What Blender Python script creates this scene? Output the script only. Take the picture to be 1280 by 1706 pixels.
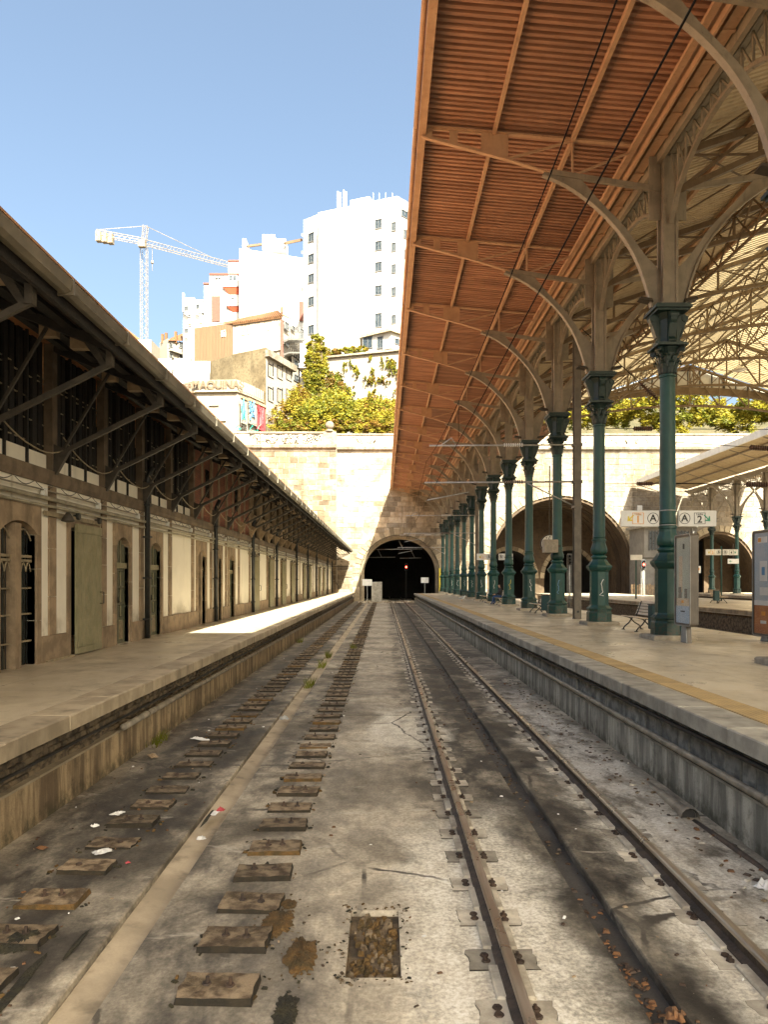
import bpy, math, random
from mathutils import Vector, Matrix
R = math.radians
random.seed(7)
scn = bpy.context.scene
for o in list(bpy.data.objects): bpy.data.objects.remove(o)
COL = scn.collection

# ------------------------------------------------------------------ camera, sky, sun, exposure
EYE = 2.72          # eye height above the track bed
PZ = 1.16           # platform height above the track bed
FPX = 1250.0        # focal length in pixels of the 1280 px wide photograph
cam_d = bpy.data.cameras.new('camera'); cam = bpy.data.objects.new('camera', cam_d); COL.objects.link(cam)
cam.location = (0, 0, EYE); cam.rotation_euler = (R(90), 0, 0)
cam_d.sensor_fit = 'HORIZONTAL'; cam_d.sensor_width = 36.0; cam_d.lens = FPX/1280*36
cam_d.shift_y = 114/1280; cam_d.clip_start = 0.05; cam_d.clip_end = 6000
scn.camera = cam

SUN_DIR = Vector((-0.345, 1.1, -1.0)).normalized()      # the way the light travels
sun_el = math.asin(-SUN_DIR.z); sun_az = math.atan2(-SUN_DIR.x, -SUN_DIR.y)   # azimuth clockwise from +Y
w = bpy.data.worlds.new('World'); scn.world = w; w.use_nodes = True
nt = w.node_tree; bg = nt.nodes['Background']
sky = nt.nodes.new('ShaderNodeTexSky'); sky.sky_type = 'NISHITA'; sky.sun_disc = False
sky.sun_elevation = sun_el; sky.sun_rotation = sun_az; sky.altitude = 60
sky.air_density = 0.85; sky.dust_density = 8.0; sky.ozone_density = 0.5
nt.links.new(sky.outputs[0], bg.inputs[0]); bg.inputs[1].default_value = 0.075
sl = bpy.data.lights.new('sun', 'SUN'); sl.energy = 5.0; sl.angle = R(0.5); sl.color = (1.0, 0.92, 0.81)
so = bpy.data.objects.new('sun', sl); COL.objects.link(so)
so.rotation_euler = SUN_DIR.to_track_quat('-Z', 'Y').to_euler(); so.location = (20, -40, 60)
scn.view_settings.view_transform = 'Standard'; scn.view_settings.look = 'None'
scn.view_settings.exposure = 2.45; scn.view_settings.gamma = 1.0; scn.view_settings.use_curve_mapping = False
scn.view_settings.use_white_balance = True; scn.view_settings.white_balance_temperature = 6650; scn.view_settings.white_balance_tint = 0
scn.render.engine = 'CYCLES'
scn.cycles.max_bounces = 8; scn.cycles.diffuse_bounces = 5; scn.cycles.caustics_reflective = False; scn.cycles.caustics_refractive = False

# ------------------------------------------------------------------ mesh helpers
def pt(px, py, Y):                      # survey: a point of the photograph at distance Y along the tracks
    return ((px-640)*Y/FPX, Y, EYE-(py-967)*Y/FPX)

class MB:
    def __init__(s): s.v = []; s.f = []; s.m = []
    def add(s, vs, fs, mi=0):
        b = len(s.v); s.v += [tuple(p) for p in vs]
        for f in fs: s.f.append(tuple(b+i for i in f)); s.m.append(mi)
        return s
    def box(s, x0, x1, y0, y1, z0, z1, mi=0):
        return s.add([(x0,y0,z0),(x1,y0,z0),(x1,y1,z0),(x0,y1,z0),(x0,y0,z1),(x1,y0,z1),(x1,y1,z1),(x0,y1,z1)],
              [(0,3,2,1),(4,5,6,7),(0,1,5,4),(1,2,6,5),(2,3,7,6),(3,0,4,7)], mi)
    def bbox(s, x0, x1, y0, y1, z0, z1, b=0.01, mi=0, bot=True):      # box with chamfered top edges
        s.add([(x0,y0,z0),(x1,y0,z0),(x1,y1,z0),(x0,y1,z0),(x0,y0,z1-b),(x1,y0,z1-b),(x1,y1,z1-b),(x0,y1,z1-b),
               (x0+b,y0+b,z1),(x1-b,y0+b,z1),(x1-b,y1-b,z1),(x0+b,y1-b,z1)],
              ([(0,3,2,1)] if bot else [])+[(8,9,10,11),(0,1,5,4),(1,2,6,5),(2,3,7,6),(3,0,4,7),(4,5,9,8),(5,6,10,9),(6,7,11,10),(7,4,8,11)], mi)
        return s
    def bar(s, a, b, w, h=None, up=(0,0,1), mi=0):                    # rectangular bar from a to b
        h = w if h is None else h
        a = Vector(a); b = Vector(b); d = (b-a).normalized(); u = Vector(up)
        if abs(d.dot(u)) > 0.98: u = Vector((1,0,0))
        sx = d.cross(u).normalized(); sz = sx.cross(d).normalized()
        vs = []
        for p in (a, b):
            for (i, j) in ((-1,-1),(1,-1),(1,1),(-1,1)): vs.append(p+sx*(i*w/2)+sz*(j*h/2))
        return s.add(vs, [(0,1,2,3),(7,6,5,4),(0,4,5,1),(1,5,6,2),(2,6,7,3),(3,7,4,0)], mi)
    def tube(s, pts, r, n=8, mi=0, caps=True):
        pts = [Vector(p) for p in pts]; rs = r if isinstance(r, (list, tuple)) else [r]*len(pts)
        b = len(s.v); prev = None
        for i, p in enumerate(pts):
            d = (pts[min(i+1, len(pts)-1)]-pts[max(i-1, 0)]).normalized()
            if prev is None:
                u = Vector((0,0,1)) if abs(d.z) < 0.9 else Vector((1,0,0))
                sx = d.cross(u).normalized()
            else: sx = (prev-d*prev.dot(d)).normalized()
            prev = sx; sy = d.cross(sx)
            for k in range(n):
                a = 2*math.pi*k/n; s.v.append(tuple(p+(sx*math.cos(a)+sy*math.sin(a))*rs[i]))
        for i in range(len(pts)-1):
            for k in range(n):
                s.f.append((b+i*n+k, b+i*n+(k+1)%n, b+(i+1)*n+(k+1)%n, b+(i+1)*n+k)); s.m.append(mi)
        if caps:
            s.f.append(tuple(b+k for k in range(n))[::-1]); s.m.append(mi)
            e = b+(len(pts)-1)*n; s.f.append(tuple(e+k for k in range(n))); s.m.append(mi)
        return s
    def lathe(s, prof, n=16, c=(0,0,0), mi=0, mod=None, rot=0, caps=True):   # prof: (r, z)
        b = len(s.v)
        for (r, z) in prof:
            for k in range(n):
                a = 2*math.pi*k/n+rot; rr = r*(mod(a, z) if mod else 1)
                s.v.append((c[0]+rr*math.cos(a), c[1]+rr*math.sin(a), c[2]+z))
        for i in range(len(prof)-1):
            for k in range(n):
                s.f.append((b+i*n+k, b+i*n+(k+1)%n, b+(i+1)*n+(k+1)%n, b+(i+1)*n+k)); s.m.append(mi)
        if caps:
            s.f.append(tuple(b+k for k in range(n))[::-1]); s.m.append(mi)
            e = b+(len(prof)-1)*n; s.f.append(tuple(e+k for k in range(n))); s.m.append(mi)
        return s
    def ext(s, poly, axis, a0, a1, mi=0):          # extrude a 2-D polygon along an axis ('x': (y,z), 'y': (x,z), 'z': (x,y))
        n = len(poly)
        def P(p, a): return {'x': (a, p[0], p[1]), 'y': (p[0], a, p[1]), 'z': (p[0], p[1], a)}[axis]
        vs = [P(p, a0) for p in poly]+[P(p, a1) for p in poly]
        fs = [tuple(range(n)), tuple(range(n, 2*n))[::-1]]+[(i, i+n, (i+1)%n+n, (i+1)%n) for i in range(n)]
        return s.add(vs, fs, mi)
    def strip(s, a, b, axis, a0, a1, mi=0):        # solid between two polylines a and b, extruded
        for i in range(len(a)-1): s.ext([a[i], a[i+1], b[i+1], b[i]], axis, a0, a1, mi)
        return s
    def mesh(s, name, mats, smooth=False):
        me = bpy.data.meshes.new(name); me.from_pydata(s.v, [], s.f)
        for m in (mats if isinstance(mats, (list, tuple)) else [mats]): me.materials.append(m)
        me.polygons.foreach_set('material_index', s.m)
        if smooth:
            me.polygons.foreach_set('use_smooth', [True]*len(s.f))
        me.update()
        return me

WL = {}                                              # world location of every object (translation only)
def tag(o, label=None, cat=None, group=None, kind=None):
    if label: o['label'] = label
    if cat: o['category'] = cat
    if group: o['group'] = group
    if kind: o['kind'] = kind
    return o
def link(o, parent=None, loc=(0,0,0)):
    COL.objects.link(o); loc = Vector(loc); o.location = loc
    if parent is not None:
        o.parent = parent; WL[o.name] = WL[parent.name]+loc
    else: WL[o.name] = loc
    return o
def thing(name, label, cat, loc=(0,0,0), rz=0, group=None):
    o = bpy.data.objects.new(name, None); o.empty_display_size = 0.2
    link(o, None, loc); o.rotation_euler = (0,0,rz)
    return tag(o, label, cat, group)
def part(name, mb, mats, parent=None, smooth=False, loc=(0,0,0), world=False):
    me = mb if isinstance(mb, bpy.types.Mesh) else mb.mesh(name, mats, smooth)
    o = bpy.data.objects.new(name, me)
    if world and parent is not None: loc = Vector(loc)-WL[parent.name]
    return link(o, parent, loc)
def weighted(o, angle=35):
    o.data.polygons.foreach_set('use_smooth', [True]*len(o.data.polygons))
    try: o.data.set_sharp_from_angle(angle=R(angle))
    except Exception: pass
    return o
def copy_tree(o, parent=None, loc=None):
    c = o.copy(); COL.objects.link(c); c.parent = parent
    if loc is not None: c.location = loc
    WL[c.name] = Vector(c.location)+(WL[parent.name] if parent else Vector())
    for ch in o.children: copy_tree(ch, c)
    return c
def text_mesh(txt, size, mat, bold=0.0, depth=0.004):    # lettering in the XZ plane, facing -Y, centred
    cu = bpy.data.curves.new('lettering', 'FONT'); cu.body = txt; cu.size = size; cu.align_x = 'CENTER'; cu.align_y = 'CENTER'
    cu.extrude = depth; cu.offset = bold
    t = bpy.data.objects.new('tmp_text', cu); COL.objects.link(t)
    dg = bpy.context.evaluated_depsgraph_get()
    me = bpy.data.meshes.new_from_object(t.evaluated_get(dg)); bpy.data.objects.remove(t); bpy.data.curves.remove(cu)
    me.transform(Matrix.Rotation(R(90), 4, 'X')); me.materials.clear(); me.materials.append(mat)
    return me

# ------------------------------------------------------------------ material helpers
class G:
    def __init__(s, name, rough=0.7, metallic=0.0, spec=0.5):
        s.mat = bpy.data.materials.new(name); s.mat.use_nodes = True; s.nt = s.mat.node_tree
        s.b = s.nt.nodes['Principled BSDF']; s.out = s.nt.nodes['Material Output']
        s.b.inputs['Roughness'].default_value = rough; s.b.inputs['Metallic'].default_value = metallic
        s.b.inputs['Specular IOR Level'].default_value = spec
        s._geo = None
    def n(s, t, **k):
        x = s.nt.nodes.new(t)
        for a, v in k.items(): setattr(x, a, v)
        return x
    def set(s, inp, v):
        if isinstance(v, bpy.types.NodeSocket): s.nt.links.new(v, inp)
        else:
            if hasattr(inp.default_value, '__len__') and not hasattr(v, '__len__'): v = (v, v, v, 1)[:len(inp.default_value)]
            if hasattr(v, '__len__') and len(v) == 3 and len(inp.default_value) == 4: v = (*v, 1)
            inp.default_value = v
    def pos(s):
        if not s._geo: s._geo = s.n('ShaderNodeNewGeometry')
        return s._geo.outputs['Position']
    def obj(s): return s.n('ShaderNodeTexCoord').outputs['Object']
    def xyz(s, v):
        x = s.n('ShaderNodeSeparateXYZ'); s.set(x.inputs[0], v); return x.outputs
    def scale(s, v, sc, off=(0,0,0)):
        m = s.n('ShaderNodeMapping'); s.set(m.inputs[0], v); m.inputs['Scale'].default_value = sc; m.inputs['Location'].default_value = off
        return m.outputs[0]
    def noise(s, v, sc, det=4, rough=0.55, dist=0.0):
        x = s.n('ShaderNodeTexNoise'); s.set(x.inputs['Vector'], v); x.inputs['Scale'].default_value = sc
        x.inputs['Detail'].default_value = det; x.inputs['Roughness'].default_value = rough; x.inputs['Distortion'].default_value = dist
        return x.outputs[0]
    def ramp(s, v, a, b, lo=0.0, hi=1.0):
        x = s.n('ShaderNodeMapRange', interpolation_type='SMOOTHSTEP'); s.set(x.inputs[0], v)
        x.inputs[1].default_value = a; x.inputs[2].default_value = b; x.inputs[3].default_value = lo; x.inputs[4].default_value = hi
        return x.outputs[0]
    def math(s, op, a, b=0.0):
        x = s.n('ShaderNodeMath', operation=op); s.set(x.inputs[0], a); s.set(x.inputs[1], b); return x.outputs[0]
    def mix(s, f, a, b, mode='MIX'):
        x = s.n('ShaderNodeMix', data_type='RGBA', blend_type=mode); s.set(x.inputs[0], f); s.set(x.inputs[6], a); s.set(x.inputs[7], b)
        return x.outputs[2]
    def rand(s): return s.n('ShaderNodeObjectInfo').outputs['Random']
    def bump(s, h, st=0.3, d=0.02):
        x = s.n('ShaderNodeBump'); x.inputs['Strength'].default_value = st; x.inputs['Distance'].default_value = d
        s.set(x.inputs['Height'], h); s.nt.links.new(x.outputs[0], s.b.inputs['Normal'])
    def col(s, c): s.set(s.b.inputs['Base Color'], c); return s.mat
    def rough(s, v): s.set(s.b.inputs['Roughness'], v)

def band(g, x, c, hw, soft):              # 1 inside |x-c|<hw, fading over soft
    return g.ramp(g.math('ABSOLUTE', g.math('SUBTRACT', x, c)), hw, hw+soft, 1.0, 0.0)

def simple(name, c1, c2=None, sc=3.0, rough=0.7, bump=0.15, rnd=0.25, metallic=0.0, st=(1,1,1), spec=0.5, fine=60, bd=0.01, stain=None, sa=0.6):
    """two-tone noise, per-object tone, fine grain, optional vertical-streak stain colour"""
    g = G(name, rough, metallic, spec); p = g.scale(g.pos(), st)
    c2 = c2 or tuple(x*0.7 for x in c1)
    f = g.ramp(g.noise(p, sc, 5, 0.6), 0.35, 0.65)
    c = g.mix(f, c2, c1)
    if stain:
        q = g.scale(g.pos(), (1.6, 1.6, 0.22)); c = g.mix(g.ramp(g.noise(q, 2.2, 4), 0.52, 0.75, 0, sa), c, stain)
    fn = g.noise(g.pos(), fine, 3)
    c = g.mix(0.35, c, g.mix(fn, (0.25,)*3, (0.75,)*3), 'OVERLAY')
    if rnd:
        v = g.math('ADD', g.math('MULTIPLY', g.rand(), rnd), 1-rnd/2)
        c = g.mix(1.0, c, v, 'MULTIPLY')
    g.col(c)
    g.rough(g.ramp(fn, 0.2, 0.8, max(rough-0.12, 0.05), min(rough+0.12, 1)))
    if bump: g.bump(g.math('ADD', g.noise(p, sc*4, 4), g.math('MULTIPLY', fn, 0.4)), bump, bd)
    return g.mat
# ------------------------------------------------------------------ materials
M = {}
def bed_material():
    g = G('bed_concrete', 0.85); p = g.pos(); x, y, z = g.xyz(p)
    big = g.noise(p, 0.55, 6, 0.62, 0.4); mid = g.noise(g.scale(p, (1.0, 0.5, 1)), 2.3, 6, 0.65); fine = g.noise(p, 26, 5, 0.7); grit = g.noise(p, 110, 2)
    c = g.mix(g.ramp(big, 0.38, 0.62), (0.105, 0.09, 0.068), (0.38, 0.335, 0.262))
    c = g.mix(g.ramp(mid, 0.47, 0.64, 0, 0.85), c, (0.06, 0.050, 0.038))                  # grime
    # worn lane of paler concrete between the two tracks
    lane = g.math('MULTIPLY', band(g, g.math('ADD', x, g.math('MULTIPLY', g.math('SUBTRACT', mid, 0.5), 0.9)), -0.28, 0.45, 0.35), g.ramp(big, 0.3, 0.7, 0.35, 0.9))
    c = g.mix(g.math('MULTIPLY', lane, 0.75), c, (0.46, 0.405, 0.32))
    # oil between the rails and along the left wall
    xo = g.math('ADD', x, g.math('MULTIPLY', g.math('SUBTRACT', big, 0.5), 1.6))
    oil = g.math('MULTIPLY', band(g, xo, 1.75, 0.45, 0.6), g.ramp(mid, 0.25, 0.62, 0.25, 1.0))
    c = g.mix(g.math('MULTIPLY', oil, 0.88), c, (0.016, 0.014, 0.012))
    oil2 = g.math('MULTIPLY', band(g, xo, -2.95, 0.42, 0.55), g.ramp(mid, 0.25, 0.6, 0.3, 1.0))
    c = g.mix(g.math('MULTIPLY', oil2, 0.85), c, (0.03, 0.025, 0.02))
    oil3 = g.math('MULTIPLY', band(g, xo, -1.15, 0.5, 0.4), g.ramp(y, 4.0, 9.0, 0.85, 0.15))
    c = g.mix(g.math('MULTIPLY', oil3, g.ramp(mid, 0.3, 0.6, 0.2, 0.8)), c, (0.06, 0.054, 0.047))
    # spilled pale braking sand round the near rails
    ys = g.math('ADD', y, g.math('MULTIPLY', g.math('SUBTRACT', big, 0.5), 6.0))
    sand = g.math('MULTIPLY', band(g, xo, 0.78, 0.34, 0.45), g.ramp(ys, 7.2, 9.4, 1, 0))
    sand2 = g.math('MULTIPLY', band(g, xo, 2.9, 0.3, 0.5), g.math('MULTIPLY', g.ramp(ys, 15, 20, 1, 0), g.ramp(mid, 0.36, 0.56, 0, 1)))
    sand3 = g.math('MULTIPLY', band(g, xo, 0.45, 0.5, 0.3), g.math('MULTIPLY', band(g, ys, 14.0, 0.9, 1.6), 0.8))
    sm = g.math('MAXIMUM', sand, g.math('MAXIMUM', sand2, sand3))
    sm = g.math('MULTIPLY', sm, g.ramp(g.math('ADD', fine, g.math('MULTIPLY', mid, 0.6)), 0.55, 0.95, 0.55, 1.0))
    c = g.mix(g.math('MULTIPLY', sm, 0.95), c, (0.66, 0.62, 0.53))
    # moss specks, grit
    c = g.mix(g.math('MULTIPLY', g.ramp(g.noise(p, 1.4, 5, 0.7), 0.64, 0.74), 0.5), c, (0.055, 0.048, 0.018))
    c = g.mix(0.35, c, g.mix(g.ramp(fine, 0.3, 0.7), (0.2,)*3, (0.8,)*3), 'OVERLAY')
    c = g.mix(0.45, c, g.mix(g.ramp(g.noise(g.scale(p, (1.0, 0.6, 1)), 5, 6, 0.75), 0.3, 0.7), (0.18,)*3, (0.82,)*3), 'OVERLAY')
    wt = g.math('MULTIPLY', g.ramp(g.noise(g.scale(p, (0.7, 1.6, 1)), 1.1, 6, 0.7, 0.6), 0.60, 0.68), 0.45); c = g.mix(wt, c, (0.52, 0.48, 0.41))
    cr = g.n('ShaderNodeTexVoronoi', feature='DISTANCE_TO_EDGE'); g.set(cr.inputs['Vector'], g.mix(0.25, p, g.noise(p, 1.5, 4))); cr.inputs['Scale'].default_value = 0.55
    c = g.mix(g.math('MULTIPLY', g.ramp(cr.outputs['Distance'], 0.004, 0.012, 1, 0), g.ramp(big, 0.45, 0.6)), c, (0.05, 0.043, 0.035))
    c = g.mix(g.ramp(grit, 0.66, 0.74, 0, 0.6), c, (0.05, 0.043, 0.035))
    c = g.mix(g.ramp(g.noise(p, 60, 3), 0.70, 0.76, 0, 0.55), c, (0.42, 0.38, 0.31))
    c = g.mix(1.0, c, g.math('ADD', g.math('MULTIPLY', g.rand(), 0.22), 0.92), 'MULTIPLY')
    g.col(c); g.rough(g.ramp(mid, 0.3, 0.7, 0.95, 0.62))
    g.bump(g.math('ADD', g.math('MULTIPLY', fine, 0.7), g.math('ADD', g.math('MULTIPLY', grit, 0.5), mid)), 0.5, 0.010)
    return g.mat
def platform_material():
    g = G('platform_floor', 0.4); p = g.pos(); x, y, z = g.xyz(p)
    a = g.noise(p, 0.45, 5, 0.6, 0.5); b = g.noise(g.scale(p, (1.0, 0.7, 1)), 1.3, 6, 0.65); f = g.noise(p, 90, 3)
    c = g.mix(g.ramp(a, 0.35, 0.65), (0.43, 0.365, 0.26), (0.60, 0.52, 0.385))
    c = g.mix(g.ramp(b, 0.5, 0.72, 0, 0.55), c, (0.19, 0.155, 0.105))
    c = g.mix(g.ramp(g.noise(p, 5, 4, 0.7), 0.66, 0.72, 0, 0.6), c, (0.10, 0.085, 0.06))
    wx = g.math('ABSOLUTE', g.math('SUBTRACT', g.math('FRACT', g.math('DIVIDE', x, 1.62)), 0.5)); wy = g.math('ABSOLUTE', g.math('SUBTRACT', g.math('FRACT', g.math('DIVIDE', y, 2.37)), 0.5))
    jn = g.math('MAXIMUM', g.ramp(wx, 0.0025, 0.006, 1, 0), g.ramp(wy, 0.002, 0.0045, 1, 0)); c = g.mix(g.math('MULTIPLY', jn, 0.6), c, (0.11, 0.09, 0.065))
    sp = g.ramp(g.noise(p, 1.1, 5, 0.7, 1.0), 0.60, 0.70, 0, 0.6); c = g.mix(sp, c, (0.14, 0.115, 0.08))
    c = g.mix(0.4, c, g.mix(f, (0.15,)*3, (0.85,)*3), 'OVERLAY')
    g.col(c); g.rough(g.ramp(b, 0.3, 0.75, 0.26, 0.6)); g.bump(g.math('ADD', f, g.math('MULTIPLY', b, 1.5)), 0.12, 0.006)
    return g.mat
def stone_material(name, ca, cb, cc, rnd=0.7, moss=None, pale=None):
    g = G(name, 0.9); p = g.pos(); r = g.rand()
    a = g.noise(p, 0.35, 5, 0.6); b = g.noise(p, 2.6, 6, 0.7); f = g.noise(p, 14, 4, 0.7)
    c = g.mix(g.ramp(a, 0.35, 0.62), ca, cb)
    c = g.mix(g.ramp(b, 0.45, 0.72, 0, 0.8), c, cc)
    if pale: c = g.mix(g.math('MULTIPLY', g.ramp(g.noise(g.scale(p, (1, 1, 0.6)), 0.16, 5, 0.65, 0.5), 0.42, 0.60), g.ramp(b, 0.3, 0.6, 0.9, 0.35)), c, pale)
    q = g.scale(p, (0.9, 0.9, 0.10)); c = g.mix(g.ramp(g.noise(q, 1.3, 5), 0.56, 0.75, 0, 0.6), c, tuple(k*0.45 for k in cc))
    if moss: c = g.mix(g.ramp(g.noise(p, 0.8, 6, 0.7), 0.62, 0.7, 0, 0.7), c, moss)
    c = g.mix(0.45, c, g.mix(f, (0.15,)*3, (0.85,)*3), 'OVERLAY')
    c = g.mix(1.0, c, g.math('ADD', g.math('MULTIPLY', r, rnd), 1-rnd*0.55), 'MULTIPLY')
    g.col(c); g.bump(g.math('ADD', b, f), 0.5, 0.03)
    return g.mat
def face_wall_material(name, base, dark, rust):
    g = G(name, 0.85); p = g.pos()
    q = g.scale(p, (1.0, 2.4, 0.28)); a = g.noise(q, 1.7, 6, 0.65); b = g.noise(p, 5, 6, 0.7); f = g.noise(p, 60, 3)
    z = g.xyz(p)[2]
    c = g.mix(g.ramp(a, 0.38, 0.66), dark, base)
    c = g.mix(g.ramp(b, 0.5, 0.75, 0, 0.7), c, tuple(k*0.5 for k in dark))
    c = g.mix(g.ramp(g.noise(g.scale(p, (1, 1.2, 0.12)), 1.1, 4), 0.64, 0.74, 0, 0.8), c, rust)
    low = g.math('MULTIPLY', g.ramp(z, 0.0, 0.28, 1, 0), g.ramp(b, 0.35, 0.6)); c = g.mix(g.math('MULTIPLY', low, 0.75), c, (0.035, 0.032, 0.014))
    c = g.mix(0.4, c, g.mix(f, (0.15,)*3, (0.85,)*3), 'OVERLAY')
    g.col(c); g.bump(g.math('ADD', b, g.math('MULTIPLY', f, 0.5)), 0.5, 0.012)
    return g.mat
def paint_material(name, c1, c2, worn, rough=0.35, wt=0.62, sc=6, grime=False):
    g = G(name, rough); p = g.pos(); a = g.noise(p, sc*0.5, 5, 0.6); b = g.noise(p, sc*3, 6, 0.75); f = g.noise(p, 70, 3)
    c = g.mix(g.ramp(a, 0.35, 0.65), c1, c2)
    c = g.mix(g.ramp(b, wt, wt+0.08, 0, 0.85), c, worn)
    c = g.mix(g.ramp(g.noise(g.scale(p, (1,1,0.15)), 8, 4), 0.55, 0.8, 0, 0.5), c, tuple(k*0.4 for k in c1))
    if grime:
        z = g.xyz(p)[2]; low = g.math('MULTIPLY', g.ramp(z, PZ+0.1, PZ+1.0, 1, 0), g.ramp(g.noise(p, 9, 6, 0.7), 0.42, 0.6)); c = g.mix(g.math('MULTIPLY', low, 0.8), c, (0.05, 0.036, 0.022))
        c = g.mix(g.ramp(g.noise(p, 22, 5, 0.75), 0.68, 0.72, 0, 0.9), c, (0.09, 0.045, 0.02))
        c = g.mix(1.0, c, g.math('ADD', g.math('MULTIPLY', g.rand(), 0.5), 0.78), 'MULTIPLY')
    g.col(c); g.rough(g.ramp(b, 0.3, 0.75, rough, min(1, rough+0.3))); g.bump(g.math('ADD', b, g.math('MULTIPLY', f, 0.3)), 0.25 if grime else 0.12, 0.006)
    return g.mat
def plaster_material(name, base, dirt):
    g = G(name, 0.85); p = g.pos(); z = g.xyz(p)[2]
    a = g.noise(p, 0.9, 6, 0.65); b = g.noise(p, 9, 5, 0.7); s = g.noise(g.scale(p, (2, 2, 0.14)), 2.0, 5)
    c = g.mix(g.ramp(a, 0.4, 0.75, 0, 0.35), base, tuple(k*0.72 for k in base))
    c = g.mix(g.ramp(s, 0.56, 0.78, 0, 0.55), c, dirt)
    c = g.mix(g.ramp(b, 0.66, 0.76, 0, 0.6), c, dirt)
    c = g.mix(g.math('MULTIPLY', g.ramp(z, PZ+0.5, PZ+1.1, 1, 0), g.ramp(a, 0.4, 0.6, 0.1, 0.7)), c, dirt)
    g.col(c); g.bump(g.math('ADD', b, g.noise(p, 50, 3)), 0.2, 0.006)
    return g.mat
def brick_material():
    g = G('red_brick', 0.85); p = g.xyz(g.pos())
    v = g.n('ShaderNodeCombineXYZ'); g.set(v.inputs[0], p[1]); g.set(v.inputs[1], p[2])
    t = g.n('ShaderNodeTexBrick'); g.set(t.inputs['Vector'], v.outputs[0]); t.inputs['Scale'].default_value = 1.0
    t.inputs['Brick Width'].default_value = 0.24; t.inputs['Row Height'].default_value = 0.08; t.inputs['Mortar Size'].default_value = 0.007
    t.inputs['Color1'].default_value = (0.27, 0.085, 0.045, 1); t.inputs['Color2'].default_value = (0.19, 0.06, 0.035, 1); t.inputs['Mortar'].default_value = (0.10, 0.075, 0.06, 1)
    c = g.mix(g.ramp(g.noise(g.pos(), 2.5, 5), 0.45, 0.7, 0, 0.5), t.outputs[0], (0.11, 0.05, 0.035))
    g.col(c); g.bump(g.math('SUBTRACT', 1.0, t.outputs['Fac']), 0.6, 0.01)
    return g.mat
def tile_material():
    g = G('tactile_yellow', 0.7); p = g.pos()
    t = g.n('ShaderNodeTexVoronoi'); g.set(t.inputs['Vector'], g.scale(p, (16, 16, 0))); t.inputs['Randomness'].default_value = 0.0; t.inputs['Scale'].default_value = 1.0
    dome = g.ramp(t.outputs['Distance'], 0.18, 0.42, 1, 0); n = g.noise(p, 3, 5, 0.7)
    c = g.mix(g.ramp(n, 0.35, 0.7), (0.60, 0.42, 0.18), (0.44, 0.31, 0.145)); c = g.mix(g.math('MULTIPLY', g.math('SUBTRACT', 1.0, dome), 0.4), c, (0.17, 0.125, 0.07))
    c = g.mix(1.0, c, g.math('ADD', g.math('MULTIPLY', g.rand(), 0.3), 0.86), 'MULTIPLY')
    g.col(c); g.bump(dome, 0.7, 0.006)
    return g.mat
def foliage(name, c, tr=0.35):
    g = G(name, 0.6, spec=0.3); p = g.pos(); n = g.noise(p, 0.9, 4); f = g.noise(p, 7, 3)
    cc = g.mix(g.ramp(n, 0.35, 0.65), tuple(k*0.7 for k in c), tuple(min(1, k*1.25) for k in c)); cc = g.mix(g.ramp(f, 0.4, 0.7, 0, 0.5), cc, (c[0]*1.35, c[1]*1.05, c[2]*0.7))
    g.col(cc)
    t = g.n('ShaderNodeBsdfTranslucent'); g.set(t.inputs[0], cc); mx = g.n('ShaderNodeMixShader'); mx.inputs[0].default_value = tr
    g.nt.links.new(g.b.outputs[0], mx.inputs[1]); g.nt.links.new(t.outputs[0], mx.inputs[2]); g.nt.links.new(mx.outputs[0], g.out.inputs[0])
    return g.mat
def sheet_translucent(name, c, t=0.55):
    g = G(name, 0.6); p = g.pos(); n = g.noise(p, 1.2, 5, 0.65); s = g.noise(g.scale(p, (0.4, 3, 1)), 2, 4)
    cc = g.mix(g.ramp(n, 0.35, 0.7), c, tuple(k*0.72 for k in c)); cc = g.mix(g.ramp(s, 0.55, 0.75, 0, 0.5), cc, tuple(k*0.45 for k in c))
    g.col(cc); tl = g.n('ShaderNodeBsdfTranslucent'); g.set(tl.inputs[0], cc); mx = g.n('ShaderNodeMixShader'); mx.inputs[0].default_value = t
    g.nt.links.new(g.b.outputs[0], mx.inputs[1]); g.nt.links.new(tl.outputs[0], mx.inputs[2]); g.nt.links.new(mx.outputs[0], g.out.inputs[0])
    return g.mat
def glass_dark(name, c=(0.015, 0.018, 0.02), rough=0.12):
    g = G(name, rough, spec=0.6); n = g.noise(g.pos(), 3, 4); g.col(g.mix(g.ramp(n, 0.3, 0.7), c, tuple(k*1.8 for k in c))); g.rough(g.ramp(n, 0.3, 0.7, rough*0.6, rough*1.8)); return g.mat
def emit(name, c, st):
    g = G(name); g.col(c); g.b.inputs['Emission Color'].default_value = (*c, 1); g.b.inputs['Emission Strength'].default_value = st; return g.mat

M['bed'] = bed_material(); M['floor'] = platform_material()
M['coping_l'] = simple('coping_stone_warm', (0.42, 0.345, 0.24), (0.29, 0.235, 0.16), 2.5, 0.75, 0.3, 0.35, stain=(0.07, 0.055, 0.04))
M['coping_r'] = simple('coping_stone_grey', (0.38, 0.355, 0.30), (0.24, 0.225, 0.19), 2.5, 0.75, 0.3, 0.35, stain=(0.06, 0.058, 0.052))
M['face_l'] = face_wall_material('face_wall_warm', (0.42, 0.315, 0.185), (0.13, 0.09, 0.052), (0.15, 0.075, 0.03))
M['face_r'] = face_wall_material('face_wall_grey', (0.44, 0.42, 0.36), (0.15, 0.145, 0.125), (0.16, 0.08, 0.03))
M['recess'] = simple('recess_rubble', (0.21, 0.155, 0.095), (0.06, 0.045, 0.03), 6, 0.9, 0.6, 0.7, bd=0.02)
M['recess_r'] = simple('recess_block', (0.30, 0.29, 0.26), (0.12, 0.117, 0.108), 5, 0.85, 0.5, 0.5, bd=0.02)
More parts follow.
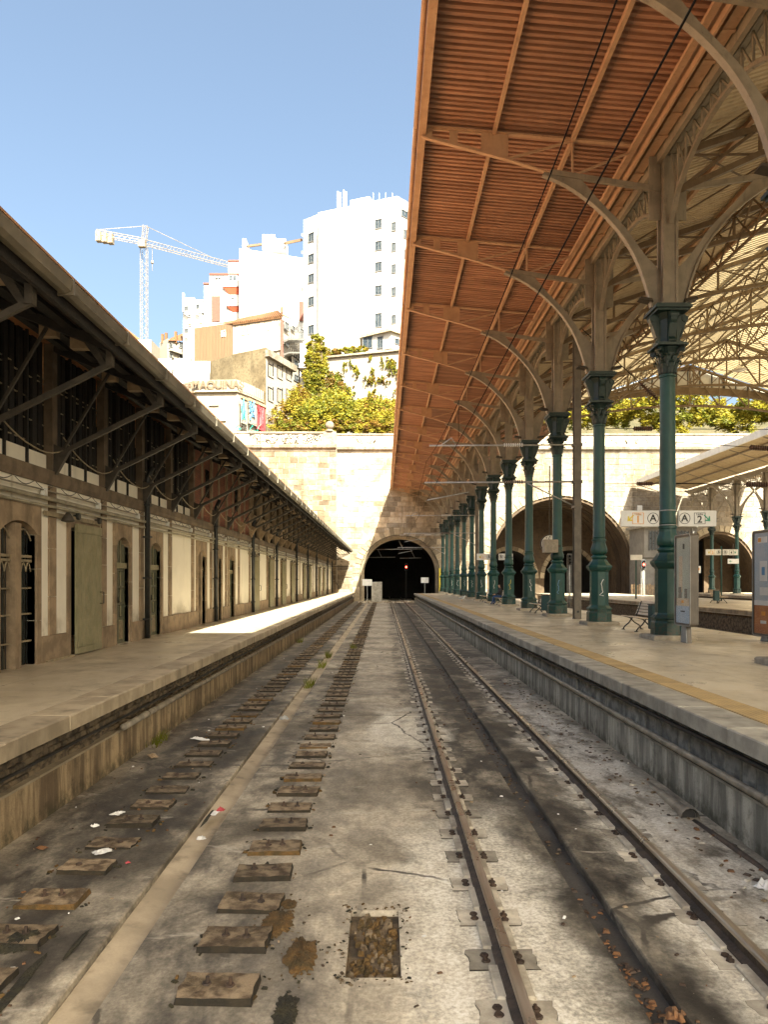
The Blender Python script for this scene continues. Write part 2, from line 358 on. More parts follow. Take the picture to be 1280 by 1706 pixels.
M['pipe'] = simple('pipe_grey', (0.30, 0.26, 0.20), (0.16, 0.14, 0.11), 4, 0.55, 0.15, 0)
M['pipe_pale'] = simple('conduit_pale', (0.36, 0.32, 0.24), (0.22, 0.20, 0.14), 3, 0.6, 0.1, 0.2)
M['cable'] = simple('black_cable', (0.03, 0.026, 0.024), (0.018,)*3, 8, 0.6, 0.1, 0)
M['wire'] = simple('wire_dark', (0.014, 0.011, 0.010), (0.01,)*3, 8, 0.9, 0, 0, spec=0.1)
M['rooftile_c'] = simple('town_roof_tile', (0.15, 0.068, 0.024), (0.10, 0.046, 0.017), 1.5, 0.85, 0.4, 0.2, bd=0.03)
M['frame_c'] = simple('town_window_frame', (0.16, 0.155, 0.15), (0.12,)*3, 3, 0.6, 0, 0)
M['brownclad'] = simple('brown_gable_sheet', (0.085, 0.045, 0.022), (0.06, 0.032, 0.016), 2, 0.7, 0.1, 0.1, st=(3, 1, 0.3))
M['pad'] = simple('pad_concrete', (0.25, 0.19, 0.122), (0.062, 0.04, 0.022), 8, 0.9, 0.7, 0.6, bd=0.015, stain=(0.06, 0.045, 0.02))
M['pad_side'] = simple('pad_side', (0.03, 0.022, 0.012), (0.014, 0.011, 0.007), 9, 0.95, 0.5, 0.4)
M['pad_sandy'] = simple('pad_sandy', (0.52, 0.475, 0.39), (0.26, 0.23, 0.185), 3, 0.9, 0.5, 0.8, bd=0.015)
M['rust'] = simple('rusty_iron', (0.06, 0.035, 0.022), (0.03, 0.02, 0.015), 10, 0.75, 0.4, 0.3)
M['rail_side'] = simple('rail_side_rust', (0.085, 0.06, 0.042), (0.04, 0.03, 0.024), 8, 0.7, 0.4, 0)
M['rail_top'] = simple('rail_running_steel', (0.50, 0.45, 0.38), (0.36, 0.30, 0.235), 3, 0.32, 0.0, 0, metallic=0.7, st=(4, 0.25, 1), fine=3)
M['chan'] = simple('channel_floor', (0.46, 0.38, 0.27), (0.31, 0.255, 0.18), 1.2, 0.9, 0.3, 0.2, stain=(0.1, 0.085, 0.06))
M['chan_dark'] = simple('channel_floor_dark', (0.05, 0.047, 0.045), (0.022, 0.02, 0.019), 1.2, 0.7, 0.3, 0.2)
M['moss'] = simple('brown_moss', (0.135, 0.075, 0.022), (0.06, 0.04, 0.014), 9, 0.95, 0.9, 0.2, bd=0.03)
M['moss_d'] = simple('dark_moss', (0.035, 0.03, 0.014), (0.016, 0.015, 0.01), 9, 0.95, 0.9, 0.2, bd=0.03)
M['plaster'] = plaster_material('cream_plaster', (0.84, 0.79, 0.675), (0.30, 0.25, 0.17))
M['granite_b'] = simple('brown_granite', (0.33, 0.245, 0.16), (0.21, 0.155, 0.10), 3, 0.85, 0.35, 0.3, stain=(0.075, 0.055, 0.035))
M['granite_d'] = simple('dark_cornice_granite', (0.17, 0.125, 0.085), (0.10, 0.075, 0.05), 3, 0.85, 0.35, 0.3)
M['door_green'] = paint_material('faded_green_boards', (0.22, 0.205, 0.115), (0.28, 0.25, 0.15), (0.42, 0.34, 0.21), 0.42, 0.60, 7)
M['door_dark'] = paint_material('dark_green_joinery', (0.10, 0.105, 0.065), (0.14, 0.135, 0.085), (0.32, 0.26, 0.15), 0.4, 0.66, 8)
M['bars'] = simple('pale_gate_bars', (0.33, 0.27, 0.17), (0.2, 0.16, 0.1), 8, 0.6, 0.1, 0.2)
M['pane'] = glass_dark('dark_pane'); M['pane_g'] = glass_dark('reflection_tinted_pane', (0.035, 0.042, 0.036), 0.08); M['pane_blue'] = glass_dark('city_pane', (0.020, 0.028, 0.036), 0.3)  # pane_g: greenish reflection put into the base colour of the panes
M['brick'] = brick_material()
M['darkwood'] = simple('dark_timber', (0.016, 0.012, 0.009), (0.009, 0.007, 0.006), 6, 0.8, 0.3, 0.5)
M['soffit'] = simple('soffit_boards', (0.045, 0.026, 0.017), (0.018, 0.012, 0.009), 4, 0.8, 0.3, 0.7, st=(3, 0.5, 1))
M['steel_d'] = simple('dark_truss_steel', (0.055, 0.044, 0.032), (0.03, 0.025, 0.019), 5, 0.6, 0.2, 0.2)
M['wood_pale'] = simple('pale_timber', (0.34, 0.25, 0.155), (0.24, 0.17, 0.105), 4, 0.8, 0.3, 0.4)
M['zinc'] = simple('zinc_gutter', (0.20, 0.175, 0.13), (0.11, 0.096, 0.07), 1.2, 0.5, 0.1, 0.35, stain=(0.09, 0.08, 0.055))
M['rooftile'] = simple('clay_roof', (0.55, 0.31, 0.17), (0.42, 0.22, 0.11), 1.5, 0.85, 0.4, 0.2, bd=0.03)
M['green'] = paint_material('column_green', (0.0035, 0.038, 0.032), (0.006, 0.050, 0.042), (0.045, 0.04, 0.028), 0.34, 0.655, 4, True)
M['green_d'] = paint_material('capital_green', (0.002, 0.015, 0.013), (0.0035, 0.021, 0.018), (0.03, 0.04, 0.033), 0.35, 0.68, 9)
M['iron'] = paint_material('beige_ironwork', (0.20, 0.17, 0.128), (0.26, 0.222, 0.168), (0.09, 0.052, 0.03), 0.42, 0.63, 5)
M['iron_o'] = paint_material('ochre_ironwork', (0.38, 0.235, 0.145), (0.45, 0.29, 0.18), (0.20, 0.11, 0.06), 0.55, 0.66, 5)
M['roof_o'] = simple('terracotta_sheet', (0.37, 0.195, 0.122), (0.22, 0.11, 0.068), 1.6, 0.6, 0.1, 0.4, st=(0.25, 3, 1), stain=(0.26, 0.125, 0.065))
M['roof_c'] = simple('cream_roof_sheet', (0.50, 0.40, 0.26), (0.40, 0.31, 0.19), 2.0, 0.6, 0.1, 0.12, st=(0.25, 3, 1), stain=(0.25, 0.18, 0.1))
M['roof_t'] = sheet_translucent('translucent_roof_sheet', (0.44, 0.345, 0.20), 0.55)
M['iron_t'] = paint_material('brown_truss_iron', (0.105, 0.07, 0.038), (0.15, 0.105, 0.06), (0.06, 0.035, 0.02), 0.5, 0.66, 5)
M['gable_g'] = sheet_translucent('frosted_gable_pane', (0.80, 0.77, 0.68), 0.55)
M['granite'] = simple('plinth_granite', (0.36, 0.315, 0.24), (0.26, 0.22, 0.165), 6, 0.8, 0.3, 0.2)
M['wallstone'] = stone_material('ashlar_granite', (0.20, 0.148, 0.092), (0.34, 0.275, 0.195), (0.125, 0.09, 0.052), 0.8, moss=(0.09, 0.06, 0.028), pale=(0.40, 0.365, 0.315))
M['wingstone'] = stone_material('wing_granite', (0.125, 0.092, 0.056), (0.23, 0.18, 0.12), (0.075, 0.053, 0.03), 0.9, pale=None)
M['mortar'] = simple('mortar_backing', (0.46, 0.40, 0.31), (0.32, 0.265, 0.19), 0.8, 0.95, 0.4, 0)
M['voussoir'] = stone_material('voussoir_granite', (0.22, 0.175, 0.115), (0.31, 0.255, 0.175), (0.13, 0.10, 0.065), 0.7)
M['channel_edge'] = simple('kerb', (0.5, 0.43, 0.32), (0.3, 0.25, 0.18), 2, 0.9, 0.3, 0)
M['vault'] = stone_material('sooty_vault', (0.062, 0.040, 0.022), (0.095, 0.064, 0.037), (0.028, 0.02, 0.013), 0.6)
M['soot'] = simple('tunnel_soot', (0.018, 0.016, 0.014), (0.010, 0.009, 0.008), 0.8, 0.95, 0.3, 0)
M['parapet'] = stone_material('parapet_render', (0.15, 0.122, 0.088), (0.23, 0.20, 0.165), (0.065, 0.047, 0.027), 0.4)
M['white'] = plaster_material('white_render', (0.50, 0.495, 0.485), (0.28, 0.255, 0.22))
M['white2'] = plaster_material('worn_white_render', (0.27, 0.24, 0.20), (0.10, 0.075, 0.046))
M['greyrender'] = simple('grey_render', (0.20, 0.19, 0.175), (0.15, 0.142, 0.13), 1.5, 0.85, 0.15, 0)
M['ochrewall'] = simple('ochre_corrugated', (0.13, 0.073, 0.034), (0.11, 0.06, 0.028), 1.0, 0.7, 0.1, 0, st=(1,1,0.2))
M['whitecorr'] = simple('rusty_white_corrugated', (0.36, 0.32, 0.275), (0.22, 0.18, 0.135), 1.2, 0.7, 0.1, 0, st=(1,1,0.12), stain=(0.12, 0.06, 0.026), sa=0.9)
M['rubble'] = stone_material('rubble_party_wall', (0.085, 0.062, 0.032), (0.14, 0.108, 0.062), (0.04, 0.029, 0.014), 0.2)
M['trimred'] = simple('red_trim', (0.15, 0.045, 0.028), (0.12, 0.035, 0.022), 3, 0.7, 0, 0); M['orange'] = simple('orange_balcony', (0.40, 0.075, 0.03), (0.35, 0.065, 0.028), 3, 0.7, 0, 0)
M['terr'] = simple('hill_earth', (0.075, 0.06, 0.026), (0.045, 0.04, 0.014), 0.4, 0.95, 0.6, 0, bd=0.2)
M['ground'] = simple('ground_ballast', (0.15, 0.12, 0.09), (0.09, 0.075, 0.06), 0.8, 0.95, 0.6, 0, bd=0.05)
M['signw'] = simple('sign_white', (0.72, 0.72, 0.70), (0.62, 0.62, 0.60), 2, 0.5, 0.02, 0.05)
M['black'] = simple('sign_black', (0.02, 0.02, 0.022), (0.015,)*3, 5, 0.5, 0, 0); M['signo'] = simple('sign_orange', (0.70, 0.30, 0.04), (0.65, 0.28, 0.04), 5, 0.5, 0, 0)
M['signg'] = simple('sign_green', (0.01, 0.26, 0.15), (0.01, 0.24, 0.14), 5, 0.5, 0, 0)
M['binblue'] = paint_material('bin_blue_green', (0.012, 0.05, 0.058), (0.016, 0.062, 0.07), (0.06, 0.08, 0.08), 0.4, 0.7, 8)
M['castiron'] = simple('black_cast_iron', (0.02, 0.022, 0.02), (0.012,)*3, 8, 0.5, 0.1, 0)
M['slat'] = simple('pale_bench_slat', (0.72, 0.60, 0.44), (0.60, 0.48, 0.33), 5, 0.6, 0.2, 0.25, st=(3, 0.5, 3))
M['mupi'] = paint_material('bronze_frame', (0.085, 0.07, 0.055), (0.11, 0.09, 0.07), (0.5, 0.45, 0.4), 0.35, 0.735, 4)
M['alu'] = simple('galvanised_steel', (0.36, 0.36, 0.35), (0.27, 0.27, 0.26), 4, 0.45, 0.1, 0.1, metallic=0.3)
M['galv'] = simple('galvanised_post', (0.13, 0.11, 0.085), (0.09, 0.076, 0.06), 3, 0.55, 0.15, 0.1)
M['insul'] = simple('brown_insulator', (0.11, 0.05, 0.03), (0.07, 0.035, 0.022), 5, 0.3, 0, 0)
M['leaf_y'] = foliage('leaf_yellow_green', (0.225, 0.20, 0.018)); M['leaf_g'] = foliage('leaf_green', (0.12, 0.135, 0.014)); M['leaf_o'] = foliage('leaf_ochre', (0.15, 0.09, 0.014)); M['leaf_d'] = foliage('leaf_dark', (0.045, 0.045, 0.007))
M['bark'] = simple('bark', (0.10, 0.075, 0.05), (0.06, 0.045, 0.03), 6, 0.9, 0.6, 0)
M['craney'] = simple('crane_paint', (0.30, 0.25, 0.18), (0.15, 0.105, 0.06), 2, 0.5, 0, 0.1)
M['paper'] = simple('litter_paper', (0.75, 0.74, 0.72), (0.6, 0.6, 0.6), 8, 0.8, 0.3, 0.2); M['litter_b'] = simple('litter_brown', (0.16, 0.075, 0.03), (0.08, 0.045, 0.025), 9, 0.8, 0.3, 0.5)
M['redl'] = emit('red_signal_light', (1.0, 0.03, 0.02), 14.0)
M['sgrey'] = simple('signal_case', (0.05, 0.05, 0.05), (0.03,)*3, 5, 0.5, 0.1, 0)
M['gr_dark'] = simple('graffiti_dark', (0.12, 0.10, 0.09), (0.08, 0.07, 0.06), 5, 0.6, 0, 0); M['gr_brown'] = simple('graffiti_brown', (0.115, 0.072, 0.04), (0.085, 0.055, 0.03), 5, 0.7, 0, 0)
M['gr_line'] = simple('graffiti_line', (0.03, 0.022, 0.014), (0.022, 0.016, 0.01), 5, 0.7, 0, 0)
M['gr_blue'] = simple('graffiti_blue', (0.10, 0.24, 0.42), (0.08, 0.2, 0.36), 5, 0.6, 0, 0); M['gr_red'] = simple('graffiti_red', (0.42, 0.05, 0.06), (0.3, 0.04, 0.05), 5, 0.6, 0, 0); M['gr_teal'] = simple('graffiti_teal', (0.04, 0.33, 0.28), (0.04, 0.28, 0.24), 5, 0.6, 0, 0); M['gr_yel'] = simple('graffiti_yellow', (0.7, 0.55, 0.05), (0.6, 0.48, 0.05), 5, 0.6, 0, 0)
# ------------------------------------------------------------------ ground, track bed, platforms
part_ground = part('ground', MB().box(-1500, 1500, -1500, 3000, -1.4, -1.0), M['ground']); tag(part_ground, kind='structure')
WALLY = 99.0
YB = [1.0, 15.0, 23.0, 31.4, 39.6, 47.8, 56.0, 64.2, 72.4, 80.6, 88.8, 97.0, 106.0]
bed = part('track_bed', MB().box(-4.3, 4.3, 1.0, 135, -0.9, -0.14), M['chan']); tag(bed, kind='structure')
part('drain_floor', MB().box(1.5, 1.95, 1.0, 106, -0.138, -0.075), M['chan_dark'], bed)
hx0, hx1, hy0, hy1 = -0.27, 0.12, 5.15, 6.2                 # broken inspection hole in the slab
for i in range(len(YB)-1):
    y0, y1 = YB[i]+0.018, YB[i+1]-0.018
    for (x0, x1) in ((-3.90, -2.12), (-1.82, 1.65), (1.88, 3.74)):
        m = MB(); dz = random.uniform(-0.006, 0.006)
        if x0 == -1.82 and y0 < hy0 < y1:
            m.box(x0, hx0, y0, y1, -0.138, dz); m.box(hx1, x1, y0, y1, -0.138, dz)
            m.box(hx0, hx1, y0, hy0, -0.138, dz); m.box(hx0, hx1, hy1, y1, -0.138, dz)
        else: m.bbox(x0, x1, y0, y1, -0.138, dz, 0.012, bot=False)
        part('concrete_slab', m, M['bed'], bed)
# sloping floor of the left drain, brighter cement
m = MB(); m.ext([(-2.115, -0.06), (-1.825, -0.10), (-1.825, -0.13), (-2.115, -0.13)], 'y', 1.0, 106); part('drain_fillet', m, M['chan'], bed)
# rubble in the hole
part('pit_floor', MB().box(hx0, hx1, hy0, hy1, -0.139, -0.055), M['recess'], bed); hole = MB(); random.seed(3)
for k in range(210):
    x = random.uniform(hx0+.04, hx1-.04); y = random.uniform(hy0+.05, hy1-.05); s = random.uniform(.008, .036)
    hole.add([(x+random.uniform(.5,1)*s*a, y+random.uniform(.6,1.2)*s*b, -0.056+s*random.uniform(.6,1.6)*c) for (a,b,c) in ((-1,-1,0),(1,-1,0),(1,1,0),(-1,1,0),(-.6,-.7,1),(.7,-.6,1),(.6,.7,1),(-.7,.6,1))],
        [(4,5,6,7),(0,1,5,4),(1,2,6,5),(2,3,7,6),(3,0,4,7)], random.choice((0,1,1)))
tag(part('hole_rubble', hole, [M['pad'], M['moss']], bed), kind='stuff')
def patch(name, cx, cy, rx, ry, h, mat, parent, seed=0, n=64):      # low irregular clump (moss, stain crust)
    rr = random.Random(seed); m = MB(); ring = []
    for q, (f, hh) in enumerate(((1.0, 0.002), (0.8, 0.55), (0.45, 1.0))):
        for k in range(n):
            a = 2*math.pi*k/n; r = f*(0.86+0.10*math.sin(a*2+seed)+0.07*math.sin(a*5+seed*2)+rr.uniform(-.12, .12))
            m.v.append((cx+rx*r*math.cos(a), cy+ry*r*math.sin(a), 0.006+h*hh*rr.uniform(.6, 1.2)))
    m.v.append((cx, cy, 0.006+h))
    for q in range(2):
        for k in range(n): m.f.append((q*n+k, q*n+(k+1)%n, (q+1)*n+(k+1)%n, (q+1)*n+k)); m.m.append(0)
    for k in range(n): m.f.append((2*n+k, 2*n+(k+1)%n, 3*n)); m.m.append(0)
    return part(name, m, mat, parent, smooth=True)
patch('moss_patch', -0.60, 5.43, 0.12, 0.34, 0.03, M['moss'], bed, 2)
patch('moss_patch', -0.85, 5.95, 0.16, 0.26, 0.025, M['moss'], bed, 5)
patch('moss_patch', -0.80, 6.3, 0.07, 0.12, 0.012, M['moss'], bed, 15)
patch('moss_patch', -0.62, 4.72, 0.10, 0.22, 0.012, M['moss_d'], bed, 11)
patch('moss_patch', -2.72, 5.65, 0.20, 0.2, 0.05, M['moss_d'], bed, 12)
for (x, y, a, b, s) in ((-2.45, 5.0, .05, .5, 1), (-2.3, 5.6, .03, .24, 2), (-2.55, 4.7, .04, .2, 4), (-1.25, 7.7, .04, .28, 6), (-1.12, 7.1, .03, .2, 7), (-2.02, 8.6, .03, .35, 9)):
    patch('moss_streak', x, y, a, b, 0.006, M['moss_d'], bed, 40+s, 14)

def platform(name, side, x_edge, x_in, x_face, y0, y1, mats, rub):
    s = side; lo = min(s*x_in, s*(x_edge+0.5)); hi = max(s*x_in, s*(x_edge+0.5))
    m = MB(); m.box(lo, hi, y0, y1, PZ-0.3, PZ)
    p = tag(part(name, m, M['floor']), kind='structure')
    a, b = sorted((s*(x_edge+0.5), s*(x_edge+0.8)))
    m = MB(); m.box(*sorted((s*x_face, s*(x_edge+.8))), y0, y1, -0.3, 0.50); part('face_wall', m, mats[1], p)
    m = MB(); m.box(*sorted((s*(x_face-.012), s*(x_face+.16))), y0, y1, 0.502, 0.53); part('ledge', m, mats[0], p)
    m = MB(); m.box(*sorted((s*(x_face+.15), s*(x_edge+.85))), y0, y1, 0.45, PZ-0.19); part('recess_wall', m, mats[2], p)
    rr = random.Random(5+side); y = y0; k = 0
    while y < y1-0.2:                                   # coping stones along the edge
        L = min(rr.uniform(0.95, 1.5), y1-y); g = 0.004
        if abs(y-10.75) < 0.7: L = max(0.4, 10.75-y); g = 0.0
        j = rr.uniform(-.006, .006); m = MB()
        xs = sorted((s*(x_edge+j), s*(x_edge+0.498)))
        m.bbox(xs[0], xs[1], y+g, y+L-g, PZ-0.175, PZ+0.004+rr.uniform(0, .004), 0.014)
        part('coping_stone', m, mats[0], p); y += L
        if abs(y-10.75) < 0.01: y += 0.085
    return p
pl = platform('platform_left', -1, 3.62, 17.0, 3.88, 1.5, 97.2, (M['coping_l'], M['face_l'], M['recess']), 0)
pr = platform('platform_right', 1, 3.62, 10.45, 3.72, 1.5, 91.0, (M['coping_r'], M['face_r'], M['recess_r']), 1)
# rubble courses in the left recess
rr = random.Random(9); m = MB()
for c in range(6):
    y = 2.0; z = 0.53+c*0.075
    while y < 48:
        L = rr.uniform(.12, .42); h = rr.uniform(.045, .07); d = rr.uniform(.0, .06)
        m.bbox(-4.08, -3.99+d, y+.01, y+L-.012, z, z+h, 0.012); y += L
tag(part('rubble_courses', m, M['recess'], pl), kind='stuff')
y = 2.0
while y < 42:                                           # blocks in the right recess
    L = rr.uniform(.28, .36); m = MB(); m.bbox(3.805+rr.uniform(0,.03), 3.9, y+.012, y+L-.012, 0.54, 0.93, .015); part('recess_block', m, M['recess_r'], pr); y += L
# tactile strip, one tile after the other
tile = MB().bbox(-.2, .2, -.198, .198, 0, 0.012, .004).mesh('tactile_tile', tile_material())
y = 4.0; k = 0
while y < 90:
    part('tactile_tile', tile, None, pr, loc=(4.34, y, PZ-0.002)); y += 0.4; k += 1
# pipes and cables along the faces
def pipe_run(name, label, x, z, y0, y1, r, mat, collars=True, cat='pipe'):
    t = thing(name, label, cat, (x, y0, z)); m = MB(); n = int((y1-y0)/3)
    m.tube([(x+random.uniform(-.006,.006), y0+(y1-y0)*i/n, z+random.uniform(-.006,.006)) for i in range(n+1)], r, 8)
    part('pipe_body', m, mat, t, True, world=True)
    if collars:
        cm = MB().tube([(0,-.06,0),(0,.06,0)], r*1.16, 8).mesh('pipe_collar', mat, True); y = y0+1.1
        while y < min(y1, 46): part('pipe_collar', cm, None, t, loc=(0, y-y0, 0)); y += 2.05
    return t
pipe_run('drain_pipe', 'grey pipe lying on the ledge of the left platform face', -3.80, 0.585, 10.9, 96, 0.05, M['pipe'])
pipe_run('drain_pipe', 'grey pipe running along the right platform face below the cables', 3.69, 0.60, 2.0, 90, 0.042, M['pipe'])
pipe_run('cable_run', 'upper black cable under the right platform coping', 3.74, 0.945, 2.0, 90, 0.028, M['cable'], False, 'cable')
pipe_run('cable_run', 'lower black cable sagging under the right platform coping', 3.725, 0.875, 2.0, 90, 0.03, M['cable'], False, 'cable')
pipe_run('conduit', 'thin pale conduit under the left platform coping', -3.90, 0.935, 2.0, 96, 0.016, M['pipe_pale'], False, 'pipe')
pipe_run('cable_run', 'dark cable lying on rubble in the left platform recess', -3.93, 0.66, 2.0, 60, 0.02, M['cable'], False, 'cable')
# broken clay drain by the right wall
t = thing('broken_drain_pipe', 'broken earthenware drain pipe lying in the gutter of the right track', 'pipe', (3.5, 8.6, 0.0))
m = MB(); m.tube([(3.56, 10.2, -.06), (3.54, 9.4, -.02), (3.50, 8.6, 0.02)], [.07, .075, .08], 12, caps=False)
m.tube([(3.505, 8.72, 0.02), (3.505, 8.68, 0.02), (3.495, 8.55, 0.02)], [.085, .105, .105], 12, caps=False); part('pipe_body', m, M['pipe'], t, True, world=True)
part('socket_mouth', MB().tube([(3.50, 8.62, 0.02), (3.50, 8.61, 0.02)], .098, 12), M['chan_dark'], t, world=True)
m = MB().tube([(3.52, 8.5, -.02), (3.55, 7.6, 0.0), (3.58, 6.9, -.02), (3.6, 6.3, -.04)], .04, 8); part('thin_pipe', m, M['rail_side'], t, True, world=True)

# ------------------------------------------------------------------ right track: rails on pads
RX = (0.86, 2.60)
trk = thing('railway_track', 'steel railway track running into the dark tunnel', 'track', (1.73, 1.5, 0))
for rx in RX:
    y0, y1 = 1.5, 130
    m = MB()
    m.ext([(rx-.07, .008), (rx+.07, .008), (rx+.07, .022), (rx+.012, .04), (rx+.012, .115), (rx-.012, .115), (rx-.012, .04), (rx-.07, .022)], 'y', y0, y1)
    r = part('rail', m, M['rail_side'], trk, world=True)
    h = MB(); h.ext([(rx-.036, .116), (rx+.036, .116), (rx+.036, .143), (rx+.027, .152), (rx-.027, .152), (rx-.036, .143)], 'y', y0, y1)
    part('rail_head', h, M['rail_top'], r, world=True)
def padmesh(name, w, d, h, mats, seed, bolts):
    rr = random.Random(seed); m = MB(); n = 5
    # slab with chipped rim
    top = []; bot = []
    for (ax, ay, bx, by) in ((-w,-d,w,-d), (w,-d,w,d), (w,d,-w,d), (-w,d,-w,-d)):
        for k in range(n):
            f = k/n; x = ax+(bx-ax)*f; y = ay+(by-ay)*f; j = rr.uniform(-.012, .004); ch = rr.uniform(-.07, -.03) if rr.random() < .2 else 0
            bot.append((x*(1.0+j+ch*.6), y*(1+j+ch*.6), 0)); j = rr.uniform(-.06, -.015); top.append((x*(1+j+ch), y*(1+j+ch), h*rr.uniform(.86, 1.05)))
    N = len(top); m.v += bot+top+[(0, 0, h)]
    for k in range(N):
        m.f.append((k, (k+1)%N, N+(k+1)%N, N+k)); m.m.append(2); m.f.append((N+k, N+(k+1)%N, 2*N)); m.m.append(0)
    for (bx, by, bh) in bolts:
        m.lathe([(.035, h-.005), (.03, h+.012)], 6, (bx, by, 0), 1); m.tube([(bx, by, h), (bx+rr.uniform(-.006,.006), by, h+bh)], .013, 6, 1)
    return m.mesh(name, mats)
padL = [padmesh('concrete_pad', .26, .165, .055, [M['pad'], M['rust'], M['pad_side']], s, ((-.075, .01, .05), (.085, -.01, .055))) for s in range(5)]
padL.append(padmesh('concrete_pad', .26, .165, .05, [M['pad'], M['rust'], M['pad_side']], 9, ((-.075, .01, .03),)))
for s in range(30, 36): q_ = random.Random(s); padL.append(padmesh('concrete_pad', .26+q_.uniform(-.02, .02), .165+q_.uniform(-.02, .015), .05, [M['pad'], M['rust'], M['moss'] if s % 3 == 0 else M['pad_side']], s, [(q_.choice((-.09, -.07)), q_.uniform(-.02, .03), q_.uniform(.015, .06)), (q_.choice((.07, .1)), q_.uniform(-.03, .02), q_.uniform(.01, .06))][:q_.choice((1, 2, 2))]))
padR = [padmesh('rail_pad', .26, .15, .035, [M['pad_sandy'], M['rust'], M['pad_side']], s+20, ((-.12, -.03, .035), (.12, .03, .035), (-.12, .05, .015), (.12, -.05, .015))) for s in range(4)]
sup = thing('track_pad_rows', 'two rows of bare concrete rail pads with rusty bolts, rails removed', 'track', (-1.97, 4.3, 0))
rr = random.Random(4)
for rx in (-1.11, -2.80):
    y = 4.28+(0.0 if rx > -2 else 0.1); k = 0
    while y < 96 and k < 145:
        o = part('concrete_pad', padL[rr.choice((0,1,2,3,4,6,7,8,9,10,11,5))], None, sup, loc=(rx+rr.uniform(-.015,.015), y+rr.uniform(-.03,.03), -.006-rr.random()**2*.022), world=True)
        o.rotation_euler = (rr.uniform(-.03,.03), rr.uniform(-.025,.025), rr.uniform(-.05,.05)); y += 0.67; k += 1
for rx in RX:
    y = 4.05; k = 0
    while y < 96 and k < 145:
        o = part('rail_pad', padR[rr.randrange(4)], None, trk, loc=(rx+rr.uniform(-.02,.02), y, -0.030), world=True)
        o.rotation_euler = (0, 0, rr.uniform(-.03,.03)); y += 0.67; k += 1
    for o in trk.children: pass
# strips of chipped concrete under the rails between pads
for rx in RX:
    m = MB(); y = 2.0; 
    while y < 60:
        a = rx-.115-rr.uniform(0,.02); b = rx+.115+rr.uniform(0,.02); m.bbox(a, b, y+.18, y+.60, 0.0, 0.02+rr.uniform(0,.008), .01); y += 0.67
    tag(part('rail_grout', m, M['pad_sandy'], trk, world=True), kind='stuff')

# ------------------------------------------------------------------ the other tracks and platforms to the right
def far_platform(name, x0, x1, y0, y1):
    m = MB(); m.box(x0, x1, y0, y1, PZ-.25, PZ)
    p = tag(part(name, m, M['floor']), kind='structure')
    for (xa, xb) in ((x0+.25, x0+.75), (x1-.75, x1-.25)): part('face_wall', MB().box(xa, xb, y0, y1, -1.0, PZ-.25), M['recess'], p)
    y = y0
    while y < y1-.5:
        L = min(rr.uniform(1.4, 2.2), y1-y)
        for xa in (x0-.02, x1-.45): part('coping_stone', MB().bbox(xa, xa+.47, y+.006, y+L-.006, PZ-.2, PZ+.006, .015), M['coping_l'], p)
        y += L
    return p
p2 = far_platform('platform_middle', 18.6, 28.6, 12, 92); p3 = far_platform('platform_far', 36.6, 48, 20, 97)
part('face_wall', MB().box(10.0, 10.4, 1.5, 91, -1.0, PZ-.3), M['recess'], pr)
far_bed = part('station_bed', MB().box(10.2, 60, 1, 140, -1.0, -0.05), M['ground']); tag(far_bed, kind='structure')
for n, (cx, lb) in enumerate(((12.4, 'rusty track in the shade beside the right platform'), (16.4, 'rusty track in front of the middle platform face'), (32.6, 'far rusty track between the middle and far platforms'))):
    t = thing('railway_track', lb, 'track', (cx, 10, 0))
    for s in (-.87, .87):
        m = MB(); m.box(cx+s-.035, cx+s+.035, 10, 130, .02, .15); part('rail', m, M['rail_side'], t, world=True)
    y = 24
    sm = MB().bbox(-1.25, 1.25, -.12, .12, 0, .1, .02).mesh('sleeper', M['pad'])
    while y < 90: part('sleeper', sm, None, t, loc=(cx, y, -.06), world=True); y += 1.3
# ------------------------------------------------------------------ retaining wall with three tunnel mouths
def arch_pts(cx, w, zs, zc, n=24, flare=0.0):        # from left foot over the crown to right foot: straight jambs to zs, then an ellipse
    hw = w/2; pts = [(cx-hw, -0.6), (cx-hw, zs)]
    for k in range(1, n): a = math.pi-math.pi*k/n; pts.append((cx+hw*math.cos(a), zs+(zc-zs)*math.sin(a)))
    return pts+[(cx+hw, zs), (cx+hw, -0.6)]
TUN = [(2.1, 10.6, 3.6, 8.75), (23.3, 19.4, 4.0, 13.9), (44.2, 10.2, 3.4, 9.2)]
ZT = 22.1; ZCOR = 19.6
def in_arch(x, z, grow=0.0):
    for (cx, w, zs, zc) in TUN:
        hw = w/2+grow
        if abs(x-cx) < hw:
            if z < zs: return True
            h = zc-zs+grow
            if ((x-cx)/hw)**2+((z-zs)/h)**2 < 1: return True
    return False
wall = thing('retaining_wall', 'tall granite retaining wall with three tunnel mouths behind the station', 'wall', (10, WALLY, 0))
m = MB(); xs = [-70, -6.2]+[c for t in TUN for c in (t[0]-t[1]/2, t[0]+t[1]/2)]+[64]
edges = [-6.2]
for (cx, w, zs, zc) in TUN:                          # backing, split into columns so that the openings stay open
    pts = arch_pts(cx, w, zs, zc)[1:-1]
    m.box(edges[-1], cx-w/2, WALLY, WALLY+1.2, -1, ZT-.4)
    for i in range(len(pts)-1):
        (xa, za), (xb, zb) = pts[i], pts[i+1]; m.ext([(xa, za), (xb, zb), (xb, ZT-.4), (xa, ZT-.4)], 'y', WALLY, WALLY+1.2)
    edges.append(cx+w/2)
m.box(edges[-1], 64, WALLY, WALLY+1.2, -1, ZT-.4)
part('wall_core', m, M['mortar'], wall, world=True)
m = MB(); m.box(-70, -6.2, WALLY-1.3, WALLY+1.2, -1, ZT-.4); part('wing_core', m, M['mortar'], wall, world=True)
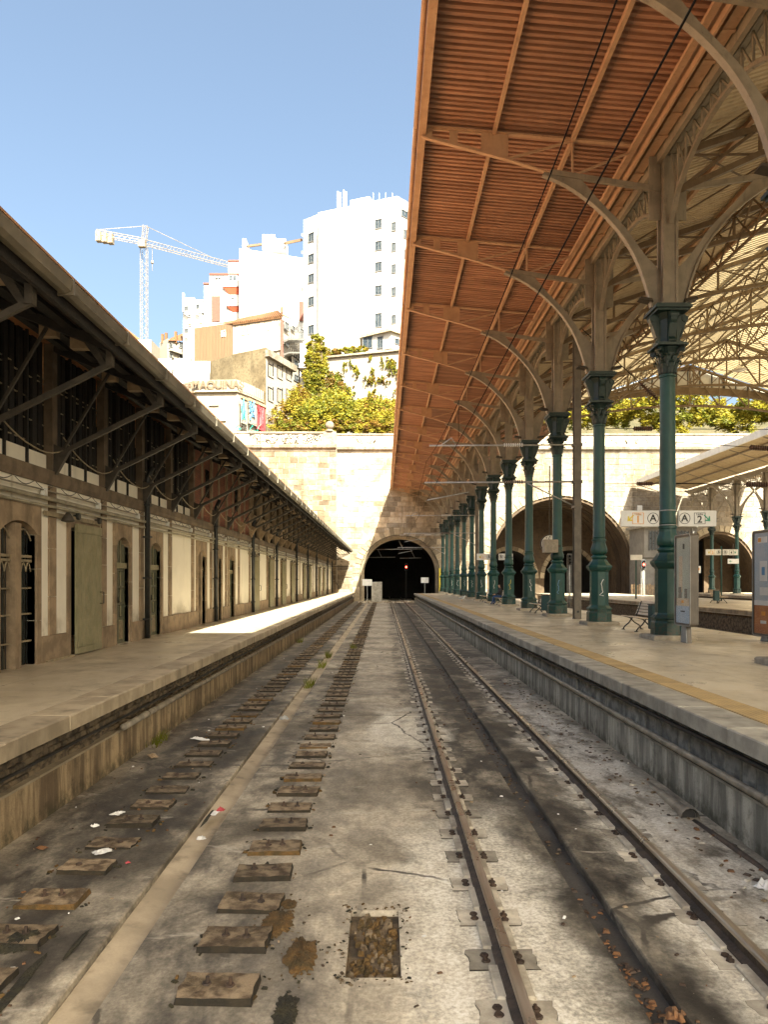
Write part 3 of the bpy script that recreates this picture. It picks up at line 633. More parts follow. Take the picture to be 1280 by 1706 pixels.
# ashlar blocks: the 300 in fullest view are parts, the rest one part
rr = random.Random(12); blocks = []
z = 0.2; row = 0
while z < ZCOR-.3:
    h = rr.choice((.62, .7, .78))
    if z+h > ZCOR-.05: h = ZCOR-.05-z
    for (xa, xb, yf) in ((-24, -6.2, WALLY-1.3), (-6.2, 62, WALLY)):
        x = xa+(rr.uniform(0, .9) if row % 2 else 0) if xa < -10 else xa
        first = True
        while x < xb-.15:
            L = min(rr.uniform(.85, 1.75), xb-x)
            if xb-(x+L) < .4: L = xb-x
            cx, cz = x+L/2, z+h/2
            if not in_arch(cx, cz, .55): blocks.append((x, L, z, h, yf, rr.uniform(.02, .075)))
            x += L
    z += h; row += 1
def block_geo(m, b):
    x, L, z, h, yf, d = b; g = .016; e = .02
    m.add([(x+g, yf, z+g), (x+L-g, yf, z+g), (x+L-g, yf, z+h-g), (x+g, yf, z+h-g), (x+g+e, yf-d, z+g+e), (x+L-g-e, yf-d, z+g+e), (x+L-g-e, yf-d, z+h-g-e), (x+g+e, yf-d, z+h-g-e)],
          [(4,5,6,7), (0,1,5,4), (1,2,6,5), (2,3,7,6), (3,0,4,7)])
def seen(b):
    x, L, z, h, yf, d = b; cx, cz = x+L/2, z+h/2
    px = 640+cx*FPX/yf; py = 967-(cz-EYE)*FPX/yf
    if px < 640: vis = py < 915 and py < 967-(640-px)*.93 or (px > 540 and py < 990)
    else: vis = px < 740 and (px < 655 or py > 812)
    return (0 if vis else 1, abs(cx-0))
blocks.sort(key=seen)
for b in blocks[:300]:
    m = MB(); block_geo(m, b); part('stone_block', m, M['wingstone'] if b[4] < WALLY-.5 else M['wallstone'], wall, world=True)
m = MB()
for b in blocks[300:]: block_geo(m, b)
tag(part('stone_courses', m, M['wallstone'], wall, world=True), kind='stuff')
# voussoir rings
for ti, (cx, w, zs, zc) in enumerate(TUN):
    n = (26, 40, 24)[ti]; hw = w/2
    for k in range(n):
        a0 = math.pi-math.pi*k/n; a1 = math.pi-math.pi*(k+1)/n; d = rr.uniform(.10, .17); t = rr.uniform(.8, 1.05) if ti < 2 else .8
        am = (a0+a1)/2; sh = .014
        def E(a, g): return (cx+(hw+g)*math.cos(a), zs+(zc-zs+g)*math.sin(a))
        m = MB(); m.ext([E(a0-sh*.6, 0), E(a1+sh*.6, 0), E(a1+sh*.6, t), E(a0-sh*.6, t)], 'y', WALLY-d, WALLY+.5); part('voussoir', m, M['voussoir'], wall, world=True)
    z = -.4
    while z < zs-.1:
        h = min(rr.uniform(.6, .8), zs-z)
        for s in (-1, 1):
            L = rr.uniform(.6, 1.1); a, b = sorted((cx+s*hw, cx+s*(hw+L))); m = MB(); m.box(a, b, WALLY-.12, WALLY+.5, z+.012, z+h-.012); part('jamb_stone', m, M['voussoir'], wall, world=True)
        z += h
# cornice and parapet (built in lengths), with the ball finial
def run(name, xa, xb, L, fn, mat, nm):
    x = xa
    while x < xb-.01:
        l = min(L, xb-x); m = MB(); fn(m, x+.006, x+l-.006); part(nm, m, mat, wall, world=True); x += l
for (xa, xb, yf) in ((-40, -6.2, WALLY-1.3), (-6.19, 62, WALLY)):
    run('cornice', xa, xb, 2.4, lambda m, a, b: m.ext([(yf+.3, ZCOR-.05), (yf-.12, ZCOR-.05), (yf-.18, ZCOR+.2), (yf-.5, ZCOR+.35), (yf-.55, ZCOR+.7), (yf-.3, ZCOR+.78), (yf+.3, ZCOR+.78)], 'x', a, b), M['parapet'], 'cornice_stone')
    run('parapet', xa, xb, 4.0, lambda m, a, b: m.box(a, b, yf+.02, yf+.5, ZCOR+.78, ZT-.25), M['parapet'], 'parapet_panel')
    run('coping', xa, xb, 2.0, lambda m, a, b: m.bbox(a, b, yf-.08, yf+.6, ZT-.25, ZT, .04), M['parapet'], 'coping_stone')
m = MB(); m.box(-7.9, -6.15, WALLY-1.5, WALLY-.6, ZCOR+.8, ZT-.2); part('parapet_pier', m, M['parapet'], wall, world=True)
fin = thing('ball_finial', 'white stone ball finial on a pedestal on the parapet', 'finial', (-7.1, WALLY-1.0, ZT))
m = MB(); m.lathe([(.62, 0.0), (.62, .14), (.42, .2), (.34, .34)], 20); part('pedestal', m, M['parapet'], fin, True)
m = MB(); m.lathe([(.02+.55*math.sin(math.pi*k/14), .30+.56-.56*math.cos(math.pi*k/14)) for k in range(15)], 20); part('ball', m, M['parapet'], fin, True)
# tunnel linings
def lining(cx, w, zs, zc, y0, y1, mat, name, ring=6.0):
    m = MB(); pts = arch_pts(cx, w-.02, zs, zc-.01); ny = max(2, int((y1-y0)/4)); b = 0
    for j in range(ny+1):
        y = y0+(y1-y0)*j/ny
        for (x, z) in pts: m.v.append((x, y, z))
    n = len(pts)
    for j in range(ny):
        for i in range(n-1): m.f.append((j*n+i, (j+1)*n+i, (j+1)*n+i+1, j*n+i+1)); m.m.append(0)
    return part(name, m, mat, wall, True, world=True)
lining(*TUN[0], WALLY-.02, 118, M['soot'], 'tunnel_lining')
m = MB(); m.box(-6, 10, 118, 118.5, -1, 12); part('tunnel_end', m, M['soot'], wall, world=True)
# inner brick rim of the first tunnel
cx, w, zs, zc = TUN[0]
for q in range(3):
    a = arch_pts(cx, w-.1-q*.34, zs, zc-.05-q*.17); b = arch_pts(cx, w-.1-q*.34-.34, zs, zc-.05-q*.17-.17)
    part('arch_ring', MB().strip(a, b, 'y', WALLY+.05+q*.3, WALLY+.6+q*.3), M['voussoir'], wall, world=True)
# wide middle vault: sooty ribs, an inner wall with two tunnel mouths
cx, w, zs, zc = TUN[1]
for q in range(6):
    a = arch_pts(cx, w-.05-q*.12, zs, zc-.04-q*.06, 32); b = arch_pts(cx, w-.75-q*.12, zs, zc-.39-q*.06, 32)
    part('vault_rib', MB().strip(a, b, 'y', WALLY+.1+q*2.0, WALLY+1.9+q*2.0), M['vault'], wall, world=True)
yi = WALLY+12; inner = [(18.6, 7.4, 3.0, 7.2), (27.4, 7.4, 3.0, 7.2)]
m = MB(); ed = 12.0
for (c2, w2, zs2, zc2) in inner:
    pts = arch_pts(c2, w2, zs2, zc2, 16)[1:-1]; m.box(ed, c2-w2/2, yi, yi+.6, -1, 15)
    for i in range(len(pts)-1): m.ext([pts[i], pts[i+1], (pts[i+1][0], 15), (pts[i][0], 15)], 'y', yi, yi+.6)
    ed = c2+w2/2
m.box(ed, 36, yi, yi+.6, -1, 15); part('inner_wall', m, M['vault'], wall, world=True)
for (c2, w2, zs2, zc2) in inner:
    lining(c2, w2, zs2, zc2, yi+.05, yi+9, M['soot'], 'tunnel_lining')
    for k in range(15):
        a0 = math.pi-math.pi*k/15; a1 = math.pi-math.pi*(k+1)/15
        def E(a, g): return (c2+(w2/2+g)*math.cos(a), zs2+(zc2-zs2+g)*math.sin(a))
        part('voussoir', MB().ext([E(a0-.01, 0), E(a1+.01, 0), E(a1+.01, .6), E(a0-.01, .6)], 'y', yi-.1, yi+.3), M['voussoir'], wall, world=True)
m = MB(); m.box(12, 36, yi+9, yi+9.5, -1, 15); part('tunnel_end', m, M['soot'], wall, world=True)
cx, w, zs, zc = TUN[2]
for q in range(5):
    a = arch_pts(cx, w-.05-q*.1, zs, zc-.04-q*.05, 24); b = arch_pts(cx, w-.65-q*.1, zs, zc-.34-q*.05, 24)
    part('vault_rib', MB().strip(a, b, 'y', WALLY+.1+q*1.8, WALLY+1.8+q*1.8), M['vault'], wall, world=True)
m = MB(); m.box(44.8, 51, WALLY+6, WALLY+6.5, -1, 10); part('inner_wall', m, M['vault'], wall, world=True)
m = MB(); m.box(38, 51, WALLY+12, WALLY+12.5, -1, 11); part('tunnel_end', m, M['soot'], wall, world=True)
# graffiti on the parapet
def scribble(name, x0, x1, z0, z1, yf, n, mat, seed, r=.05):
    q = random.Random(seed); m = MB(); x = x0
    while x < x1:
        p = [(x, yf, q.uniform(z0, z1))]
        for k in range(q.randrange(4, 9)): p.append((min(x1, max(x0, p[-1][0]+q.uniform(-.35, .45))), yf, min(z1, max(z0, p[-1][2]+q.uniform(-.6, .6)))))
        m.tube(p, r, 4); x += (x1-x0)/n
    return part(name, m, mat, wall, world=True)
scribble('graffiti', -17.5, -8.2, ZCOR+.9, ZT-.4, WALLY-1.27, 34, M['gr_line'], 3, .075); scribble('graffiti', -14.5, -8.4, ZCOR+.9, ZT-.4, WALLY-1.265, 12, M['gr_line'], 4, .075)
scribble('graffiti', -4.4, -.5, ZCOR+1.1, ZT-.5, WALLY+.03, 4, M['gr_line'], 5, .075); scribble('graffiti', 25, 40, ZCOR+1.0, ZT-.5, WALLY+.03, 11, M['gr_line'], 6, .075)
scribble('graffiti', 13, 22, ZCOR+1.0, ZT-.5, WALLY+.03, 9, M['gr_line'], 7, .075)
g1 = text_mesh('PSYKE', 1.75, M['gr_brown'], .09, .006); g2 = text_mesh('PSYKE', 1.75, M['parapet'], .03, .006)
part('graffiti', g1, None, wall, loc=(45.1, WALLY+.02, ZCOR+1.42), world=True); part('graffiti', g2, None, wall, loc=(45.0, WALLY+.008, ZCOR+1.47), world=True)
# ------------------------------------------------------------------ left station building
XW = -6.5; MOD = 2.69; P0 = 14.65; YS, YE = 6.58-2.69, 92.0; YK = 97.4
bl = thing('station_building', 'long cream station building with granite trim and doors along the left platform', 'building', (XW, 40, PZ))
OPEN = [(9.6, 11.2, 'slide'), (12.62, 13.96, 'twin'), (15.48, 16.93, 'slide'), (18.12, 19.06, 'door'), (20.72, 21.75, 'door'), (26.06, 27.2, 'twin'), (28.72, 29.85, 'twin'), (31.35, 32.4, 'door'),
        (36.9, 38.5, 'slide'), (41.95, 43.7, 'slide'), (47.1, 48.9, 'slide'), (52.0, 53.8, 'slide'), (59.8, 61.6, 'slide'), (64.5, 66.3, 'slide'), (74.6, 76.4, 'slide'), (79.8, 81.8, 'slide')]
ZD = 2.66; ZPL = 3.41; ZCO = 3.70; T = 0.45
def W(name, m, mat, **k): return part(name, m, mat, bl, world=True, **k)
m = MB(); y = YS
for (a, b, t) in OPEN:
    m.box(XW-T, XW, y, a, PZ-.02, PZ+ZPL); m.box(XW-T, XW, a, b, PZ+ZD+(.0), PZ+ZPL); y = b
m.box(XW-T, XW, y, YE, PZ-.02, PZ+ZPL); m.box(XW-T-8, XW-T, YE-.4, YE, PZ, PZ+6.0); m.box(XW-9, XW-8.6, YS, YE, PZ, PZ+6)
W('wall', m, M['plaster'])
m = MB(); m.box(XW-2.5, XW-2.4, YS, YE, PZ, PZ+6.3); W('interior_partition', m, M['soot'])
# pilasters in stones, plinth stones, cornice stones
rr = random.Random(21)
def blocked(y0, y1): return any(a-.14 < y1 and b+.14 > y0 for (a, b, t) in OPEN)
k = 0; pil = []
while P0-3*MOD+k*MOD < YE:
    yc = P0-3*MOD+k*MOD; pil.append(yc); k += 1
    if blocked(yc-.16, yc+.16): continue
    z = .5
    while z < ZPL-.05:
        h = min(rr.uniform(.55, .95), ZPL-z)
        if yc < 60: W('pilaster_stone', MB().box(XW-.02, XW+.035+rr.uniform(0,.004), yc-.15, yc+.15, PZ+z+.004, PZ+z+h-.004), M['granite_b'])
        z += h
    if yc >= 60: W('pilaster', MB().box(XW-.02, XW+.035, yc-.15, yc+.15, PZ+.5, PZ+ZPL), M['granite_b'])
y = YS; oi = 0
segs = []; yy = YS
for (a, b, t) in OPEN: segs.append((yy, a-.17)); yy = b+.17
segs.append((yy, YE))
for (a, b) in segs:
    y = a
    while y < b-.02:
        L = min(rr.uniform(.7, 1.3), b-y)
        if b-y-L < .3: L = b-y
        W('plinth_stone', MB().box(XW-.02, XW+.055+rr.uniform(0,.006), y+.004, y+L-.004, PZ, PZ+.5+rr.uniform(-.015,.015)), M['granite_b']); y += L
y = YS
while y < YE:
    L = min(1.345, YE-y); W('cornice_stone', MB().ext([(XW-.3, PZ+ZPL), (XW+.05, PZ+ZPL), (XW+.09, PZ+ZPL+.1), (XW+.09, PZ+ZCO-.02), (XW-.3, PZ+ZCO)], 'y', y+.004, y+L-.004), M['granite_d']); y += L
# surrounds and doors
def arc(a, b, z0, rise, n=10): return [(a+(b-a)*k/n, z0+rise*math.sin(math.pi*k/n)**.8) for k in range(n+1)]
def surround(a, b, arched, z_top):
    for s, yy in ((-1, a), (1, b)):
        y0, y1 = sorted((yy, yy+s*.165)); z = 0
        while z < z_top-.01:
            h = min(rr.uniform(.6, 1.0), z_top-z); W('jamb_stone', MB().box(XW-T*.8, XW+.05, y0, y1, PZ+z+.003, PZ+z+h-.003), M['granite_b']); z += h
def gate_bars(y0, y1, ztop, parent, rise):
    n = max(3, int((y1-y0)/.11)); mm = MB()
    for k in range(1, n):
        yk = y0+(y1-y0)*k/n; zt = ztop-rise+rise*math.sin(math.pi*k/n)**.8
        mm.bar((XW-.10, yk, PZ+.02), (XW-.10, yk, PZ+zt), .016)
    return part('vertical_bars', mm, M['castiron'], parent, world=True)
for (a, b, t) in OPEN:
    yc = (a+b)/2; near = a < 40
    if t in ('door', 'twin'):
        surround(a, b, True, ZD-.25)
        lp = arc(a, b, PZ+ZD-.25, .22); m = MB(); top = [(q[0], PZ+ZD+.29) for q in lp]
        m.strip(lp, top, 'x', XW-T*.8, XW+.05)
        for (q0, q1) in ((a-.165, a), (b, b+.165)): m.box(XW-T*.8, XW+.05, q0, q1, PZ+ZD-.25, PZ+ZD+.29)
        W('lintel_stone', m, M['granite_b'])
    if t == 'twin':
        W('mullion_stone', MB().box(XW-T*.8, XW+.02, yc-.11, yc+.11, PZ, PZ+ZD-.08), M['granite_b'])
        for (y0, y1) in ((a, yc-.11), (yc+.11, b)):
            d = W('gate', MB().box(XW-.20, XW-.18, y0, y1, PZ, PZ+ZD-.1), M['pane_g'])
            gate_bars(y0, y1, ZD-.06, d, .2)
            for z in (.45, .95, 1.42, 1.92, 2.0):
                part('cross_bar', MB().bar((XW-.08, y0, PZ+z), (XW-.08, y1, PZ+z), .03 if z < 1.9 else .05), M['bars'], d, world=True)
            ap = arc(y0, y1, 2.30, .2, 8); mm = MB(); mm.tube([(XW-.08, p, PZ+q) for (p, q) in ap], .016, 5)
            for j in range(3):
                ya = y0+(y1-y0)*j/3; yb = y0+(y1-y0)*(j+1)/3; mm.tube([(XW-.08, p, PZ+q) for (p, q) in arc(ya, yb, 1.72, .17, 6)], .012, 5)
            part('tracery', mm, M['bars'], d, world=True)
    elif t == 'door':
        d = W('door', MB().box(XW-0.170, XW-0.140, a, b, PZ, PZ+ZD-.02), M['pane_g'])
        mm = MB()
        for yy in (a+.03, yc, b-.03): mm.box(XW-0.140, XW-0.090, yy-.035, yy+.035, PZ, PZ+ZD-.06)
        for z in (.04, .62, .98, 1.4, 1.82): mm.box(XW-0.138, XW-0.095, a, b, PZ+z-.03, PZ+z+.03)
        part('door_frame', mm, M['door_dark'], d, world=True)
        part('transom', MB().box(XW-0.140, XW-0.030, a, b, PZ+1.86, PZ+2.0), M['door_green'], d, world=True)
        for q in range(2):
            y0 = a+.08+q*(b-a)/2; y1 = y0+(b-a)/2-.13
            pm = MB(); pm.box(XW-0.137, XW-0.110, y0, y1, PZ+.08, PZ+.58); part('lower_panel', pm, M['door_green'], d, world=True)
            for j in range(4): part('slat', MB().box(XW-0.110, XW-0.102, y0+.02+j*(y1-y0-.04)/4, y0+.02+(j+.7)*(y1-y0-.04)/4, PZ+.12, PZ+.54), M['bars'], d, world=True)
            mm = MB(); yk = (y0+y1)/2; mm.box(XW-0.136, XW-0.105, yk-.02, yk+.02, PZ+.66, PZ+1.84); mm.box(XW-0.136, XW-0.105, yk-.02, yk+.02, PZ+2.0, PZ+2.6)
            part('glazing_bar', mm, M['door_green'], d, world=True)
        part('handle', MB().bar((XW-0.070, yc-.06, PZ+1.0), (XW-0.070, yc-.06, PZ+1.16), .02), M['castiron'], d, world=True)
    else:
        for (q0, q1) in ((a-.14, a), (b, b+.14)): W('jamb_stone', MB().box(XW-T*.8, XW+.04, q0, q1, PZ, PZ+ZD), M['granite_b'])
        W('lintel_stone', MB().box(XW-.1, XW+.04, a-.14, b+.14, PZ+ZD+.002, PZ+ZD+.2), M['granite_b'])
        o = -.16 if near else .0
        # the leaf hangs from its rail in front of the wall
        ya, yb = (a+.12, b+.03)
        d = W('sliding_door', MB().box(XW+.065, XW+.10, ya, yb, PZ+.03, PZ+2.74), M['door_green'])
        fr = MB()
        for (z0, z1) in ((.03, .16), (2.56, 2.74)): part('door_rail', MB().box(XW+.10, XW+.125, ya, yb, PZ+z0, PZ+z1), M['door_green'], d, world=True)
        if a < 50:                                           # chevron boards, each its own piece
            ym = (ya+yb)/2; wd = (yb-ya)/2
            for s in (-1, 1):
                sl = 1.15; n = 13; zz0, zz1 = .17, 2.55
                # boards lean outwards: lines z = zb + sl*|y-ym|/wd ..., clipped to the leaf
                stp = (zz1-zz0+sl*2.2)/n
                for j in range(n):
                    zb0 = zz0-sl*2.2+stp*j+.008; zb1 = zz0-sl*2.2+stp*(j+1)-.008
                    poly = []
                    K = 2.2*sl/wd
                    pts = [(0, zb0+sl*2.2), (wd, zb0), (wd, zb1), (0, zb1+sl*2.2)]
                    # clip in z
                    def clip(ps, zc, keep_above):
                        out = []
                        for i in range(len(ps)):
                            p, q = ps[i], ps[(i+1) % len(ps)]; ip = (p[1] >= zc) == keep_above; iq = (q[1] >= zc) == keep_above
                            if ip: out.append(p)
                            if ip != iq: f = (zc-p[1])/(q[1]-p[1]); out.append((p[0]+(q[0]-p[0])*f, zc))
                        return out
                    ps = clip(pts, zz0, True)
                    if len(ps) > 2: ps = clip(ps, zz1, False)
                    if len(ps) > 2:
                        ps = [(ym+s*p[0], PZ+p[1]) for p in ps]
                        part('board', MB().ext(ps, 'x', XW+.10, XW+.112+.006*(j % 2)), M['door_green'], d, world=True)
        tr = W('door_track', MB().box(XW+.04, XW+.075, a-(1.25 if near else .4), b+.1, PZ+2.80, PZ+2.89), M['bars'])
        for yh in (ya+.1, yb-.1):
            part('hanger', MB().lathe([(.02, -.03), (.075, -.03), (.075, .03), (.02, .03)], 10).ext([(-.03, -.12), (.03, -.12), (.03, .0), (-.03, .0)], 'y', -.03, .03), M['castiron'], d, loc=(XW+.10, yh, PZ+2.90), world=True).rotation_euler = (0, R(90), 0)
        part('bottom_guide', MB().box(XW+.06, XW+.1, a-1.2, a+.05, PZ+.0, PZ+.035), M['bars'], tr, world=True) if near else None
        hm = MB().tube([(XW+.12, yb-.1, PZ+1.05), (XW+.2, yb-.1, PZ+1.05), (XW+.2, yb-.1, PZ+1.3), (XW+.12, yb-.1, PZ+1.3)], .012, 6)
        part('handle', hm, M['castiron'], d, True, world=True)
# clerestory above the cornice: posts and infill
ZU0, ZU1 = ZCO, 6.15
for i, yc in enumerate(pil):
    W('post', MB().box(XW-.1, XW+.07, yc-.11, yc+.11, PZ+ZU0+.002, PZ+ZU1), M['granite_b'] if yc > 26 else M['granite_d'])
    if i == len(pil)-1: break
    y0, y1 = yc+.11, pil[i+1]-.11
    if 25.3 < yc < 35:
        W('brick_infill', MB().box(XW-.12, XW, y0, y1, PZ+ZU0, PZ+ZU1), M['brick'])
        W('brick_pier', MB().box(XW, XW+.03, (y0+y1)/2-.12, (y0+y1)/2+.12, PZ+ZU0+.003, PZ+ZU1), M['granite_b'])
        if i % 2: W('window_pane', MB().box(XW+.004, XW+.02, y1-.75, y1-.15, PZ+4.6, PZ+5.6), M['pane'])
    elif yc < 26:
        g = W('window_pane', MB().box(XW-.16, XW-.13, y0, y1, PZ+ZU0, PZ+ZU1), M['pane'])
        n = 9
        for j in range(n):
            ya = y0+(y1-y0)*(j+.2)/n; part('louvre_board', MB().box(XW-.128, XW-.10+.02*(j % 2), ya, ya+(y1-y0)/n*.62, PZ+ZU0+.02, PZ+ZU1), M['darkwood'], g, world=True)
        mm = MB()
        for z in (4.15, 4.55, 4.95, 5.35, 5.45):
            for j in range(n):
                if rr.random() < .65:
                    ya = y0+(y1-y0)*(j+.82)/n; mm.box(XW-.125, XW-.09, ya-.02, ya+.15, PZ+z, PZ+z+.018)
        part('glazing_bars', mm, M['bars'], g, world=True)
        part('sill_board', MB().box(XW-.09, XW-.05, y0, y1, PZ+ZU0+.004, PZ+ZU0+.30+rr.uniform(-.04,.04)), M['plaster'], g, world=True)
        for j in (1, 2): 
            ya = y0+(y1-y0)*j/3; part('mullion', MB().box(XW-.05, XW-.01, ya-.03, ya+.03, PZ+ZU0, PZ+ZU1), M['darkwood'], g, world=True)
    else:
        g = W('window_pane', MB().box(XW-.16, XW-.13, y0, y1, PZ+ZU0, PZ+ZU1), M['pane'])
        mm = MB(); mm.box(XW-.13, XW-.06, y0, y1, PZ+4.75, PZ+4.87); mm.box(XW-.13, XW-.06, (y0+y1)/2-.2, (y0+y1)/2+.2, PZ+ZU0, PZ+ZU1); part('window_frame', mm, M['wood_pale'], g, world=True)
# roof
rf = W('roof', MB().ext([(-4.09, PZ+5.47), (-11.5, PZ+8.5), (-19.5, PZ+5.3), (-19.5, PZ+5.2), (-11.5, PZ+8.4), (-4.13, PZ+5.37)], 'y', YS-2.5, YK), M['rooftile'])
for j in range(36):                                         # courses of clay tiles, each a row
    f0 = j/36; x0 = -4.07-7.43*f0; z0 = PZ+5.475+3.03*f0
    part('tile_row', MB().ext([(x0, z0+.02), (x0, z0+.055), (x0-.23, z0+.13), (x0-.23, z0+.094)], 'y', YS-2.5, YK), M['rooftile'], rf, world=True)
# gutter in lengths
for k in range(50):
    ya = YS-2.5+k*2.07; yb = min(ya+2.06, YK)
    if ya > YK-.3: break
    j = rr.uniform(-.012, .012)
    gm = MB(); pr_ = [(-4.20, 5.31), (-4.18, 5.26), (-4.09, 5.245), (-4.02, 5.28), (-4.00, 5.42), (-4.02, 5.43), (-4.05, 5.31), (-4.16, 5.30), (-4.18, 5.37), (-4.20, 5.37)]
    gm.ext([(x, PZ+z+j) for (x, z) in pr_], 'y', ya, yb-.008); W('gutter', gm, M['zinc'])
    W('gutter_strap', MB().box(-4.205, -3.99, ya-.025, ya+.02, PZ+5.235+j, PZ+5.44+j), M['zinc'])
W('fascia_board', MB().box(-4.28, -4.22, YS-2.5, YK, PZ+5.14, PZ+5.34), M['darkwood'])
# canopy trusses
bx = XW+.07
def ztop(x): return PZ+5.30+(-4.17-x)*(.93/2.33)*.98        # underside of the boards
for i, yc in enumerate(pil+[pil[-1]+MOD, pil[-1]+2*MOD]):
    if yc > YK-.2: continue
    t = W('canopy_truss', MB().bar((bx, yc, PZ+3.98), (-4.37, yc, PZ+5.00), .07, .085), M['steel_d'])
    part('brace', MB().bar((bx+.02, yc, PZ+3.86), (-5.35, yc, ztop(-5.35)-.12), .045, .045), M['steel_d'], t, world=True)
    part('rafter', MB().bar((bx, yc, ztop(bx)-.10), (-4.24, yc, ztop(-4.24)-.10), .12, .14), M['darkwood'], t, world=True)
    part('end_post', MB().box(-4.42, -4.32, yc-.06, yc+.06, PZ+4.96, ztop(-4.37)-.14), M['steel_d'], t, world=True)
    part('gusset', MB().ext([(bx-.02, PZ+4.22), (bx+.30, PZ+4.08), (bx+.04, PZ+3.62), (bx-.02, PZ+3.62)], 'y', yc-.05, yc+.05), M['wood_pale'] if yc > 33 else M['steel_d'], t, world=True)
    part('knee', MB().ext([(-4.8, ztop(-4.8)-.17), (-4.6, ztop(-4.6)-.17), (-4.43, PZ+5.0), (-4.5, PZ+4.96)], 'y', yc-.015, yc+.015), M['steel_d'], t, world=True)
    for x in (-5.4, -4.9): part('packing_block', MB().box(x-.14, x+.14, yc+.07, yc+.22, ztop(x)-.30, ztop(x)-.08), M['wood_pale'], t, world=True)
for (x, w_) in ((-4.42, .14), (-5.0, .16), (-5.6, .16), (-6.2, .14)):
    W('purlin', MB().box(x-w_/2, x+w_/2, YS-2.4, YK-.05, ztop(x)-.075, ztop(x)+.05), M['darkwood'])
nb = 18
for j in range(nb):
    x0 = -4.21-j*(2.40/nb); x1 = x0-2.40/nb+.016
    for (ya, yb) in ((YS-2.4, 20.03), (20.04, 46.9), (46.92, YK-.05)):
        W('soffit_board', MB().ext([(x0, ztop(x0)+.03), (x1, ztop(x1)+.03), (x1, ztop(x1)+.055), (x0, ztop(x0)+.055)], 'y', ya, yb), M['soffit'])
# downpipes, conduits, swagged cables, small fittings
for yd in (20.1, 28.3, 36.35, 44.4, 54.6, 62.5, 70.6, 84.4, 91.8):
    d = W('downpipe', MB().tube([(XW+.16, yd, PZ+.02), (XW+.16, yd, PZ+4.3), (XW+.3, yd, PZ+4.6)], .075, 8), M['castiron'], smooth=True)
    for z in (.5, 1.6, 2.7, 3.55): part('clamp', MB().box(XW+.06, XW+.26, yd-.1, yd+.1, PZ+z, PZ+z+.05), M['castiron'], d, world=True)
for (x, z, r, mt) in ((XW+.11, 3.12, .045, 'pipe_pale'), (XW+.10, 2.98, .03, 'pipe_pale'), (XW+.09, 3.27, .016, 'pipe')):
    c = MB(); n = 40; c.tube([(x+rr.uniform(-.008,.008), YS+(YE-YS)*k/n, PZ+z+rr.uniform(-.012,.012)) for k in range(n+1)], r, 7); W('conduit', c, M[mt], smooth=True)
for i in range(len(pil)-1):
    if pil[i] > 36: break
    y0, y1 = pil[i], pil[i+1]
    W('swagged_cable', MB().tube([(XW+.3-.12*abs(f-.5), y0+(y1-y0)*f, PZ+4.35-.55*4*f*(1-f)*.55-.25*f) for f in [q/10 for q in range(11)]], .014, 5), M['bars'], smooth=True)
    W('junction_box', MB().box(XW+.04, XW+.13, y1-.55, y1-.45, PZ+3.16, PZ+3.30), M['signw'])
    for q in range(3):
        ya = y0+.3+q*.8; W('thin_cable', MB().tube([(XW+.07, ya+.7*f, PZ+3.38-.09*math.sin(math.pi*f)) for f in (0,.2,.4,.6,.8,1)], .008, 4), M['cable'])
W('wall_lamp', MB().lathe([(.03, .1), (.06, .06), (.13, -.06), (.12, -.08), (.04, -.1)], 12, (XW+.18, 15.0, PZ+2.82)), M['steel_d'], smooth=True)
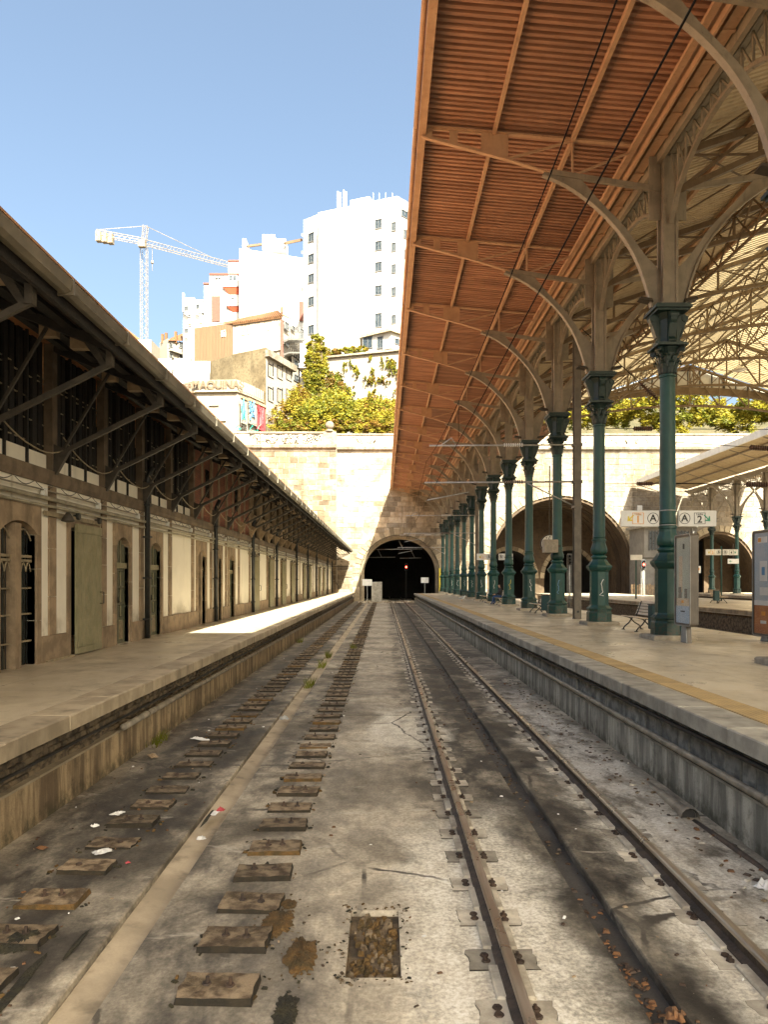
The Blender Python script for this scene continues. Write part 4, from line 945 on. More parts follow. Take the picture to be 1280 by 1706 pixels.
# ------------------------------------------------------------------ right platform: iron columns
XC = 7.6; CSP = 6.4; CY = [20.1+CSP*k for k in range(-2, 13)]
ZCAP = PZ+8.86; ZRF = 14.12
def oct_prism(m, prof, c=(0,0,0), mi=0): m.lathe([(r/math.cos(math.pi/8), z) for (r, z) in prof], 8, c, mi, rot=math.pi/8)
def column_parts():
    P = []
    m = MB(); m.bbox(-.56, .56, -.56, .56, 0, .12, .03); P.append(('base_slab', m, 'granite', 0, 0))
    m = MB(); oct_prism(m, [(.40, .12), (.40, .44), (.37, .48), (.37, .52), (.41, .55), (.41, .58), (.33, .66), (.31, .70)]); P.append(('plinth', m, 'green', 0, 0))
    m = MB(); oct_prism(m, [(.30, .70), (.30, 1.86), (.32, 1.90), (.36, 1.93), (.41, 2.02), (.41, 2.08), (.36, 2.11), (.27, 2.24), (.25, 2.30)]); P.append(('pedestal', m, 'green', 0, 0))
    m = MB(); m.lathe([(.24, 2.28), (.24, 2.34), (.27, 2.36), (.27, 2.41), (.22, 2.44), (.20, 2.48)], 20); P.append(('ring', m, 'green', 1, 0))
    fl = lambda a, z: 1+.075*abs(math.cos(4*a))
    m = MB(); m.lathe([(.20, 2.46), (.255, 2.52), (.275, 2.60), (.265, 2.70), (.225, 2.82), (.205, 2.92), (.215, 2.95)], 32, mod=fl); P.append(('leafed_vase', m, 'green', 1, 0))
    m = MB(); m.lathe([(.20, 2.93), (.245, 2.95), (.245, 3.0), (.21, 3.03), (.21, 3.06), (.225, 3.08), (.21, 3.11), (.206, 4.5), (.196, 6.97), (.225, 6.99), (.225, 7.04), (.2, 7.06)], 24); P.append(('shaft', m, 'green', 1, 30))
    # corinthian capital: bell, leaves, abacus
    m = MB(); m.lathe([(.19, 7.05), (.20, 7.3), (.25, 7.6), (.32, 7.72), (.33, 7.74)], 20)
    for (n, z0, h, r0, off) in ((8, 7.08, .30, .215, 0), (8, 7.24, .32, .235, math.pi/8)):
        for k in range(n):
            a = 2*math.pi*k/n+off; ca, sa = math.cos(a), math.sin(a); pr = [(r0, z0, .075), (r0+.02, z0+h*.45, .085), (r0+.055, z0+h*.8, .07), (r0+.12, z0+h, .05), (r0+.15, z0+h*.92, .03), (r0+.13, z0+h*.82, .02)]
            b = len(m.v)
            for (r, z, wd) in pr:
                for s in (-1, 0, 1):
                    rr_ = r+(.025 if s == 0 else 0); m.v.append((rr_*ca-s*wd*sa, rr_*sa+s*wd*ca, z))
            for i in range(len(pr)-1):
                for s in (0, 1): m.f.append((b+i*3+s, b+i*3+s+1, b+(i+1)*3+s+1, b+(i+1)*3+s)); m.m.append(0)
    for k in range(4):                                              # volutes
        a = math.pi/4+k*math.pi/2; c = (.40*math.cos(a), .40*math.sin(a)); d = (math.cos(a), math.sin(a))
        m.tube([(c[0]-d[1]*.05, c[1]+d[0]*.05, 7.68), (c[0]+d[1]*.05, c[1]-d[0]*.05, 7.68)], .075, 10)
        m.bar((.22*d[0], .22*d[1], 7.5), (.38*d[0], .38*d[1], 7.70), .07, .05)
    m.box(-.41, .41, -.41, .41, 7.755, 7.80); m.box(-.37, .37, -.37, .37, 7.80, 7.84); P.append(('capital', m, 'green_d', 0, 0))
    m = MB(); oct_prism(m, [(.24, 7.84), (.22, 8.0), (.22, 8.5), (.30, 8.66)]); m.box(-.42, .42, -.42, .42, 8.66, 8.72); m.box(-.48, .48, -.48, .48, 8.72, 8.79); m.box(-.44, .44, -.44, .44, 8.79, 8.84); P.append(('impost_block', m, 'green_d', 0, 0))
    for k in range(4):                                              # scrolled consoles on the four sides
        a = k*math.pi/2; m = MB()
        sh = [(.20, 7.85), (.33, 7.85), (.34, 7.93), (.29, 8.0), (.31, 8.12), (.37, 8.26), (.46, 8.40), (.50, 8.50), (.49, 8.60), (.43, 8.655), (.20, 8.655)]
        m.ext(sh, 'y', -.085, .085); m.tube([(.43, -.11, 8.54), (.43, .11, 8.54)], .085, 12); m.tube([(.315, -.1, 7.90), (.315, .1, 7.90)], .05, 10); m.ext([(.3, 8.03), (.33, 8.03), (.43, 8.32), (.40, 8.36)], 'y', -.1, .1)
        mm = MB(); ca, sa = math.cos(a), math.sin(a); mm.v = [(x*ca-y*sa, x*sa+y*ca, z) for (x, y, z) in m.v]; mm.f = m.f; mm.m = m.m; P.append(('console', mm, 'green_d', 0, 0))
    # riveted pillar: cross of plates and angles
    m = MB(); m.box(-.20, .20, -.20, -.165, 8.84, 12.95); m.box(-.20, .20, .165, .20, 8.84, 12.95); m.box(-.165, .165, -.03, .03, 8.84, 12.95); m.box(-.03, .03, -.165, .165, 8.84, 12.95)
    for sx in (-1, 1):
        for sy in (-1, 1): m.box(*sorted((sx*.2, sx*.13)), *sorted((sy*.2, sy*.235)), 8.84, 12.95)
    m.box(-.24, .24, -.24, .24, 8.841, 8.93); P.append(('pillar', m, 'iron', 0, 0))
    m = MB()
    for k in range(40):
        z = 9.0+k*.098
        for x in (-.165, .165): m.add([(x-.018, -.236, z), (x, -.236, z-.018), (x+.018, -.236, z), (x, -.236, z+.018), (x, -.256, z)], [(0,1,4), (1,2,4), (2,3,4), (3,0,4)])
    P.append(('rivets', m, 'iron', 0, 0))
    # arched brackets to both sides in the plane across the tracks
    for s in (-1, 1):
        cv = [(-.42, 8.86), (-.53, 9.38), (-.82, 10.18), (-1.30, 10.92), (-1.95, 11.60), (-2.70, 12.14), (-3.34, 12.42)]
        inn = [(-.2, 8.86), (-.2, 9.75), (-.62, 10.28), (-1.14, 11.0), (-1.83, 11.72), (-2.5, 12.42), (-3.30, 12.53)]
        def dense(ps):
            out = []
            for i in range(len(ps)-1):
                p0, p1, p2, p3 = ps[max(i-1, 0)], ps[i], ps[i+1], ps[min(i+2, len(ps)-1)]
                for q_ in (0, .25, .5, .75): out.append(tuple(.5*(2*p1[d]+(p2[d]-p0[d])*q_+(2*p0[d]-5*p1[d]+4*p2[d]-p3[d])*q_*q_+(3*p1[d]-p0[d]-3*p2[d]+p3[d])*q_**3) for d in (0, 1)))
            return out+[ps[-1]]
        off = dense([(x-.05*(.9 if i < 3 else .4), z-.035*(0 if i == 0 else 1)) for i, (x, z) in enumerate(cv)]); cv = dense(cv); inn = dense(inn)
        a = [(s*x, z) for (x, z) in cv]; b = [(s*x, z) for (x, z) in inn]; m = MB(); m.strip(a, b, 'y', -.02, .02); P.append(('bracket_web', m, 'iron', 0, 0))
        m = MB(); m.strip(a, [(s*x, z) for (x, z) in off], 'y', -.085, .085); P.append(('bracket_flange', m, 'iron', 0, 0))
        m = MB(); m.bar((s*-3.1, 0, 12.47), (s*-.2, 0, 12.02), .10, .14); m.box(*sorted((s*-.5, s*-.2)), -.022, .022, 11.2, 12.9); P.append(('bracket_strut', m, 'iron', 0, 0))
    for s in (-1, 1):
        m = MB(); m.add([(s*.42, -.14, 8.98), (s*.78, -.14, 9.06), (s*.78, .14, 9.06), (s*.42, .14, 8.98), (s*.44, -.1, 9.08), (s*.74, -.1, 9.13), (s*.74, .1, 9.13), (s*.44, .1, 9.08)], [(0,1,2,3), (4,5,6,7), (0,1,5,4), (1,2,6,5), (2,3,7,6), (3,0,4,7)]); m.bar((s*.4, 0, 8.84), (s*.5, 0, 9.02), .03); P.append(('floodlight', m, 'steel_d', 0, 0))
    return P
colp = column_parts()
def make_column(loc, label):
    t = thing('iron_column', label, 'column', loc, 0, 'iron columns along the right platform')
    for (n, m, mat, sm, ang) in colp:
        o = part(n, m, M[mat], t, bool(sm))
        if ang: weighted(o, ang)
    return t
ORD = ['nearest', 'second', 'third', 'fourth', 'fifth', 'sixth', 'seventh', 'eighth', 'ninth', 'tenth', 'eleventh', 'twelfth', 'farthest']
c0 = None; columns = []
for k, y in enumerate(CY):
    if k < 2: lb = 'green iron column just beyond the right picture edge, its bracket reaching into view' if k == 1 else 'green iron column outside the picture beside the camera'
    else:
        i = k-2; ex = {0: ' behind the bronze poster case, carrying the platform A sign', 1: ' with the bench to its right', 2: ' just left of the grey mast', 4: ' with a yellow tag on its pedestal', 5: ' carrying the second direction sign'}.get(i, ' counted from the camera')
        lb = ORD[i]+' green cast-iron column on the right platform'+ex
    if c0 is None: c0 = make_column((XC, y, PZ), lb); c = c0
    else: c = copy_tree(c0, None, (XC, y, PZ)); c['label'] = lb
    columns.append(c)
# pale tags sprayed on pedestals
def tagline(col, pts, mat, r=.012):
    part('spray_tag', MB().tube(pts, r, 5), M[mat], col)
q = random.Random(2)
for k in range(3, 13):
    p = [(q.uniform(-.08, .08), -.305, 1.0+j*.075+q.uniform(-.03, .03)) for j in range(9)]
    tagline(columns[k], p, 'gr_yel' if k == 6 else ('gr_blue' if k == 4 else 'signw'), .014)

# ------------------------------------------------------------------ left canopy of the right platform
cn = thing('platform_canopy', 'tall canopy with terracotta corrugated underside over the right-hand track', 'roof', (XC, 20, ZRF))
def K(name, m, mat, **k): return part(name, m, mat, cn, world=True, **k)
XE = 1.02; ZE = 14.95; XI = 7.1; ZI = 14.42                   # sheet from the outer edge to the girder
YC0, YC1 = -14.0, WALLY+.25
def corr(m, x0, z0, x1, z1, ya, yb, per=.2, amp=.14, th=.006, mi=0):
    n = int(round((yb-ya)/per)); b = len(m.v); prof = ((0, 0), (.5, 0), (.58, 1), (.92, 1))
    ys = []
    for k in range(n):
        for (f, h) in prof: ys.append((ya+(yb-ya)*(k+f)/n, h*amp))
    ys.append((yb, 0))
    for (y, h) in ys: m.v.append((x0, y, z0+h)); m.v.append((x1, y, z1+h))
    for k in range(len(ys)-1): m.f.append((b+2*k, b+2*k+1, b+2*k+3, b+2*k+2)); m.m.append(mi)
bays = [YC0]+[y for y in CY if YC0 < y < YC1-3]+[YC1]
for i in range(len(bays)-1):
    for (fa, fb, dz) in ((0, .36, 0), (.35, .70, .008), (.69, 1, .016)):
        m = MB(); xa = XE-.12+(XI+.3-XE)*fa; xb = XE-.12+(XI+.3-XE)*fb
        za = ZE+(ZI-ZE)*(xa-XE)/(XI-XE); zb = ZE+(ZI-ZE)*(xb-XE)/(XI-XE)
        corr(m, xa, za-dz, xb, zb-dz, bays[i], bays[i+1]); K('roof_sheet', m, M['roof_o'])
    for (x, w_, h_) in ((2.95, .09, .13), (5.05, .10, .14)):
        z = ZE+(ZI-ZE)*(x-XE)/(XI-XE)-.02; K('purlin', MB().box(x-w_/2, x+w_/2, bays[i], bays[i+1]-.01, z-h_, z), M['iron_o'])
    z = ZE; K('fascia', MB().box(XE-.10, XE-.02, bays[i], bays[i+1]-.006, z-.30, z-.008), M['iron_o']); K('edge_gutter', MB().tube([(XE-.17, bays[i], z-.1), (XE-.17, bays[i+1]-.02, z-.1)], .065, 8), M['iron_o'], smooth=True)
    K('edge_angle', MB().box(XE-.018, XE+.10, bays[i], bays[i+1]-.006, z-.31, z-.27), M['iron_o'])
    for (x, w_, h_, dz) in ((6.62, .16, .10, .10), (6.84, .05, .34, .0), (7.12, .26, .09, .16)):   # valley gutter beams on the column line
        K('valley_beam', MB().box(x-w_/2, x+w_/2, bays[i], bays[i+1]-.01, ZI-.08-h_-dz, ZI-.08-dz), M['iron_o'])
    K('valley_beam', MB().box(7.30, 7.42, bays[i], bays[i+1]-.01, ZI-.55, ZI-.10), M['iron'])
    y = bays[i]+.9
    while y < min(bays[i+1], 60): K('splice_plate', MB().box(6.98, 7.27, y-.05, y+.05, ZI-.36, ZI-.332), M['iron_o']); y += .92
for y in [q for q in CY if q < YC1]:
    a = K('cantilever_arm', MB().bar((XE-.02, y, ZE-.36), (3.30, y, 13.98), .12, .035), M['iron_o'])
    part('arm_tip_flange', MB().bar((3.30, y, 13.98), (4.45, y, 13.62), .12, .035), M['iron_o'], a, world=True)
    ztp = lambda x: ZE+(ZI-ZE)*(x-XE)/(XI-XE)-.015
    zb_ = lambda x: ZE-.36+(13.98-ZE+.36)*(x-XE)/(3.3-XE)
    part('top_chord', MB().bar((XE, y, ztp(XE)-.06), (XI-.1, y, ztp(XI)-.06), .12, .05), M['iron_o'], a, world=True)
    m = MB()                                                       # web with oblong openings
    for (x0, x1) in ((1.05, 1.30), (1.75, 1.98), (2.60, 3.30)): m.ext([(x0, zb_(x0)), (x1, zb_(x1)), (x1, ztp(x1)-.05), (x0, ztp(x0)-.05)], 'y', y-.015, y+.015)
    for (x0, x1) in ((1.30, 1.75), (1.98, 2.60)):
        m.ext([(x0, zb_(x0)), (x1, zb_(x1)), (x1, zb_(x1)+.09), (x0, zb_(x0)+.09)], 'y', y-.015, y+.015); m.ext([(x0, ztp(x0)-.13), (x1, ztp(x1)-.13), (x1, ztp(x1)-.05), (x0, ztp(x0)-.05)], 'y', y-.015, y+.015)
    part('arm_web', m, M['iron_o'], a, world=True)
    for (p, q_) in (((3.3, 14.0), (5.05, ztp(5.05)-.1)), ((5.05, ztp(5.05)-.1), (5.05, 13.55)), ((5.05, 13.55), (6.9, ztp(6.9)-.12)), ((3.3, ztp(3.3)-.1), (3.3, 13.98))):
        part('arm_bar', MB().bar((p[0], y, p[1]), (q_[0], y, q_[1]), .07, .05), M['iron_o'], a, world=True)
# longitudinal lattice arches between the columns
def long_arch(y0, y1, xc, parent, mat):
    n = 12; L = y1-y0-.5; ya = y0+.25
    lo = [(ya+L*k/n, PZ+11.0+1.35*math.sin(math.pi*k/n)**.6) for k in range(n+1)]; lo2 = [(y, z+.09) for (y, z) in lo]
    r = part('arch_rib', MB().strip(lo, lo2, 'x', xc-.06, xc+.06), M[mat], parent, world=True)
    m = MB(); top = 14.0
    for k in range(1, n):
        m.bar((xc, lo[k][0], lo[k][1]), (xc, lo[k][0], top), .05, .05)
        if lo[k][1] < top-.35: m.bar((xc, lo[k][0], lo[k][1]), (xc, lo[min(n, k+1)][0], top), .04, .04)
    part('lattice_bars', m, M[mat], r, world=True); part('lattice_chord', MB().box(xc-.07, xc+.07, y0+.2, y1-.2, 14.0, 14.09), M[mat], r, world=True)
for i in range(len(CY)-1): long_arch(CY[i], CY[i+1], XC, cn, 'iron')
K('valley_beam', MB().box(7.7, 7.85, YC0, YC1, 14.02, 14.12), M['iron']); K('valley_gutter', MB().box(7.2, 8.1, YC0, YC1, 14.47, 14.53), M['zinc'])

# ------------------------------------------------------------------ shed over the inner tracks, and its open gable
SH0, SH1 = -14.0, 58.5; XM = 23.8; sl = 0.33
sh = thing('train_shed_roof', 'wide lattice-trussed train shed roof with a glazed gable over the inner tracks', 'roof', (XM, SH1, 14.2))
def S(name, m, mat, **k): return part(name, m, mat, sh, world=True, **k)
def zr(x): return 14.3+sl*(x-7.7) if x < XM else 14.3+sl*(2*XM-7.7-x)
syb = [SH0]+[y for y in CY if SH0 < y <= SH1+.1]
syb[-1] = SH1
for i in range(len(syb)-1):
    segs_ = [(7.75, 14.2, 'roof_c'), (14.15, 19.0, 'roof_t'), (18.95, 23.8, 'roof_t'), (23.8, 28.65, 'roof_t'), (28.6, 33.45, 'roof_t'), (33.4, 39.8, 'roof_c')]
    for (xa, xb, mt) in segs_:
        m = MB(); corr(m, xa, zr(xa), xb, zr(xb), syb[i], syb[i+1], .2 if xb < 15 else .3, .04); S('roof_sheet', m, M[mt])
    for x in (9.7, 11.9, 14.1, 16.5, 18.9, 21.3, 23.5, 26.5, 29, 31.5, 33.7, 36, 38):
        S('purlin', MB().box(x-.06, x+.06, syb[i], syb[i+1]-.01, zr(x)-.17, zr(x)-.015), M['iron_o'] if x < 14.5 else M['iron'])
N = 14
for y in [c for c in CY if c < SH1-.5]+[SH1-.15]:
    bot = []; top = []
    for k in range(N+1):
        x = XC+.2+(2*XM-2*XC-.4)*k/N; f = k/N; bot.append((x, y, 13.1+3.2*math.sin(math.pi*f)**.75)); top.append((x, y, zr(x)-.24))
    bt = S('truss', MB(), M['iron_t']) if False else None
    m = MB(); 
    for k in range(N): m.bar(top[k], top[k+1], .17, .18)
    tr = S('truss', m, M['iron_t'])
    m = MB()
    for k in range(N): m.bar(bot[k], bot[k+1], .16, .15)
    part('bottom_chord', m, M['iron_t'], tr, world=True)
    for k in range(N+1): part('web_post', MB().bar(bot[k], top[k], .08, .08), M['iron_t'], tr, world=True)
    for k in range(N):
        a, b = (bot[k], top[k+1]) if k < N/2 else (top[k], bot[k+1]); part('web_diagonal', MB().bar(a, b, .085, .085), M['iron_t'], tr, world=True)
        part('counter_tie', MB().bar((top[k] if k < N/2 else bot[k]), (bot[k+1] if k < N/2 else top[k+1]), .05, .05), M['iron_t'], tr, world=True)
# longitudinal lattice girders and wind braces between the trusses
ty = [c for c in CY if c < SH1-.5]+[SH1-.15]
for i in range(len(ty)-1):
    for x in (12.4, 17.2, 23.8, 30.4):
        zt_ = zr(x)-.3; zb_2 = zt_-1.25; n_ = 5; g_ = S('lattice_girder', MB().bar((x, ty[i], zt_), (x, ty[i+1], zt_), .08, .08), M['iron_t']); part('lower_chord', MB().bar((x, ty[i], zb_2), (x, ty[i+1], zb_2), .08, .08), M['iron_t'], g_, world=True)
        for k in range(n_):
            ya = ty[i]+(ty[i+1]-ty[i])*k/n_; yb = ty[i]+(ty[i+1]-ty[i])*(k+1)/n_
            part('lattice_bar', MB().bar((x, ya, zt_), (x, yb, zb_2), .05, .05), M['iron_t'], g_, world=True); part('lattice_bar', MB().bar((x, ya, zb_2), (x, yb, zt_), .05, .05), M['iron_t'], g_, world=True)
    for (xa, xb) in ((8.2, 14.1), (14.1, 23.5), (24.1, 33.5)):
        for (y_, y2_) in ((ty[i], ty[i+1]), (ty[i+1], ty[i])): S('wind_brace', MB().bar((xa, y_, zr(xa)-.2), (xb, y2_, zr(xb)-.2), .04, .04), M['iron_t'])
# gable screen at the far end: arched beam, mullions, frosted panes
yg = SH1+.25; n = 34; pts = []
for k in range(n+1):
    x = XC+.3+(2*XM-2*XC-.6)*k/n; pts.append((x, 14.35+2.9*math.sin(math.pi*k/n)**.9))
m = MB(); m.strip([(x, z) for (x, z) in pts], [(x, z+.55) for (x, z) in pts], 'y', yg-.2, yg+.08); gb = S('gable_beam', m, M['iron_t'])
def zscr(x): return min(zr(x)-.05, 17.1+2.0*math.sin(math.pi*(x-XC)/(2*XM-2*XC))**1.5)
for k in range(n):
    (x0, z0), (x1, z1) = pts[k], pts[k+1]
    a, b = zscr(x0), zscr(x1)
    if a > z0+.45 or b > z1+.45: part('gable_pane', MB().add([(x0+.03, yg, z0+.4), (x1-.03, yg, z1+.4), (x1-.03, yg, max(b, z1+.41)), (x0+.03, yg, max(a, z0+.41)), (x0+.03, yg+.012, z0+.4), (x1-.03, yg+.012, z1+.4), (x1-.03, yg+.012, max(b, z1+.41)), (x0+.03, yg+.012, max(a, z0+.41))], [(0,1,2,3), (7,6,5,4), (0,4,5,1), (3,2,6,7)]), M['gable_g'], gb, world=True)
    if a > z0+.4: part('mullion', MB().box(x0-.04-(.05 if k % 4 == 0 else 0), x0+.04+(.05 if k % 4 == 0 else 0), yg-.06, yg+.06, z0+.3, a), M['steel_d'], gb, world=True)
m = MB()
for z in (15.6, 16.7):
    xs_ = [x for (x, zz) in pts if zz+.42 < z < zr(x)]
    if xs_:
        lft = [x for x in xs_ if x < XM]; rgt = [x for x in xs_ if x >= XM]
        for g_ in (lft, rgt):
            if len(g_) > 1: m.box(min(g_), max(g_), yg-.03, yg+.03, z-.025, z+.025)
part('glazing_rails', m, M['steel_d'], gb, world=True)
for k in range(n):                                             # brown sheeting above the glazing
    x0, x1 = pts[k][0], pts[k+1][0]; a, b = zscr(x0), zscr(x1)
    if zr(x0)-a > .1 or zr(x1)-b > .1: part('gable_sheet', MB().ext([(x0, a), (x1, b), (x1, max(b+.01, zr(x1)-.02)), (x0, max(a+.01, zr(x0)-.02))], 'y', yg-.03+.02*(k % 2), yg+.03+.02*(k % 2)), M['brownclad'], gb, world=True)
# inward wing of the canopy beyond the shed
w2 = thing('platform_canopy', 'inner wing of the iron canopy beyond the shed gable', 'roof', (XC, 62, ZRF))
for i in range(len(bays)-1):
    if bays[i] < SH1-1: continue
    m = MB(); corr(m, 7.8, 14.35, 13.4, 14.95, bays[i], bays[i+1]-.004); part('roof_sheet', m, M['roof_o'], w2, world=True)
    for x in (9.8, 11.8): part('purlin', MB().box(x-.05, x+.05, bays[i], bays[i+1]-.01, 14.35+(x-7.8)*.107-.15, 14.35+(x-7.8)*.107-.015), M['iron_o'], w2, world=True)
    part('fascia', MB().box(13.4, 13.47, bays[i], bays[i+1]-.006, 14.65, 15.0), M['iron'], w2, world=True)
    part('cantilever_arm', MB().bar((10.7, bays[i], 13.65), (13.35, bays[i], 14.62), .1, .05), M['iron_o'], w2, world=True)
# ------------------------------------------------------------------ far canopy and its columns on the far platform
fc = thing('platform_canopy', 'far canopy with pale fascia on green columns over the far platform', 'roof', (40, 60, ZRF))
def F(name, m, mat, **k): return part(name, m, mat, fc, world=True, **k)
FY = [98.0-6.5*k for k in range(0, 7)]
for i in range(len(FY)-1):
    ya, yb = FY[i+1], FY[i]+.0
    m = MB(); corr(m, 33.0, 15.75, 39.6, 14.6, ya, yb-.004, .3); F('roof_sheet', m, M['roof_c']); m = MB(); corr(m, 40.4, 14.6, 48, 15.9, ya, yb-.004, .3); F('roof_sheet', m, M['roof_c'])
    F('fascia', MB().box(32.85, 33.0, ya, yb-.01, 15.25, 15.85), M['signw'])
    for x in (35.2, 37.4): F('purlin', MB().box(x-.06, x+.06, ya, yb-.01, 15.75-(x-33)*.174-.17, 15.75-(x-33)*.174-.02), M['iron'])
    F('girder', MB().box(39.7, 40.3, ya, yb-.01, 14.0, 14.5), M['iron'])
    long_arch(ya, yb, 40.0, fc, 'iron')
    F('cantilever_arm', MB().bar((33.05, yb-.2, 15.2), (37.0, yb-.2, 13.9), .1, .08), M['iron'])
LABF = ['green column of the far platform nearest the wall', 'second green column of the far platform from the wall', 'third green column of the far platform from the wall', 'green column of the far platform at the picture edge']
for k in range(6):
    c = copy_tree(c0, None, (40.0, FY[k]-6.5, PZ)); c['label'] = LABF[k] if k < 4 else 'green column of the far platform beyond the right picture edge'; c['group'] = 'iron columns along the far platform'
# ------------------------------------------------------------------ the hillside town behind the wall
hill = MB(); nx, ny = 40, 26
def hz(x, y):
    t = max(0.0, min(1.0, (y-106)/60)); return 20.6+t*t*(3-2*t)*(20 if x > -30 else 20-min(14, (-30-x)*.25))+math.sin(x*.13)*.5*t
for j in range(ny+1):
    for i in range(nx+1):
        x = -160+320*i/nx; y = WALLY-.8+1.0+170*(j/ny)**1.3; hill.v.append((x, y, hz(x, y)))
for j in range(ny):
    for i in range(nx): hill.f.append((j*(nx+1)+i, j*(nx+1)+i+1, (j+1)*(nx+1)+i+1, (j+1)*(nx+1)+i)); hill.m.append(0)
tag(part('hillside', hill, M['terr'], smooth=True), kind='structure')

def onfac(A, B, px, py):                     # the point of a facade A-B (plan) seen at a photo pixel
    k = (px-640)/FPX; dx, dy = B[0]-A[0], B[1]-A[1]; t = (k*A[1]-A[0])/(dx-k*dy); Y = A[1]+t*dy
    return (A[0]+t*dx, Y, EYE-(py-967)*Y/FPX)
def fac_box(m, A, B, p0, p1, d0, d1, mi=0):    # box on a facade between pixel corners p0 (left, top) and p1 (right, bottom)
    a = onfac(A, B, p0[0], p0[1]); b = onfac(A, B, p1[0], p1[1]); zt = a[2]; zb = onfac(A, B, p0[0], p1[1])[2]
    n = Vector((B[1]-A[1], -(B[0]-A[0]), 0)).normalized()
    if n.y > 0: n = -n
    P = lambda q, d, z: (q[0]+n.x*d, q[1]+n.y*d, z)
    m.add([P(a,d0,zb), P(b,d0,zb), P(b,d0,zt), P(a,d0,zt), P(a,d1,zb), P(b,d1,zb), P(b,d1,zt), P(a,d1,zt)], [(0,1,2,3), (7,6,5,4), (0,4,5,1), (1,5,6,2), (2,6,7,3), (3,7,4,0)], mi)
    return m
def window(root, A, B, cx, cy, w, h, frame='frame_c', pane='pane_blue', bars=True):
    p = part('window', fac_box(MB(), A, B, (cx-w/2, cy-h/2), (cx+w/2, cy+h/2), .03, .05), M[pane], root, world=True)
    m = MB(); t = 1.0
    for q in (((cx-w/2-t, cy-h/2-t), (cx+w/2+t, cy-h/2)), ((cx-w/2-t, cy+h/2), (cx+w/2+t, cy+h/2+t)), ((cx-w/2-t, cy-h/2), (cx-w/2, cy+h/2)), ((cx+w/2, cy-h/2), (cx+w/2+t, cy+h/2))): fac_box(m, A, B, q[0], q[1], .0, .16)
    if bars: fac_box(m, A, B, (cx-.3, cy-h/2), (cx+.3, cy+h/2), .04, .1)
    part('frame', m, M[frame], p, world=True); return p
def prism(poly, z0, z1): return MB().ext(poly, 'z', z0, z1)
def plan(px, Y): return ((px-640)*Y/FPX, Y)
def zat(py, Y): return EYE-(py-967)*Y/FPX

# tall white block
ZTW = zat(327, 135); A_ = plan(662, 135); B_ = plan(530, 141.1); C_ = plan(506, 143.9); D_ = plan(690, 138.5)
tw = thing('apartment_tower', 'tall plain white tower block with small square windows above the ivy', 'building', (-4, 142, 38))
# B->C side stands a little back
part('wall', prism([A_, B_, (B_[0]+2, B_[1]+16), (A_[0]+2, A_[1]+22), (D_[0]+9, D_[1]+14), D_], 36, ZTW), M['white'], tw, world=True)
C2 = (C_[0], C_[1]); part('stair_wing', prism([(B_[0]+.05, B_[1]+.45), C2, (C2[0]+2, C2[1]+14), (B_[0]+2, B_[1]+14)], 36, zat(367, 143.9)), M['white'], tw, world=True)
for (x, ys, w, h) in ((631, (375, 411, 446, 485, 535), 9.5, 14), (656.5, (379, 413, 449, 487, 533), 5.5, 13)):
    for y in ys: window(tw, A_, B_, x, y, w, h if not (x == 631 and y == 535) else 22)
for y in (398, 433, 466, 504, 551): window(tw, (B_[0]+.05, B_[1]+.45), C2, 519, y, 8, 13)
for (x, y, w, h) in ((674, 354, 10, 10), (675, 389, 5, 13), (676, 423, 5, 13), (676, 458, 5, 13)): window(tw, A_, D_, x, y, w, h)
part('downpipe', MB().tube([(B_[0]+.1, B_[1]-.3, 38), (B_[0]+.1, B_[1]-.3, ZTW-3)], .12, 6), M['frame_c'], tw, world=True)
m = MB(); fac_box(m, A_, B_, (580, 330), (612, 338), -3, -1); part('roof_cabin', m, M['white'], tw, world=True)
for (x, y0) in ((563, 320), (567, 322), (573, 318), (577, 321)):
    a = pt(x, 347, 141); b = pt(x, y0, 141); part('antenna_panel', MB().bar(a, b, .45, .3), M['alu'], tw, world=True)
for x in (622, 632, 643, 654): a = pt(x, 334, 139); b = pt(x, 322, 139); part('aerial', MB().bar(a, b, .08), M['alu'], tw, world=True)
# low annex with flat canopy at the foot of the tower
ax = thing('hillside_pavilion', 'low white pavilion with flat overhanging roof on the terrace', 'building', (0, 131, 40))
P1, P2, P3 = plan(604, 133), plan(652, 130), plan(680, 133)
part('wall', prism([P1, P2, P3, (P3[0], P3[1]+6), (P1[0], P1[1]+6)], zat(583, 131), zat(557, 131)), M['white'], ax, world=True)
q0, q1, q2 = plan(599, 133), plan(651, 129), plan(683, 132.5); part('roof', prism([q0, q1, q2, (q2[0], q2[1]+7), (q0[0], q0[1]+7)], zat(557, 131), zat(552, 131)), M['coping_l'], ax, world=True)
window(ax, P1, P2, 613, 573, 15, 18); window(ax, P1, P2, 634, 572, 8, 18); window(ax, P2, P3, 664, 568, 12, 8)
m = MB(); a = pt(588, 580, 131); b = pt(606, 588, 129); m.bar(a, b, .1)
for k in range(7):
    f = k/6; p = [a[i]+(b[i]-a[i])*f for i in range(3)]; m.bar(p, (p[0], p[1], p[2]+1.0), .06)
m.bar((a[0], a[1], a[2]+1), (b[0], b[1], b[2]+1), .08); part('stair_railing', m, M['signw'], ax, world=True)
